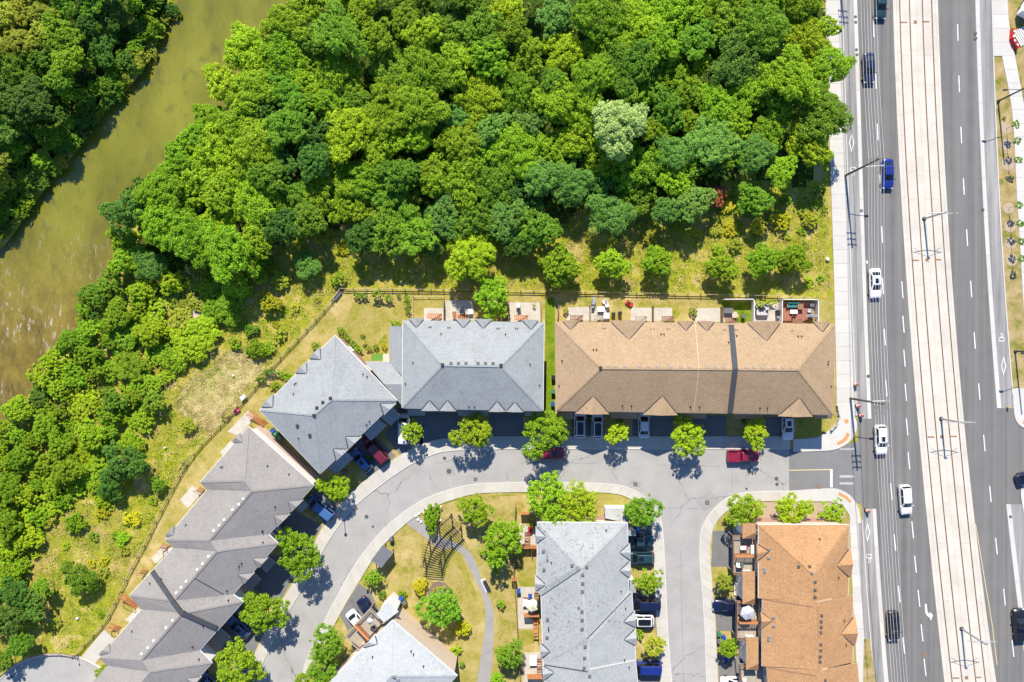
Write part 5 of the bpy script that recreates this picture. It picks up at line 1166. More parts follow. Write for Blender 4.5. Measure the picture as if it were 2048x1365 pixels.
for i, (x, y, r_) in enumerate(sorted(lb, key=lambda t: t[1])):
    d_ = min(math.hypot(x - a, y - b) for a, b in smooth_line(BANK_L, 4)); k = hashk(x, y + 900, [('dark', .34), ('mid', .34), ('bright', .26), ('olive', .06)])
    if x < 90 and y < 110: k = 'olive'
    key = (k, d_ < 60); cnt[key] = cnt.get(key, 0) + 1
    lab = f'{ORD[min(cnt[key] - 1, 55)]} {KW[k]} tree from the top ' + ('overhanging the left river bank' if d_ < 60 else 'in the wood left of the river')
    tree(x, y, (r_ if d_ > 95 else r_ * 0.75 if d_ > 60 else r_ * 0.55), k, lab, random.uniform(4.5, 8.0) if d_ > 95 else 3.0 if d_ > 60 else 1.6, 'trees on the left side of the river')
# low bushes along the left bank and bushes scattered in the meadow
for (x, y, r_, k) in [(305, 60, 20, 'bright'), (270, 118, 22, 'olive'), (228, 150, 22, 'bright'), (205, 180, 20, 'mid'), (85, 330, 18, 'olive'), (68, 352, 18, 'olive'), (46, 372, 16, 'olive'), (30, 425, 12, 'bright'), (120, 290, 20, 'dark'), (160, 240, 20, 'dark')]:
    cnt['b' + k] = cnt.get('b' + k, 0) + 1
    tree(x, y, r_, k, f'{ORD[cnt["b" + k] - 1]} low {KW[k]} bush from the top on the left river bank', 1.0, 'bushes on the left river bank', 'shrub', 'bush')
for (x, y, r_, k) in [(30, 1185, 34, 'dark'), (70, 1215, 26, 'dark'), (20, 1240, 40, 'dark'), (40, 1290, 30, 'mid'), (85, 1175, 22, 'mid'), (5, 1320, 24, 'mid')]:
    cnt['c' + k] = cnt.get('c' + k, 0) + 1
    tree(x, y, r_, k, f'{ORD[cnt["c" + k] - 1]} {KW[k]} tree in the clump at the left edge above turning circle', 3.0, 'clump of trees at the lower left edge')
for (x, y, r_, k) in [(205, 1000, 18, 'lime'), (150, 1045, 22, 'bright'), (120, 1000, 20, 'bright'), (60, 1075, 26, 'lime'), (100, 960, 24, 'lime'), (180, 880, 22, 'lime'), (75, 1030, 24, 'bright'), (45, 1130, 18, 'bright'), (230, 1070, 8, 'bright'), (70, 1112, 10, 'lime'), (200, 1230, 7, 'bright'), (470, 690, 14, 'bright'), (500, 660, 16, 'mid'), (530, 700, 16, 'bright'), (560, 670, 14, 'olive'), (510, 700, 20, 'bright'), (1470, 490, 16, 'olive'), (1560, 440, 20, 'yellow'), (1620, 440, 18, 'olive'), (1300, 480, 16, 'olive'), (560, 560, 20, 'olive'), (590, 480, 22, 'olive'), (650, 470, 16, 'olive'), (520, 545, 18, 'mid')]:
    cnt['m' + k] = cnt.get('m' + k, 0) + 1; near_ = 'lower left meadow' if y > 800 else 'meadow left of the diagonal fence' if x < 700 else 'meadow above the clipped row'
    tree(x, y, r_, k, f'{ORD[cnt["m" + k] - 1]} low {KW[k]} bush in the {near_}', max(0.35, r_ / S * 0.5), 'low bushes scattered in the meadow', 'shrub', 'bush')

# weeds and tall grass of the meadow: nobody could count these
MOWN = [tuple(P(*p))[:2] for p in [(372, 800), (392, 775), (430, 748), (470, 722), (505, 735), (525, 735), (495, 768), (448, 822), (425, 845), (405, 838), (385, 822)]]
def weeds(name, poly, n, lf, mats, seed, ht, dens=0.18):
    rnd = random.Random(seed); v = []; f = []; mi = []
    xs = [p[0] for p in poly]; ys = [p[1] for p in poly]; c = 0; tries = 0
    while c < n and tries < n * 8:
        tries += 1
        x, y = rnd.uniform(min(xs), max(xs)), rnd.uniform(min(ys), max(ys))
        if not in_poly(x, y, poly) or in_poly(x, y, river_poly): continue
        if name == 'meadow_weeds' and in_poly(x, y, MOWN): continue
        q = noise.noise((x * dens, y * dens, seed)); q2 = noise.noise((x * dens * 3, y * dens * 3, seed + 5))
        if q2 < -0.12 and rnd.random() < 0.8: continue
        c += 1; z0 = ground_h(x, y); m = min(len(mats) - 1, max(0, int((q * 1.4 + 0.5 + rnd.uniform(-.22, .22)) * len(mats))))
        for _ in range(rnd.randint(3, 5)):
            p = Vector((x + rnd.gauss(0, .2), y + rnd.gauss(0, .2), z0 + rnd.uniform(0.05, ht) * (0.5 + max(q2, 0))))
            a = Vector((rnd.gauss(0, 1), rnd.gauss(0, 1), rnd.gauss(0.5, .6))).normalized(); b = a.orthogonal().normalized(); t = rnd.uniform(0, 6.28); b = b * math.cos(t) + a.cross(b) * math.sin(t)
            L = lf * rnd.uniform(.6, 1.4); W = L * rnd.uniform(.25, .6); k = len(v)
            v += [p - a * L * .5, p + b * W * .5, p + a * L * .5, p - b * W * .5]; f.append((k, k + 1, k + 2, k + 3)); mi.append(m)
    me = bpy.data.meshes.new(name); me.from_pydata([tuple(t) for t in v], [], f)
    for m in mats: me.materials.append(MAT['leaf_' + m])
    me.polygons.foreach_set('material_index', mi); me.update()
    return link(name, me)
for i, (x, y) in enumerate(resample(smooth_line([(330, 20), (290, 96), (240, 160), (198, 202), (152, 262), (100, 325), (52, 385), (22, 430), (-20, 480)], 5), 34)):
    for j in (0, 1):
        xx, yy, r_ = x + 7 - 24 * j + random.uniform(-5, 5), y + 3 - 12 * j + random.uniform(-6, 6), random.uniform(12, 19); k = random.choice(['mid', 'bright', 'dark', 'olive', 'mid'])
        tree(xx, yy, r_, k, f'{ORD[i]} {KW[k]} bush from the top in the {("waterside", "upper")[j]} row on the left bank', 0.8 + 0.7 * j, 'bushes on the left river bank', 'shrub', 'bush')
rs = random.Random(12); done = []
for zone, nm, want in (([(560, 430), (690, 400), (700, 560), (640, 610), (560, 700), (500, 690), (500, 560)], 'meadow beside the fence corner', 22), ([(1270, 430), (1640, 390), (1655, 560), (1620, 575), (1500, 480), (1270, 490)], 'weedy strip above the clipped row', 26), ([(150, 960), (250, 1020), (330, 960), (280, 1080), (200, 1230), (110, 1270), (110, 1100)], 'open lower left meadow', 14)):
    c_ = 0
    for _ in range(900):
        if c_ >= want: break
        x, y, r_ = rs.uniform(100, 1660), rs.uniform(380, 1290), rs.uniform(8, 17)
        if not in_poly(x, y, zone) or any(math.hypot(x - a, y - b) < (r_ + c) * 0.8 for a, b, c in done): continue
        done.append((x, y, r_)); k = rs.choice(['olive', 'lime', 'yellow', 'bright', 'olive', 'mid'])
        tree(x, y, r_, k, f'{ORD[c_]} small weedy {KW[k]} clump of the {nm}', r_ / S * 0.35, 'weedy clumps in the meadow', 'weed_clump', 'bush', squash=0.55); c_ += 1
low_meadow = [tuple(P(*p))[:2] for p in [(30, 830), (300, 640), (480, 520), (690, 400), (1000, 400), (1300, 420), (1640, 400), (1655, 450), (1662, 585), (1400, 583), (684, 571), (648, 614), (557, 712), (448, 836), (361, 942), (290, 1083), (211, 1236), (155, 1296), (60, 1303), (0, 1335), (-60, 1335), (-60, 960)]]
under = [tuple(P(*p))[:2] for p in [(590, -60), (1650, -60), (1652, 430), (1000, 420), (700, 440), (480, 530), (300, 640), (20, 850), (110, 730), (190, 620), (260, 470), (420, 310), (540, 100)]]
tag(weeds('meadow_weeds', low_meadow, 27000, 0.21, ['dry', 'olive', 'yellow', 'lime', 'bright', 'olive', 'dry', 'dry'], 2, 0.26), 'tangled weeds and dry tall grass covering the meadow', 'weeds', kind='stuff')
tag(weeds('undergrowth', under, 9000, 0.42, ['dark', 'mid', 'mid', 'bright'], 6, 1.2), 'low green undergrowth on the floor of the wood', 'undergrowth', kind='stuff')
leftb = [tuple(P(*p))[:2] for p in LEFTB]
tag(weeds('undergrowth', leftb, 3500, 0.42, ['dark', 'mid', 'bright'], 9, 1.0), 'low green undergrowth on the left river bank', 'undergrowth', kind='stuff')

lawn_a = [tuple(P(*p))[:2] for p in [(690, 590), (800, 592), (1080, 594), (1080, 604), (828, 612), (800, 640), (776, 660), (770, 690), (700, 690), (672, 660), (600, 715), (540, 770), (400, 940), (300, 1110), (230, 1235), (215, 1240), (295, 1090), (450, 848), (560, 722), (650, 626)]]
lawn_b = [tuple(P(*p))[:2] for p in [(745, 1110), (790, 1065), (815, 1050), (900, 1110), (940, 1190), (955, 1270), (940, 1340), (915, 1300), (800, 1200), (740, 1165), (722, 1160)]]
lawn_c = [tuple(P(*p))[:2] for p in [(860, 1020), (960, 992), (1028, 990), (1028, 1150), (1040, 1340), (985, 1360), (992, 1250), (985, 1210), (945, 1110), (905, 1080), (870, 1055)]]
lawn_d = [tuple(P(*p))[:2] for p in [(1120, 594), (1440, 600), (1440, 612), (1120, 612)]]
for i, q in enumerate((lawn_a, lawn_b, lawn_c, lawn_d)):
    tag(weeds('lawn_tufts', q, (5200, 2600, 3000, 900)[i], 0.13, ['dry', 'dry', 'olive', 'dry', 'olive'], 20 + i, 0.06, 0.3), ('dry grass tufts on the back lawns behind the rows', 'dry grass tufts on the left half of the park lawn', 'dry grass tufts on the right half of the park lawn', 'dry grass tufts on the strip behind the tan row')[i], 'grass', kind='stuff')
tag(weeds('mown_tufts', [tuple(P(*p))[:2] for p in [(345, 800), (378, 755), (470, 692), (512, 715), (550, 710), (500, 778), (450, 834), (425, 866), (370, 842)]], 3000, 0.17, ['dry', 'dry', 'dry', 'olive'], 31, 0.12, 0.3), 'short straw-coloured tufts on the mown strip beside the diagonal fence', 'grass', kind='stuff')
# ------------------------------------------------------------------ vehicles
def paint(name, col, metallic=0.15):
    key = 'paint_' + name
    if key not in MAT: plain(key, col, 0.32, 0.02, 1.0, metallic=metallic, spec=0.5, coat=0.6)
    return MAT[key]
PAINTS = {'white': (0.74, 0.74, 0.74), 'navy': (0.007, 0.012, 0.045), 'blue': (0.010, 0.026, 0.19), 'black': (0.012, 0.013, 0.016), 'silver': (0.50, 0.52, 0.54), 'red': (0.24, 0.012, 0.035), 'teal': (0.015, 0.045, 0.06), 'grey': (0.08, 0.09, 0.10), 'steelblue': (0.05, 0.13, 0.30), 'maroon': (0.13, 0.014, 0.03)}
TYPES = {  # length, width, height, cabin: rear base, rear top, front top, front base (fractions of half length), belt z, hood z, tail z
    'sedan': (4.75, 1.84, 1.45, -0.78, -0.46, 0.10, 0.48, 0.95, 0.86, 0.98),
    'suv': (4.7, 1.88, 1.68, -0.93, -0.80, 0.16, 0.50, 1.08, 1.02, 1.08),
    'hatch': (4.2, 1.78, 1.50, -0.95, -0.72, 0.14, 0.52, 0.98, 0.90, 0.98),
    'van': (5.0, 1.95, 1.85, -0.96, -0.90, 0.38, 0.70, 1.12, 1.02, 1.12),
    'pickup': (5.1, 1.92, 1.78, -0.20, -0.14, 0.26, 0.46, 1.18, 1.10, 0.80)}
def car_meshes(ty):
    if ('car', ty) in SHARED: return SHARED[('car', ty)]
    L, W, Hh, rb, rt, ft, fb, zb, zh, zt = TYPES[ty]; hl, hw = L / 2, W / 2
    ts = [-1, -0.985, -0.94, -0.85, -0.7, -0.45, -0.2, 0.05, 0.3, 0.5, 0.7, 0.85, 0.94, 0.985, 1]
    wf = [0.66, 0.80, 0.91, 0.97, 1, 1, 1, 1, 1, 1, 0.985, 0.95, 0.87, 0.75, 0.58]
    def top(t):
        if t > fb: 
            k = (t - fb) / (1 - fb); return zb + (zh - zb) * min(k * 2, 1) - 0.16 * max(0, k - 0.4) ** 2 * 2.5 - (0.12 if t > 0.98 else 0)
        if t < rb:
            k = (rb - t) / (1 + rb + 1e-6) if rb > -1 else 0; return zt - (0.10 if t < -0.98 else 0.0)
        return zb
    v = []; f = []; prof = [(0.84, 0.20), (0.97, 0.34), (1.0, 0.58), (0.985, 0.78), (0.93, None), (0.78, 0.0), (0.4, 0.03), (0.0, 0.04)]
    m = len(prof) * 2 - 1
    for t, k in zip(ts, wf):
        z1 = top(t); row = []
        for yf, z in prof:
            if z is None: zz = z1 - 0.07
            elif yf in (0.78, 0.4, 0.0): zz = z1 + z
            else: zz = z * (1 if abs(t) < 0.95 else 1.12) if z < z1 - 0.1 else z1 - 0.1
            row.append((t * hl, yf * hw * k, zz))
        full = row + [(x, -y, z) for x, y, z in row[-2::-1]]; v += full
    for i in range(len(ts) - 1):
        for j in range(m - 1): f.append((i * m + j, i * m + j + 1, (i + 1) * m + j + 1, (i + 1) * m + j))
        f.append((i * m + m - 1, i * m, (i + 1) * m, (i + 1) * m + m - 1))
    f.append(tuple(range(m - 1, -1, -1))); f.append(tuple((len(ts) - 1) * m + j for j in range(m)))
    f = [tuple(reversed(q)) for q in f]
    me = bpy.data.meshes.new('body'); me.from_pydata(v, [], f); me.materials.append(MAT['plastic_white'])
    me.polygons.foreach_set('use_smooth', [len(q) == 4 for q in f]); me.update()
    out = {'body': me}
    # cabin: rounded frustum
    bw, rw = hw * 0.90, hw * 0.70; zr = Hh - 0.05
    low = [(rb * hl, -bw * .93), (rb * hl + .12, -bw), (fb * hl - .25, -bw), (fb * hl, -bw * .82), (fb * hl + .06, 0), (fb * hl, bw * .82), (fb * hl - .25, bw), (rb * hl + .12, bw), (rb * hl, bw * .93), (rb * hl - .04, 0)]
    up = [(rt * hl, -rw * .92), (rt * hl + .12, -rw), (ft * hl - .15, -rw), (ft * hl, -rw * .86), (ft * hl + .05, 0), (ft * hl, rw * .86), (ft * hl - .15, rw), (rt * hl + .12, rw), (rt * hl, rw * .92), (rt * hl - .03, 0)]
    n = 10; cv = [(x, y, zb - 0.03) for x, y in low] + [(x, y, zr) for x, y in up]
    mid = [((x * .9 + (rt + ft) / 2 * hl * .1), y * .8, zr + 0.05) for x, y in up]; cv += mid
    cf = [(i, (i + 1) % n, n + (i + 1) % n, n + i) for i in range(n)] + [(n + i, n + (i + 1) % n, 2 * n + (i + 1) % n, 2 * n + i) for i in range(n)] + [tuple(2 * n + i for i in range(n))]
    cm = bpy.data.meshes.new('cabin'); cm.from_pydata(cv, [], cf); cm.materials.append(MAT['plastic_white']); cm.update(); out['cabin'] = cm
    def pane(ia, ib, u0, u1, v0, v1, offs=0.012):
        a, b, c, d = [Vector(cv[k]) for k in (ia, ib, n + ib, n + ia)]
        g = lambda u, w_: (a.lerp(b, u)).lerp(d.lerp(c, u), w_)
        q = [g(u0, v0), g(u1, v0), g(u1, v1), g(u0, v1)]; nr = (q[1] - q[0]).cross(q[3] - q[0]).normalized()
        return [p + nr * offs for p in q]
    def pm(name, quads):
        mb = MB()
        for q in quads: mb.add(q, [(0, 1, 2, 3)])
        return mb.mesh(name, MAT['car_glass'])
    out['windshield'] = pm('windshield', [pane(3, 4, .06, 1, .10, .93), pane(4, 5, 0, .94, .10, .93)])
    out['rear_window'] = pm('rear_window', [pane(8, 9, .08, 1, .16, .90), pane(9, 0, 0, .92, .16, .90)])
    out['side_r'] = pm('side_window', [pane(1, 2, .04, .48, .14, .90), pane(1, 2, .52, .98, .14, .90)])
    out['side_l'] = pm('side_window', [pane(6, 7, .02, .48, .14, .90), pane(6, 7, .52, .96, .14, .90)])
    out['roof'] = MB().add([(x * .97 + (rt + ft) / 2 * hl * .03, y * .97 if abs(y) > 0 else 0, zr + 0.056 if 0 else zr + 0.052) for x, y in [(m_[0], m_[1]) for m_ in mid]], [tuple(range(n))]).mesh('roof_panel', MAT['car_glass'])
    xs0, xs1 = ft * hl - 0.15, ft * hl - 0.95
    out['sunroof'] = MB().add([(xs1, -rw * .5, zr + .054), (xs0, -rw * .5, zr + .054), (xs0, rw * .5, zr + .054), (xs1, rw * .5, zr + .054)], [(0, 1, 2, 3)]).mesh('sunroof', MAT['car_glass'])
    out['tyre'] = shared('tyre', lambda: MB().cyl((0, -0.11, 0), (0, 0.11, 0), 0.33, n=14).mesh('tyre', MAT['tyre']))
    out['rim'] = shared('rim', lambda: MB().cyl((0, -0.118, 0), (0, 0.118, 0), 0.21, n=10).mesh('rim', MAT['rim']))
    out['mirror'] = shared('mirror', lambda: MB().box((0, 0, 0), (0.14, 0.26, 0.15), top=0.8).mesh('mirror', MAT['plastic_black']))
    out['headlight'] = shared('headlight', lambda: MB().box((0, 0, 0), (0.26, 0.42, 0.13), top=0.8).mesh('headlight', MAT['lamp_glass']))
    out['taillight'] = shared('taillight', lambda: MB().box((0, 0, 0), (0.14, 0.36, 0.18), top=0.8).mesh('taillight', MAT['tail_red']))
    SHARED[('car', ty)] = out; return out
def car(px, py, ang, ty, col, label, sunroof=False, dark_roof=False, group=None, z=0.03, cat='car'):
    L, W, Hh, rb, rt, ft, fb, zb, zh, zt = TYPES[ty]; mm = car_meshes(ty); pm = paint(col, PAINTS[col])
    p = P(px, py, 0.8); r_ = empty('parked_car' if group and 'park' in group else 'car', (p.x, p.y, z), R_(ang), label, cat, group)
    b = link('body', mm['body'], pm, r_); c = link('cabin', mm['cabin'], pm, r_)
    link('windshield', mm['windshield'], None, c); link('rear_window', mm['rear_window'], None, c); link('side_window', mm['side_r'], None, c); link('side_window', mm['side_l'], None, c)
    if sunroof: link('sunroof', mm['sunroof'], None, c)
    if dark_roof: link('roof_panel', mm['roof'], None, c)
    hl, hw = L / 2, W / 2
    for sx in (-0.60, 0.62):
        for sy in (-1, 1):
            t = link('wheel', mm['tyre'], None, r_, (sx * hl, sy * (hw - 0.10), 0.33)); link('rim', mm['rim'], None, t)
    for sy in (-1, 1):
        link('mirror', mm['mirror'], pm, r_, (fb * hl - 0.25, sy * (hw + 0.08), zb + 0.04))
        link('headlight', mm['headlight'], None, r_, (hl * 0.93, sy * hw * 0.66, zh - 0.20)); link('taillight', mm['taillight'], None, r_, (-hl * 0.955, sy * hw * 0.70, min(zt, zb) - 0.16))
    if ty == 'pickup':
        x0, x1 = -hl * 0.97, rb * hl - 0.08; zc = 0.98
        bd = MB()
        for sy in (-1, 1): bd.box(((x0 + x1) / 2, sy * (hw - 0.09), zc), (x1 - x0, 0.13, 0.42))
        bd.box((x0 + 0.05, 0, zc), (0.10, W - 0.36, 0.40)); bd.box((x1 - 0.04, 0, zc), (0.08, W - 0.36, 0.40))
        bb = bd.mesh('bed_sides', pm); link('bed_sides', bb, pm, r_)
        MB().box(((x0 + x1) / 2, 0, 0.86), (x1 - x0 - 0.2, W - 0.38, 0.04)).build('bed_floor', pm, r_)
    return r_
AV, DR = 'cars driving on the avenue', 'cars parked in driveways and along the street'
car(1762, 8, -91, 'sedan', 'teal', 'dark teal car cut by the top edge on the avenue', group=AV)
car(1738, 136, -88, 'sedan', 'navy', 'navy sedan highest fully visible car on the avenue', group=AV)
car(1776, 348, -90, 'sedan', 'blue', 'deep blue sedan beside the utility pole lamp on the avenue', group=AV)
car(1751, 567, -88, 'sedan', 'white', 'white sedan with sunroof nearest the tan roof on the avenue', True, group=AV)
car(1762, 880, -88, 'suv', 'white', 'white car with black glass roof panel at the street corner', True, group=AV)
car(1811, 1000, -86, 'suv', 'white', 'white sport utility car with white roof, middle lane, beside tram track', group=AV)
car(1787, 1252, -88, 'suv', 'black', 'black sport utility car driving beside the orange-roofed row', group=AV)
car(2040, 1250, 95, 'pickup', 'black', 'black pickup cut by the right edge of the picture', group=AV)
car(2062, 952, 20, 'sedan', 'navy', 'dark car entering from the side street at the right edge', group=AV)
car(1160, 847, 90, 'suv', 'white', 'left of two pale cars with dark roofs before the tan row', False, True, DR)
car(1195, 849, 90, 'suv', 'white', 'right of two pale cars with dark roofs before the tan row', False, True, DR)
car(1288, 847, 90, 'sedan', 'white', 'pale sedan parked alone nose-in under a tan front gable', group=DR)
car(1576, 851, -90, 'sedan', 'white', 'white sedan with sunroof parked near the avenue corner', True, group=DR)
car(1486, 912, 0, 'pickup', 'red', 'red pickup truck parked on the street before the tan row', group=DR, cat='pickup')
car(1100, 907, 0, 'sedan', 'red', 'red car on the street half hidden under the largest street tree', group=DR)
car(807, 858, 90, 'van', 'white', 'white van in the driveway beside the blue-grey row', group=DR, cat='van')
car(722, 922, 132, 'hatch', 'steelblue', 'blue hatchback in front of the diagonal house', True, group=DR)
car(751, 901, 132, 'van', 'maroon', 'maroon minivan right of the blue hatchback', group=DR, cat='van')
car(641, 1017, 142, 'van', 'steelblue', 'blue van at the top end of the grey row', group=DR, cat='van')
car(477, 1256, 138, 'hatch', 'steelblue', 'blue hatchback in the shade between two round trees, grey row', True, group=DR)
car(416, 1364, 138, 'hatch', 'steelblue', 'blue car cut by the bottom edge beside the grey row', group=DR)
car(739, 1221, -50, 'sedan', 'navy', 'dark car half under the wooden deck, upper of two', group=DR)
car(717, 1247, -50, 'sedan', 'white', 'white car half under the wooden deck, lower of two', group=DR)
car(646, 1360, -50, 'hatch', 'navy', 'dark car at the bottom edge beside the lower crescent', group=DR)
car(1276, 1082, 0, 'pickup', 'teal', 'dark blue pickup under the corner tree, south street', group=DR, cat='pickup')
car(1279, 1116, 180, 'suv', 'teal', 'dark teal car directly below the dark pickup, south street', True, group=DR)
car(1290, 1209, 180, 'van', 'navy', 'navy minivan below the small front-yard tree, south street', group=DR, cat='van')
car(1278, 1242, 180, 'suv', 'white', 'white car with black roof below the navy minivan', False, True, DR)
car(1292, 1337, 180, 'van', 'blue', 'bright blue van near the bottom edge, south street', group=DR, cat='van')
car(1455, 1212, 180, 'sedan', 'navy', 'dark blue car nosing out from under the orange row deck', group=DR)
car(1470, 1366, 180, 'suv', 'white', 'white car at the bottom edge left of the orange row', group=DR)

# ------------------------------------------------------------------ poles, lamps, wires
def lamp_head(parent, loc, rz=0.0, m='steel_grey'):
    o = MB().box((0, 0, 0), (0.75, 0.30, 0.14), top=0.75).build('lamp_head', MAT[m], parent, loc, rz)
    MB().box((0.05, 0, -0.08), (0.45, 0.22, 0.04)).build('lens', MAT['lamp_glass'], o)
ARMS = (9.8, 10.8, 11.7)
def utility_pole(px, py, label, lampdir=1):
    b = P(px, py, 0); o = empty('utility_pole', b, 0, label, 'utility pole', 'wooden utility poles along the avenue')
    MB().cyl((0, 0, -0.2), (0, 0, 12.0), 0.19, 0.13, 12).build('pole', MAT['pole_wood'], o)
    for z in ARMS:
        a = MB().box((0, 0.16, z), (1.5, 0.10, 0.12)).build('crossarm', MAT['pole_wood'], o)
        for x in (-0.68, 0.68): MB().lathe([(0.05, 0), (0.07, 0.06), (0.04, 0.1), (0.065, 0.15), (0.03, 0.2)], (x, 0.16, z + 0.06), 8).build('insulator', MAT['steel_grey'], a)
    MB().cyl((0, 0, 6.4), (2.4, 0.1, 6.9), 0.05, 0.04, 8).build('lamp_arm', MAT['steel_grey'], o); lamp_head(o, (2.75, 0.12, 6.92))
    return b
pl = [utility_pole(1673, -92, 'wooden utility pole just above the top edge, its shadow on the sidewalk'), utility_pole(1690, 352, 'wooden utility pole with lamp beside the deep blue sedan'), utility_pole(1700, 797, 'wooden utility pole with lamp at the street corner'), utility_pole(1748, 1490, 'wooden utility pole below the bottom edge carrying the wires')]
for i in range(3):
    a, b = pl[i], pl[i + 1]; wn_ = 0
    for z in ARMS:
        for x in (-0.68, 0.68):
            wn_ += 1; p0, p1 = Vector((a.x + x, a.y + .16, z + .27)), Vector((b.x + x, b.y + .16, z + .27)); mb = MB(); n = 14; pts = []
            for k in range(n + 1):
                t = k / n; p = p0.lerp(p1, t); p.z -= 4 * t * (1 - t) * 0.7; pts.append(p)
            for q, w_ in zip(pts, pts[1:]): mb.cyl(q, w_, 0.016, None, 4, cap=False)
            hgt = ('lower', 'middle', 'upper')[ARMS.index(z)]; sd = 'left' if x < 0 else 'right'
            tag(mb.build('power_line', MAT['cable']), f'{hgt} {sd} overhead wire in the {("top", "middle", "bottom")[i]} span along the avenue', 'wire', 'overhead wires along the avenue')
def tram_pole(px, py, label):
    b = P(px, py, 0.12); o = empty('tram_pole', b, 0, label, 'catenary pole', 'catenary poles between the tram tracks')
    MB().lathe([(0.34, 0), (0.34, 0.10), (0.2, 0.14)], n=12).build('foot', MAT['steel_dark'], o)
    MB().cyl((0, 0, 0.05), (0, 0, 6.6), 0.16, 0.12, 12).build('pole', MAT['steel_grey'], o)
    for s_ in (-1, 1):
        ar = MB().cyl((0, 0, 5.2), (s_ * 2.3, 0, 5.6), 0.045, None, 8).cyl((0, 0, 6.3), (s_ * 2.0, 0, 5.6), 0.03, None, 6).build('cantilever', MAT['steel_grey'], o)
        MB().cyl((s_ * 1.2, 0, 5.42), (s_ * 2.1, 0.1, 4.95), 0.03, None, 6).build('registration_arm', MAT['steel_grey'], ar)
    MB().box((0.1, 0, 6.55), (0.5, 0.16, 0.12)).build('cap', MAT['steel_grey'], o)
tram_pole(1848, 438, 'uppermost grey tram catenary pole on the track bed'); tram_pole(1882, 838, 'middle grey tram catenary pole on the track bed'); tram_pole(1923, 1258, 'lowest grey tram catenary pole on the track bed')
def street_light(px, py, label, h=10.6, arm=-2.6):
    b = P(px, py, 0.05); o = empty('street_lamp', b, 0, label, 'street lamp', 'black street lamps east of the avenue')
    MB().lathe([(0.24, 0), (0.24, 0.3), (0.15, 0.36)], n=12).build('base', MAT['steel_dark'], o); MB().cyl((0, 0, 0.1), (0, 0, h), 0.14, 0.10, 12).build('pole', MAT['steel_dark'], o)
    z = 6.8 if arm < 0 else h
    MB().cyl((0, 0, z - 0.9), (arm, -0.2, z - 0.3), 0.05, 0.04, 8).build('arm', MAT['steel_dark'], o); lamp_head(o, (arm - 0.25, -0.22, z - 0.28), 0.05, 'steel_dark')
street_light(1996, 203, 'black street lamp in the verge at upper right'); street_light(2030, 703, 'black street lamp in the verge above the right street corner')
# small lamp on the crescent
b = P(686, 1020, 0.14); o = empty('street_lamp', b, 0, 'thin street lamp on the crescent sidewalk with a short shadow', 'street lamp')
MB().cyl((0, 0, 0), (0, 0, 4.0), 0.06, 0.045, 10).build('pole', MAT['steel_dark'], o); MB().lathe([(0.05, 0), (0.22, 0.06), (0.24, 0.22), (0.1, 0.36)], (0, 0, 3.95), 12).build('lantern', MAT['steel_dark'], o); MB().lathe([(0.09, 0), (0.09, 0.1)], (0, 0, 3.9), 10).build('bulb', MAT['lamp_glass'], o)
b = P(157, 1309, 0.0); o = empty('street_lamp', b, 0, 'thin lamp post at the rim of the turning circle', 'street lamp'); MB().cyl((0, 0, 0), (0, 0, 1.7), 0.05, 0.04, 8).build('pole', MAT['steel_dark'], o); MB().lathe([(0.05, 0), (0.16, 0.06), (0.1, 0.2)], (0, 0, 1.68), 10).build('lantern', MAT['steel_dark'], o)
def drum(px, py, label):
    o = empty('traffic_drum', P(px, py, 0.035), 0, label, 'traffic drum', 'orange traffic drums near the corner')
    MB().lathe([(0.40, 0), (0.40, 0.08), (0.3, 0.1)], n=14).build('base', MAT['plastic_black'], o)
    MB().lathe([(0.30, 0.08), (0.29, 0.4), (0.26, 0.42), (0.25, 0.75), (0.22, 0.77), (0.21, 1.05), (0.12, 1.1)], n=14).build('drum_body', MAT['plastic_orange'], o)
    for z, r_ in ((0.30, 0.30), (0.62, 0.268)): MB().lathe([(r_, z), (r_ - 0.003, z + 0.14)], n=14).build('reflective_band', MAT['plastic_white'], o)
    MB().cyl((-0.08, 0, 1.08), (0.08, 0, 1.16), 0.03, n=6).build('handle', MAT['plastic_black'], o)
drum(1709, 769, 'topmost orange traffic drum in the bike lane'); drum(1714, 812, 'second orange traffic drum, just below the utility pole'); drum(1720, 831, 'third orange traffic drum, nearest the street corner'); drum(1733, 1021, 'orange traffic drum below the crosswalk'); 
b = P(2014, 815, 0.03); o = empty('hydrant', b, 0, 'yellow hydrant-like post in the bike lane at right', 'post'); MB().lathe([(0.12, 0), (0.10, 0.5), (0.14, 0.55), (0.1, 0.7), (0.03, 0.75)], n=12).build('barrel', plain('post_yellow', (0.55, 0.33, 0.05), 0.5), o); MB().cyl((-0.2, 0, 0.5), (0.2, 0, 0.5), 0.05, n=8).build('nozzle', MAT['plastic_orange'], o)

# barrier, boards and trailer at the upper right corner
def plastic_barrier(px, py, ang, label):
    o = empty('road_barrier', P(px, py, 0.05), R_(ang), label, 'barrier', 'red barriers at the top right corner')
    MB().box((0, 0, 0.2), (1.8, 0.50, 0.4), top=0.85).box((0, 0, 0.65), (1.75, 0.28, 0.5), top=0.9).build('barrier_body', MAT['plastic_red'], o)
    for x in (-0.5, 0.3): MB().box((x, 0, 0.94), (0.30, 0.24, 0.05)).build('reflector', MAT['plastic_white'], o)
    MB().box((-0.92, 0, 0.4), (0.06, 0.2, 0.5)).build('lug', MAT['plastic_red'], o)
plastic_barrier(2021, 71, 85, 'upper red and white plastic barrier beside the sidewalk'); plastic_barrier(2026, 91, -58, 'lower tilted red and white plastic barrier beside the boards')
o = empty('board_stack', P(2043, 74, 0.06), R_(30), 'stack of white boards lying beside the red barriers', 'boards'); 
for i in range(6): MB().box((0, (i - 2.5) * 0.34, 0.12), (2.6, 0.22, 0.14)).build('board', MAT['stone_white'], o, rz=R_(90), loc=(0, 0, 0))
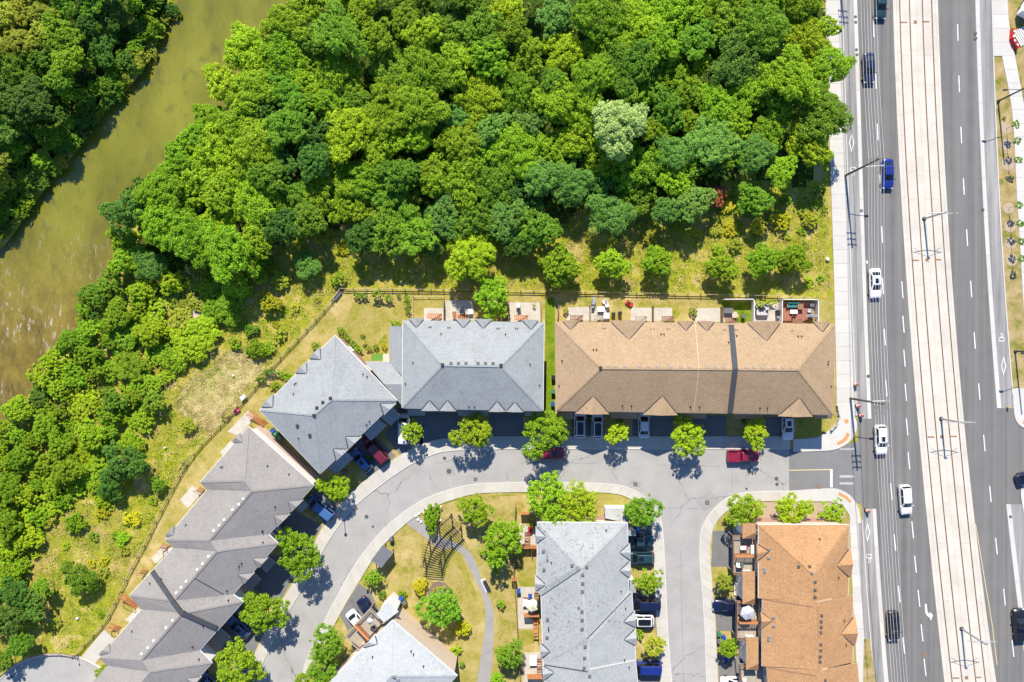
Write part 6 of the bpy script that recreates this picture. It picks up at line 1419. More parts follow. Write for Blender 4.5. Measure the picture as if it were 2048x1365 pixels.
o = empty('work_trailer', P(2050, 18, 0.06), R_(62), 'white trailer roof cut by the top right corner', 'trailer')
MB().box((0, 0, 1.2), (3.6, 1.9, 1.5), top=0.97).build('trailer_body', MAT['plastic_white'], o); MB().box((0, 0, 2.0), (3.5, 1.84, 0.08)).build('trailer_roof', MAT['vinyl_white'], o)
for sx in (-0.6, 0.6):
    for sy in (-0.85, 0.85): MB().cyl((sx, sy - 0.1, 0.33), (sx, sy + 0.1, 0.33), 0.33, n=12).build('wheel', MAT['tyre'], o)
MB().cyl((-1.8, 0, 0.5), (-2.9, 0, 0.45), 0.05, n=8).build('drawbar', MAT['steel_dark'], o)

# ------------------------------------------------------------------ fences
def rail_fence(name, pts, label, h=0.82, zs=(0.40, 0.76), step=2.05, cat='fence', m='fence_wood', post_top='fence_pale', group=None):
    W_ = [tuple(P(a, b, 0))[:2] for a, b in pts]; L = arclen(W_); o = empty(name, (W_[0][0], W_[0][1], 0), 0, label, cat, group); k = max(1, round(L[-1] / step))
    post = shared(('post', h, m), lambda: MB().box((0, 0, h / 2), (0.12, 0.12, h + 0.1)).box((0, 0, h + 0.09), (0.15, 0.15, 0.07), top=0.6).mesh('post', MAT[m]))
    q = [at_len(W_, L, L[-1] * i / k) for i in range(k + 1)]
    for i, p in enumerate(q):
        gz = ground_h(p[0], p[1]) * 0.5; link('post', post, None, o, (p[0] - W_[0][0], p[1] - W_[0][1], gz))
        if i < k:
            n = q[i + 1]; d = (n[0] - p[0], n[1] - p[1]); l = math.hypot(*d)
            for z in zs:
                rl = shared(('rail', round(l, 2), z, m), lambda: MB().box((l / 2, 0, z), (l - 0.02, 0.055, 0.14)).mesh('rail', MAT[m if z != zs[-1] else post_top]))
                link('rail', rl, None, o, (p[0] - W_[0][0], p[1] - W_[0][1], gz), math.atan2(d[1], d[0]))
    return o
rail_fence('rail_fence', [(682, 578), (1000, 581), (1400, 589.5), (1520, 592), (1632, 596)], 'long straight post and rail fence behind the blue-grey and tan rows')
rail_fence('rail_fence', smooth_line([(681, 580), (648, 622), (611, 662), (576, 699), (557, 720), (500, 787), (448, 844), (411, 881), (388, 910), (361, 951), (341, 989), (317, 1036), (290, 1091), (266, 1135), (235, 1200), (211, 1244), (170, 1288), (154, 1310)], 3), 'long diagonal post and rail fence between the meadow and the houses')
rail_fence('guard_rail', smooth_line([(150, 1310), (112, 1305), (66, 1311), (28, 1328), (-4, 1353), (-40, 1395)], 4), 'curved low wooden guard rail around the turning circle', 0.7, (0.34, 0.62), 2.2, 'guard rail')
def panel_fence(pts, h, m, label, name='board_fence', board=0.16, group=None, both=True):
    W_ = [tuple(P(a, b, 0))[:2] for a, b in pts]; o = empty(name, (W_[0][0], W_[0][1], 0), 0, label, 'fence', group)
    for a, b in zip(W_, W_[1:]):
        d = (b[0] - a[0], b[1] - a[1]); l = math.hypot(*d); an = math.atan2(d[1], d[0]); k = max(1, int(l / 1.9))
        for i in range(k + 1): MB().box((0, 0, h / 2), (0.11, 0.11, h + 0.1)).build('post', MAT[m], o, (a[0] - W_[0][0] + d[0] * i / k, a[1] - W_[0][1] + d[1] * i / k, 0), an)
        n = max(2, int(l / board)); bd = shared(('board', h, m, board), lambda: MB().box((0, 0, h / 2), (board - 0.012, 0.03, h - 0.1)).mesh('board', MAT[m]))
        for i in range(n): link('board', bd, None, o, (a[0] - W_[0][0] + d[0] * (i + .5) / n, a[1] - W_[0][1] + d[1] * (i + .5) / n, 0.02), an)
        MB().box((l / 2, 0, h - 0.02), (l, 0.09, 0.06)).build('top_rail', MAT[m], o, (a[0] - W_[0][0], a[1] - W_[0][1], 0), an)
    return o
panel_fence([(1031, 1008), (1029, 1062)], 1.6, 'fence_wood', 'short dark board fence at the top of the park backyard boundary')
panel_fence([(1027, 1112), (1029, 1160), (1034, 1240), (1036, 1290), (1043, 1400)], 1.5, 'fence_wood', 'long dark board fence between park and pale grey row backyards', board=0.3)
for q, lab in [([(1041, 1091), (1071, 1091)], 'cedar privacy screen highest behind the pale grey row'), ([(1048, 1226), (1077, 1226)], 'cedar privacy screen beside the cream parasol'), ([(1055, 1348), (1083, 1348)], 'cedar privacy screen lowest behind the pale grey row'), ([(1042, 1024), (1060, 1024)], 'short cedar screen under the big tree at the backyard corner'), ([(1023, 1155), (1032, 1155)], 'narrow cedar gate post screen on the park fence')]:
    panel_fence(q, 1.9, 'cedar', lab, 'privacy_screen', group='cedar privacy screens')
def white_pen(pts, label):
    return panel_fence(pts, 1.7, 'vinyl_white', label, 'vinyl_fence', 0.22)
white_pen([(1444, 600), (1502, 600), (1502, 645)], 'white vinyl fence around the small dark lawn behind the tan row'); white_pen([(1558, 600), (1629, 601), (1629, 646)], 'white vinyl fence around the reddish deck behind the tan row'); white_pen([(1558, 600), (1557, 646)], 'white vinyl divider left of the reddish deck')
for q, lab in [([(826, 592), (826, 634)], 'thin pale garden rail left of the patios behind the blue-grey row'), ([(828, 594), (888, 594)], 'thin pale garden rail along the lawn behind the blue-grey row')]:
    W_ = [P(*a, 0) for a in q]; mb = MB(); d = W_[1] - W_[0]; o = empty('garden_rail', W_[0], math.atan2(d.y, d.x), lab, 'rail')
    MB().box((d.length / 2, 0, 0.5), (d.length, 0.06, 0.06)).build('rail', MAT['fence_pale'], o)
    for t in (0, .5, 1): MB().box((d.length * t, 0, 0.25), (0.07, 0.07, 0.5)).build('post', MAT['fence_pale'], o)
# dark dividers between the patios
for i, q in enumerate([[(889, 604), (889, 640)], [(1017, 604), (1017, 644)], [(1081, 606), (1082, 644)], [(1116, 612), (1115, 640)], [(1179, 612), (1179, 644)], [(1304, 614), (1304, 645)], [(1441, 615), (1441, 646)]]):
    panel_fence(q, 1.6, 'fence_wood', f'{ORD[i]} board divider from the left between the back patios', 'patio_divider', 0.2, 'board dividers between the back patios')

# ------------------------------------------------------------------ decks, stairs
def steps(px0, py0, px1, py1, wd_px, n, label, z1=1.3, m='deck_brown', side='left'):
    """stair flight of single treads from (px0,py0) at the ground to (px1,py1) at z1"""
    a, b = P(px0, py0, 0), P(px1, py1, 0); d = b - a; an = math.atan2(d.y, d.x); l = d.length; w_ = wd_px / S
    o = empty('stair', a, an, label, 'stairs', 'wooden stairs behind the rows')
    for i in range(n): MB().box((l * (i + .5) / n, 0, z1 * (i + 1) / n), (l / n * 0.62, w_, 0.05)).build('tread', MAT[m], o)
    for s_ in (-1, 1):
        mb = MB(); y = s_ * w_ / 2
        mb.add([(0, y - .03, 0), (l, y - .03, z1 - .2), (l, y - .03, z1 + .05), (0, y - .03, 0.2), (0, y + .03, 0), (l, y + .03, z1 - .2), (l, y + .03, z1 + .05), (0, y + .03, .2)], [(0, 1, 2, 3), (7, 6, 5, 4), (3, 2, 6, 7), (0, 4, 5, 1), (1, 5, 6, 2), (0, 3, 7, 4)])
        mb.build('stringer', MAT[m], o)
    for t in (0.05, 0.95): MB().box((l * t, w_ / 2, z1 * t + .45), (0.08, 0.08, 0.95)).build('post', MAT[m], o)
    mb = MB(); mb.cyl((l * .05, w_ / 2, z1 * .05 + .92), (l * .95, w_ / 2, z1 * .95 + .92), 0.035, n=6); mb.build('handrail', MAT[m], o)
def deck(corners, z, label, m='deck_grey', rail=True, boards=0.2, railm='deck_grey', ang=0.0, skip=()):
    W_ = [P(a, b, z) for a, b in corners]; c = sum(W_, Vector()) / len(W_); o = empty('deck', (c.x, c.y, 0), 0, label, 'deck')
    Q = [(p.x - c.x, p.y - c.y) for p in W_]
    u = Vector((W_[1] - W_[0])[:2]).normalized(); vv = Vector((-u.y, u.x)); us = [Vector(q).dot(u) for q in Q]; vsn = [Vector(q).dot(vv) for q in Q]
    mb = MB(); n = max(2, int((max(us) - min(us)) / boards)); st = (max(us) - min(us)) / n
    for i in range(n):
        uc = min(us) + (i + .5) * st; ct = u * uc + vv * (max(vsn) + min(vsn)) / 2
        mb.box((ct.x, ct.y, z), (st - 0.014, max(vsn) - min(vsn), 0.05), math.atan2(u.y, u.x))
    bo = mb.build('deck_boards', MAT[m], o); tag(bo, kind='stuff')
    MB().prism(offset_poly(Q, 0.05), z - 0.28, z - 0.035).build('deck_frame', MAT[m], o)
    for q in offset_poly(Q, 0.15):
        if z > 0.5: MB().box((q[0], q[1], (z - .3) / 2), (0.14, 0.14, z - .3)).build('post', MAT[m], o)
    if rail:
        for i in range(len(Q)):
            if i in skip: continue
            a, b = Q[i], Q[(i + 1) % len(Q)]; d = (b[0] - a[0], b[1] - a[1]); l = math.hypot(*d); an = math.atan2(d[1], d[0]); ri = empty('railing', ((a[0] + b[0]) / 2, (a[1] + b[1]) / 2, z), an); ri.parent = o
            MB().box((0, 0, 0.98), (l, 0.13, 0.05)).build('handrail', MAT[railm], ri)
            mb = MB(); k = int(l / 0.14)
            for j in range(k): mb.box((-l / 2 + (j + .5) * l / k, 0, 0.5), (0.04, 0.04, 0.9))
            tag(mb.build('balusters', MAT[railm], ri), kind='stuff')
    return o
deck([(1464, 1070), (1506, 1070), (1506, 1146), (1464, 1146)], 3.1, 'upper grey wooden deck left of the orange row', boards=0.2, skip=(1,), railm='deck_brown')
deck([(1471, 1202), (1512, 1202), (1512, 1276), (1471, 1276)], 3.1, 'middle grey wooden deck with grey parasol left of the orange row', skip=(1,), railm='deck_brown')
deck([(1478, 1328), (1532, 1328), (1534, 1420), (1480, 1420)], 3.1, 'lowest grey wooden deck cut by the bottom edge, orange row', skip=(1,), railm='deck_brown')
deck([(691, 1271), (741, 1215), (768, 1242), (719, 1294)], 3.1, 'diagonal wooden deck before the pale blue-grey house', skip=(2,), railm='deck_grey')
for q, z, lab in [([(1464, 1107), (1505, 1107)], 3.1, 'slatted cedar divider across the upper grey deck'), ([(1472, 1239), (1512, 1239)], 3.1, 'slatted cedar divider across the middle grey deck'), ([(713, 1243), (741, 1273)], 3.1, 'slatted cedar divider across the diagonal deck')]:
    a, b = P(*q[0], z), P(*q[1], z); d = b - a; l = d.length; o = empty('privacy_screen', (a.x, a.y, z), math.atan2(d.y, d.x), lab, 'screen', 'cedar privacy screens')
    k = int(l / 0.24)
    for i in range(k): MB().box(((i + .5) * l / k, 0, 0.85), (0.14, 0.05, 1.65)).build('slat', MAT['cedar'], o)
    MB().box((l / 2, 0, 1.7), (l, 0.34, 0.05)).build('cap', MAT['cedar'], o)
o = deck([(1560, 604), (1626, 604), (1626, 642), (1560, 642)], 0.35, 'reddish boarded deck with outdoor furniture behind the tan row', 'deck_red', False, 0.16)
for a in [(870, 633, 'cedar'), (922, 634, 'cedar'), (1042, 636, 'cedar'), (1152, 636, 'deck_brown'), (1200, 636, 'deck_grey'), (1280, 638, 'deck_grey'), (1334, 638, 'deck_brown'), (1458, 641, 'deck_brown'), (1592, 643, 'deck_brown')]:
    i = [870, 922, 1042, 1152, 1200, 1280, 1334, 1458, 1592].index(a[0])
    steps(a[0] + 14, a[1], a[0] - 14, a[1], 9, 8, f'{ORD[i]} wooden stair from the left behind the blue-grey and tan rows', 1.5, a[2])
for a in [(1054, 1063, 1054, 1088), (1068, 1112, 1068, 1086), (1073, 1184, 1073, 1206), (1071, 1232, 1071, 1268), (1078, 1316, 1078, 1336)]:
    i = [1063, 1112, 1184, 1232, 1316].index(a[1]); steps(a[0], a[1], a[2], a[3], 9, 7, f'{ORD[i]} wooden stair from the top behind the pale grey row', 1.3, ('deck_brown', 'cedar')[i % 2])
for a in [(409, 984, 400, 975), (338, 1096, 328, 1088), (294, 1145, 287, 1139), (276, 1213, 248, 1187), (240, 1258, 224, 1246), (532, 850, 502, 824)]:
    i = [984, 1096, 1145, 1213, 1258, 850].index(a[1]); steps(a[0], a[1], a[2], a[3], 10, 7 if i not in (3, 5) else 14, f'cedar stair behind the grey row, {["highest plain", "second", "third", "longest", "lowest", "one beside the white end wall, topmost"][i]} one', 1.2, 'cedar')
for a in [(1467, 1176, 1483, 1176, 'upper'), (1478, 1302, 1490, 1302, 'lower'), (1466, 1052, 1482, 1052, 'topmost')]: steps(a[0], a[1], a[2], a[3], 26, 5, f'{a[4]} white front stair between the orange row decks', 1.5, 'vinyl_white')

# ------------------------------------------------------------------ park: pergola, shelter, bench
o = empty('pergola', P(880, 1085, 0), 0, 'curved dark wooden pergola over the park path', 'pergola'); ob = P(880, 1085, 0)
cl = smooth_line([(865, 1127), (867, 1110), (872, 1092), (880, 1076), (891, 1061), (906, 1046), (916, 1038)], 6); clw = [tuple(P(a, b, 0))[:2] for a, b in cl]; L = arclen(clw); zt = 2.7; n = 25
lo, hi = [], []
for i in range(n):
    d0 = L[-1] * i / (n - 1); p = at_len(clw, L, d0); q = at_len(clw, L, d0 + .2); q0 = at_len(clw, L, d0 - .2); d = Vector((q[0] - q0[0], q[1] - q0[1])).normalized(); nr = Vector((-d.y, d.x))
    MB().box((0, 0, 0), (3.3, 0.06, 0.13)).build('slat', MAT['pergola_wood'], o, (p[0] - ob.x, p[1] - ob.y, zt), math.atan2(nr.y, nr.x))
    lo.append((p[0] - nr.x * 1.25, p[1] - nr.y * 1.25)); hi.append((p[0] + nr.x * 1.25, p[1] + nr.y * 1.25))
for side in (lo, hi):
    for a, b in zip(side[::4], side[4::4] + [side[-1]]):
        l = math.dist(a, b)
        if l > 0.05: MB().box((l / 2, 0, 0), (l + .05, 0.12, 0.24)).build('beam', MAT['pergola_wood'], o, (a[0] - ob.x, a[1] - ob.y, zt - 0.225), math.atan2(b[1] - a[1], b[0] - a[0]))
    for p in (side[2], side[9], side[16], side[23]): MB().box((p[0] - ob.x, p[1] - ob.y, 1.2), (0.2, 0.2, 2.4)).build('post', MAT['pergola_wood'], o)
c = P(769, 1105, 0); a = math.atan2(*(P(766, 1128, 0) - P(789, 1097, 0))[:2][::-1]); o = empty('park_shelter', c, a, 'small park shelter with flat grey sheet roof beside the sidewalk', 'shelter')
MB().box((0, 0, 2.55), (3.0, 1.95, 0.08)).build('roof', MAT['plastic_grey'], o)
for i in range(15): MB().box((-1.4 + i * 0.2, 0, 2.61), (0.09, 2.05, 0.05)).build('roof_rib', plain('sheet_metal', (0.20, 0.205, 0.225), 0.6, 0.08, 3, metallic=0.2), o)
for x in (-1.3, 1.3):
    for y in (-.8, .8): MB().box((x, y, 1.25), (0.12, 0.12, 2.5)).build('post', MAT['fence_wood'], o)
MB().box((0, .8, 1.2), (2.5, 0.06, 1.2)).build('notice_board', MAT['fence_pale'], o)
def bin_(px, py, m, label, z=0.02, rz=0.0, lidm=None):
    o = empty('wheeled_bin', P(px, py, z), rz, label, 'bin', 'wheeled bins beside the houses')
    MB().box((0, 0, 0.5), (0.50, 0.55, 0.95), top=1.12).build('bin_body', MAT[m], o); MB().box((0, 0.02, 1.01), (0.62, 0.68, 0.07), top=0.9).build('lid', MAT[lidm or m], o)
    for x in (-.25, .25): MB().cyl((x - .03, .28, .1), (x + .03, .28, .1), .1, n=10).build('wheel', MAT['tyre'], o)
    MB().cyl((-.22, .36, .95), (.22, .36, .95), .02, n=6).build('handle', MAT[m], o)
o = empty('litter_bin', P(784, 1077, 0.02), 0, 'round black litter bin beside the grey park shelter', 'litter bin'); MB().lathe([(0.32, 0), (0.36, 0.9), (0.38, 0.95), (0.3, 1.0)], n=16).build('drum', MAT['plastic_black'], o); MB().lathe([(0.34, 1.0), (0.25, 1.12), (0.1, 1.15)], n=16).build('lid', MAT['plastic_grey'], o)
o = empty('bench', P(973, 1170, 0.05), R_(-64), 'dark slatted bench on its pale concrete pad beside the path', 'bench')
for i in range(4): MB().box((0, -0.2 + i * 0.14, 0.45), (1.8, 0.11, 0.04)).build('seat_slat', MAT['steel_dark'], o)
for i in range(3): MB().box((0, 0.32, 0.58 + i * 0.14), (1.8, 0.04, 0.11)).build('back_slat', MAT['steel_dark'], o)
for x in (-.75, .75):
    MB().box((x, 0, 0.22), (0.07, 0.5, 0.44)).build('leg', MAT['steel_grey'], o); MB().box((x, 0.34, 0.65), (0.06, 0.06, 0.5)).build('back_support', MAT['steel_grey'], o)
for i, (x, y) in enumerate([(838, 1028), (832, 1032), (836, 1040), (842, 1044), (848, 1026)]):
    mb = MB().lathe([(0.16, 0), (0.24, 0.08), (0.2, 0.2), (0.08, 0.26)], n=7); tag(mb.build('boulder', MAT['stone_white'], None, P(x, y, 0.02)), 'pale stone edging the bed beside the oval hedge', 'stone', 'pale stones beside the oval hedge')
def mini_lamp(px, py, label):
    o = empty('garden_lamp', P(px, py, 0.02), 0, label, 'lamp', 'short garden lamps'); MB().cyl((0, 0, 0), (0, 0, 0.9), 0.04, n=8).build('post', MAT['steel_dark'], o); MB().box((0, 0, 0.98), (0.26, 0.26, 0.2), top=0.7).build('lantern', MAT['vinyl_white'], o)
mini_lamp(883, 1011, 'white-topped garden lamp near the round park tree'); mini_lamp(882, 1038, 'white-topped garden lamp beside the oval hedge'); mini_lamp(1553, 1012, 'white-topped garden lamp in the bed by the orange row')
bin_(804, 1194, 'plastic_blue', 'blue bin at the park side of the deck house', rz=.8); bin_(795, 1199, 'plastic_green', 'green bin next to the blue one by the deck house', rz=.8); bin_(810, 1203, 'plastic_grey', 'grey bin next to the green one by the deck house', rz=.8)
bin_(548, 861, 'plastic_blue', 'blue bin beside the lower left edge of the diagonal house', rz=.8); bin_(555, 868, 'plastic_green', 'green bin behind the blue one at the diagonal house', rz=.8); bin_(562, 875, 'plastic_green', 'last green bin along the diagonal house edge', rz=.8)
bin_(1037, 1180, 'plastic_blue', 'blue bin on the pale patio by the park fence'); bin_(1436, 1266, 'plastic_green', 'green bin on the dry patch left of orange row'); bin_(1445, 1273, 'plastic_blue', 'blue bin on the dry patch left of orange row', lidm='plastic_blue'); bin_(1436, 1279, 'plastic_grey', 'grey bin on the dry patch left of orange row')
bin_(1106, 755, 'plastic_black', 'black bin in the passage between blue-grey and tan rows'); bin_(1106, 783, 'plastic_green', 'green bin in the passage between blue-grey and tan rows'); bin_(1105, 808, 'plastic_blue', 'blue bin in the passage between blue-grey and tan rows'); bin_(1274, 1056, 'plastic_blue', 'blue bin under the corner tree, south street')
bin_(690, 944, 'plastic_grey', 'grey bin in the shade before the diagonal house')

# ------------------------------------------------------------------ yard things
def parasol(px, py, r_, m, label, z0=0.06, hgt=2.3, n=6):
    o = empty('parasol', P(px, py, z0 + hgt) * 1.0, 0, label, 'parasol'); p = P(px, py, z0 + hgt); o.location = (p.x, p.y, z0)
    v = [(0, 0, hgt + 0.45)] + [(r_ * math.cos(2 * math.pi * i / n + .3), r_ * math.sin(2 * math.pi * i / n + .3), hgt) for i in range(n)]; v += [(x * .99, y * .99, z - 0.03) for x, y, z in v]
    MB().add(v, [(0, i + 1, (i + 1) % n + 1) for i in range(n)] + [(n + 1, n + 2 + (i + 1) % n, n + 2 + i) for i in range(n)] + [(i + 1, n + 2 + i, n + 2 + (i + 1) % n, (i + 1) % n + 1) for i in range(n)]).build('canopy', MAT[m], o)
    MB().cyl((0, 0, 0.1), (0, 0, hgt + 0.5), 0.025, n=8).build('pole', MAT['steel_grey'], o); MB().lathe([(0.28, 0), (0.28, 0.08), (0.05, 0.14)], n=12).build('base', MAT['plastic_grey'], o)
    for i in range(n): MB().cyl((0, 0, hgt + .38), (v[i + 1][0] * .95, v[i + 1][1] * .95, hgt - 0.02), 0.012, n=4).build('rib', MAT['steel_grey'], o)
parasol(1065, 1211, 1.05, 'fabric_cream', 'cream hexagonal parasol behind the pale grey row'); parasol(1495, 1226, 1.15, 'fabric_grey', 'light grey hexagonal parasol on the middle deck', 3.15)
def table(px, py, w_, d_, m, label, z=0.06, rz=0.0, h=0.72):
    o = empty('garden_table', P(px, py, z), rz, label, 'table'); MB().box((0, 0, h), (w_, d_, 0.05)).build('tabletop', MAT[m], o)
    for x in (-1, 1):
        for y in (-1, 1): MB().box((x * (w_ / 2 - .08), y * (d_ / 2 - .08), h / 2), (0.06, 0.06, h)).build('leg', MAT[m], o)
def chair(px, py, m, label, z=0.06, rz=0.0, group='garden chairs'):
    o = empty('garden_chair', P(px, py, z), rz, label, 'chair', group); MB().box((0, 0, 0.42), (0.55, 0.55, 0.06)).build('seat', MAT[m], o); MB().box((0, -0.28, 0.75), (0.55, 0.06, 0.55)).build('backrest', MAT[m], o)
    for x in (-.24, .24):
        for y in (-.24, .24): MB().box((x, y, .2), (.04, .04, .4)).build('leg', MAT[m], o)
        MB().box((x * 1.12, 0, .62), (.05, .5, .04)).build('armrest', MAT[m], o)
def bbq(px, py, label, m='plastic_black', z=0.06, rz=0.0):
    o = empty('barbecue', P(px, py, z), rz, label, 'barbecue', 'barbecues on the back patios'); MB().box((0, 0, 0.45), (0.8, 0.5, 0.75)).build('cabinet', MAT[m], o)
    MB().box((0, 0, 0.98), (0.85, 0.55, 0.30), top=0.75).build('hood', MAT['steel_grey' if m != 'plastic_black' else m], o)
    for x in (-.65, .65): MB().box((x, 0, 0.85), (0.42, 0.45, 0.04)).build('side_shelf', MAT['steel_grey'], o)
    MB().cyl((-.3, -.32, 1.0), (.3, -.32, 1.0), 0.02, n=6).build('handle', MAT['steel_grey'], o)
bbq(925, 624, 'black barbecue on the left concrete patio behind the blue-grey row'); table(941, 624, 0.75, 0.75, 'plastic_white', 'small white square table beside the black barbecue')
chair(1037, 614, 'plastic_grey', 'grey chair on the right patio behind the blue-grey row', rz=.2); table(1036, 612, 0.6, 0.6, 'plastic_white', 'small white table on the right patio behind blue-grey row'); chair(909, 627, 'deck_brown', 'small dark chair on the left patio behind the blue-grey row')
bbq(1186, 606, 'grey covered barbecue on the grass behind the tan row', 'plastic_grey', rz=1.4); table(1201, 619, 1.1, 0.8, 'plastic_white', 'white table on the left patio behind the tan row'); chair(1213, 611, 'plastic_white', 'white chair tilted beside the white table, tan row', rz=.6); chair(1208, 604, 'plastic_white', 'white chair on the grass above the white table', rz=2.2); table(1212, 632, 0.9, 0.9, 'plastic_white', 'second white table against the tan row stairs')
chair(1226, 629, 'plastic_black', 'black round-back chair on grass behind the tan row'); chair(1239, 627, 'plastic_black', 'narrow black chair right of the other on the grass', rz=.1)
def toy_car(px, py, m, label, rz):
    o = empty('toy_car', P(px, py, 0.02), rz, label, 'toy car'); MB().box((0, 0, 0.3), (1.1, 0.62, 0.35), top=0.9).build('body', MAT[m], o); MB().box((-0.15, 0, 0.5), (0.4, 0.4, 0.08)).build('seat', MAT['plastic_black'], o)
    MB().add([(.12, -.25, .47), (.12, .25, .47), (.02, .22, .68), (.02, -.22, .68)], [(0, 1, 2, 3)]).build('windscreen', MAT['glass'], o)
    for x in (-.35, .35):
        for y in (-.32, .32): MB().cyl((x, y - .06, .16), (x, y + .06, .16), .16, n=10).build('wheel', MAT['tyre'], o)
toy_car(1258, 608, 'plastic_red', 'red toy car on the dry lawn behind the tan row', -.6); toy_car(474, 822, 'plastic_pink', 'pink toy car against the diagonal fence', .6); toy_car(1060, 1061, 'plastic_red', 'small red ride-on toy beside the backyard stair', 1.5)
def sofa(px, py, m, label, z=0.38, rz=0.0, w_=1.9):
    o = empty('garden_sofa', P(px, py, z), rz, label, 'sofa'); MB().box((0, 0, 0.25), (w_, 0.8, 0.3)).build('frame', MAT['deck_brown'], o)
    k = 3
    for i in range(k): MB().box((-w_ / 2 + (i + .5) * w_ / k, -0.05, 0.46), (w_ / k - 0.04, 0.65, 0.14), top=0.92).build('cushion', MAT[m], o)
    MB().box((0, 0.34, 0.62), (w_, 0.14, 0.45)).build('backrest', MAT[m], o)
    for x in (-1, 1): MB().box((x * (w_ / 2 + .06), 0, 0.4), (0.12, 0.8, 0.5)).build('armrest', MAT['deck_brown'], o)
sofa(1585, 611, 'fabric_teal', 'teal cushioned sofa on the reddish deck'); table(1586, 624, 1.2, 0.6, 'vinyl_white', 'white-topped bench table on the reddish deck', 0.38, h=0.4); table(1598, 614, 0.9, 0.9, 'deck_brown', 'dark table right of the teal sofa', 0.38); chair(1617, 622, 'fabric_grey', 'grey chair at the right side of the reddish deck', 0.38, 1.5); chair(1586, 632, 'deck_brown', 'brown chair below the white bench table on deck', 0.38, 3.1); table(1621, 610, 0.7, 0.7, 'plastic_grey', 'round-look grey side table in the deck corner', 0.38); bbq(1620, 632, 'light grey barbecue in the lower deck corner', 'plastic_grey', 0.38)
sofa(1522, 626, 'fabric_grey', 'grey sofa on the grey patio left of the reddish deck', 0.06, 3.14, 1.7); table(1520, 617, 0.8, 0.8, 'glass', 'dark glass table on the grey patio beside grey sofa'); chair(1532, 617, 'fabric_grey', 'grey chair right of the glass table'); bbq(1553, 626, 'dark barbecue at the divider of the grey patio', rz=1.57)
table(1455, 622, 1.4, 0.8, 'plastic_grey', 'long grey table inside the white fenced lawn'); chair(1485, 633, 'plastic_grey', 'grey chair inside the white fenced lawn'); table(1468, 632, 1.0, 0.5, 'fence_pale', 'pale bench table inside the white fenced lawn')
sofa(1051, 1203 + 0, 'plastic_white', 'white slim bench along the park fence on pale patio', 0.06, 1.57, 1.2); chair(1060, 1190, 'plastic_blue', 'light blue chair on the pale patio near cream parasol'); table(1066, 1318, 1.1, 1.6, 'plastic_white', 'white tabletop behind the lower pale grey row'); 
table(1484, 1094, 0.9, 0.6, 'plastic_white', 'white table on the upper grey deck', 3.15); chair(1488, 1094, 'plastic_pink', 'pinkish chair beside the white table on upper deck', 3.15, 1.5); table(1502, 1097, 0.5, 1.4, 'vinyl_white', 'white bench along the wall on upper deck', 3.15); chair(1474, 1128, 'plastic_white', 'white lounge chair below the cedar divider, upper deck', 3.15); chair(1481, 1128, 'fabric_green', 'green chair beside the white lounge chair', 3.15); sofa(1477, 1214, 'plastic_grey', 'dark sofa beside the grey parasol on the middle deck', 3.15, 1.57, 1.6); table(1486, 1356, 0.6, 0.6, 'stone_white', 'white side table on the lowest deck', 3.15)
parasol(740, 1243, 0.55, 'fabric_grey', 'half folded grey parasol on the diagonal deck', 3.15, 1.9); chair(750, 1253, 'plastic_grey', 'grey chair on the diagonal deck', 3.15, .8); table(728, 1283, 0.5, 0.5, 'fence_pale', 'small pale table at the lower end of the diagonal deck', 3.15)
def bike(px, py, rz, m, label):
    o = empty('bicycle', P(px, py, 0.02), rz, label, 'bicycle', 'bicycles leaning on the diagonal fence')
    for x in (-.5, .5):
        mb = MB(); k = 12
        for i in range(k):
            a, b_ = 2 * math.pi * i / k, 2 * math.pi * (i + 1) / k; mb.cyl((x + .33 * math.cos(a), 0, .34 + .33 * math.sin(a)), (x + .33 * math.cos(b_), 0, .34 + .33 * math.sin(b_)), .022, n=4, cap=False)
        mb.build('wheel', MAT['tyre'], o)
    MB().cyl((-.5, 0, .34), (-.1, 0, .34), .025, n=6).cyl((-.1, 0, .34), (-.2, 0, .85), .025, n=6).cyl((-.2, 0, .8), (.35, 0, .8), .025, n=6).cyl((-.1, 0, .34), (.35, 0, .8), .025, n=6).cyl((.5, 0, .34), (.35, 0, .95), .025, n=6).build('frame', MAT[m], o)
    MB().box((-.22, 0, .9), (.26, .14, .05)).build('saddle', MAT['plastic_black'], o); MB().cyl((.33, -.28, .98), (.33, .28, .98), .02, n=6).build('handlebar', MAT['steel_grey'], o)
bike(458, 833, .8, 'plastic_black', 'upper bicycle of the heap at the diagonal fence'); bike(452, 839, .5, 'plastic_pink', 'pink-framed bicycle of the heap at the diagonal fence'); bike(448, 832, 1.6, 'plastic_grey', 'grey bicycle lying left in the heap at the fence'); bike(372, 924, .9, 'plastic_blue', 'blue bicycle leaning on the lower diagonal fence'); bike(366, 934, .9, 'plastic_black', 'black bicycle leaning on the lower diagonal fence')
table(489, 795, 0.9, 0.6, 'plastic_white', 'small white table hooked on the diagonal fence', 0.02, .6); table(676, 592, 1.6, 0.5, 'plastic_grey', 'grey bench table just inside the fence corner', 0.02, .9, 0.45)
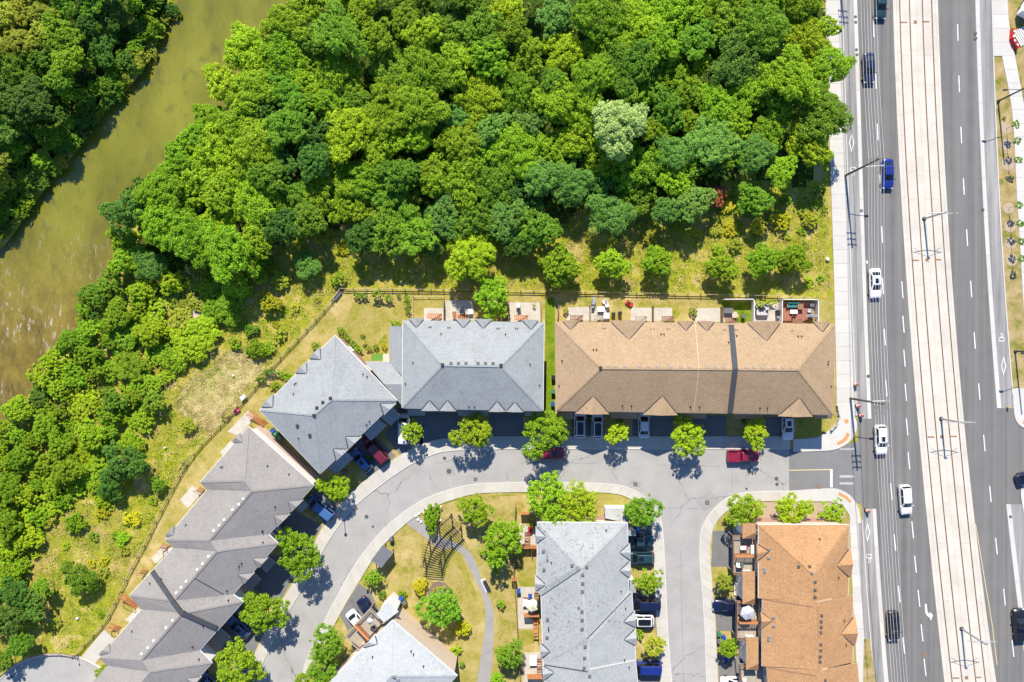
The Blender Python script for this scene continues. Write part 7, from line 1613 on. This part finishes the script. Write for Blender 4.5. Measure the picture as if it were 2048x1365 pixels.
o = empty('ladder', P(495, 872, 0.02), .8, 'white planter box along the white end wall of grey row', 'planter')
MB().box((0, 0, .25), (1.4, .4, .5)).build('planter_box', MAT['vinyl_white'], o); MB().box((0, 0, .51), (1.25, .28, .03)).build('soil', MAT['soil'], o); o.name = 'planter_box'
# covered moped, sign, fallen branch, stones and litter
o = empty('moped', P(1452, 1314, 0.03), 1.4, 'dark blue covered moped under the small bright tree', 'moped'); MB().box((0, 0, .5), (1.5, .45, .55), top=.7).build('cover', MAT['plastic_blue'], o)
for x in (-.6, .6): MB().cyl((x, -.06, .27), (x, .06, .27), .27, n=12).build('wheel', MAT['tyre'], o)
MB().cyl((.5, -.32, .95), (.5, .32, .95), .025, n=6).build('handlebar', MAT['steel_dark'], o)
rnd = random.Random(4); o = empty('fallen_branch', P(383, 548, 0.9), R_(-38), 'orange dead branch lying on the scrub', 'branch'); mb = MB().cyl((0, 0, 0), (1.6, 0, .15), .09, .05, 7); mb.build('limb', plain('dead_wood', (0.50, 0.20, 0.08), 0.9, .2, 4), o)
for i in range(7): MB().cyl((0.1 - i * .05, 0, .02), (-1.3 + rnd.uniform(-.6, .3), rnd.uniform(-.9, .9), rnd.uniform(0, .5)), .04, .012, 5).build('twig', MAT['mulch'], o)
for i, (x, y, r_, lab) in enumerate([(683, 570, 3, 'white stone at the fence corner'), (467, 752, 2.5, 'white litter on the mown strip'), (330, 896, 2.5, 'pale stone in the lower meadow'), (1655, 519, 4, 'pale boulder on the grass beside the avenue sidewalk'), (155, 1237, 3, 'pale stone in the dry meadow near the lower fence'), (1303, 483, 3, 'white stone in the meadow above the clipped row'), (388, 338, 3, 'pale rock under the river trees')]):
    tag(MB().lathe([(r_ / S * .7, -.05), (r_ / S, .1), (r_ / S * .8, .25), (r_ / S * .3, .32)], n=8).build('boulder', MAT['stone_white'], None, P(x, y, .08)), lab, 'stone')
panel_fence([(1672, 812), (1676, 834), (1671, 848), (1660, 860)], 0.8, 'concrete_patio', 'low grey retaining wall at the avenue corner of the tan row', 'retaining_wall', 0.5)
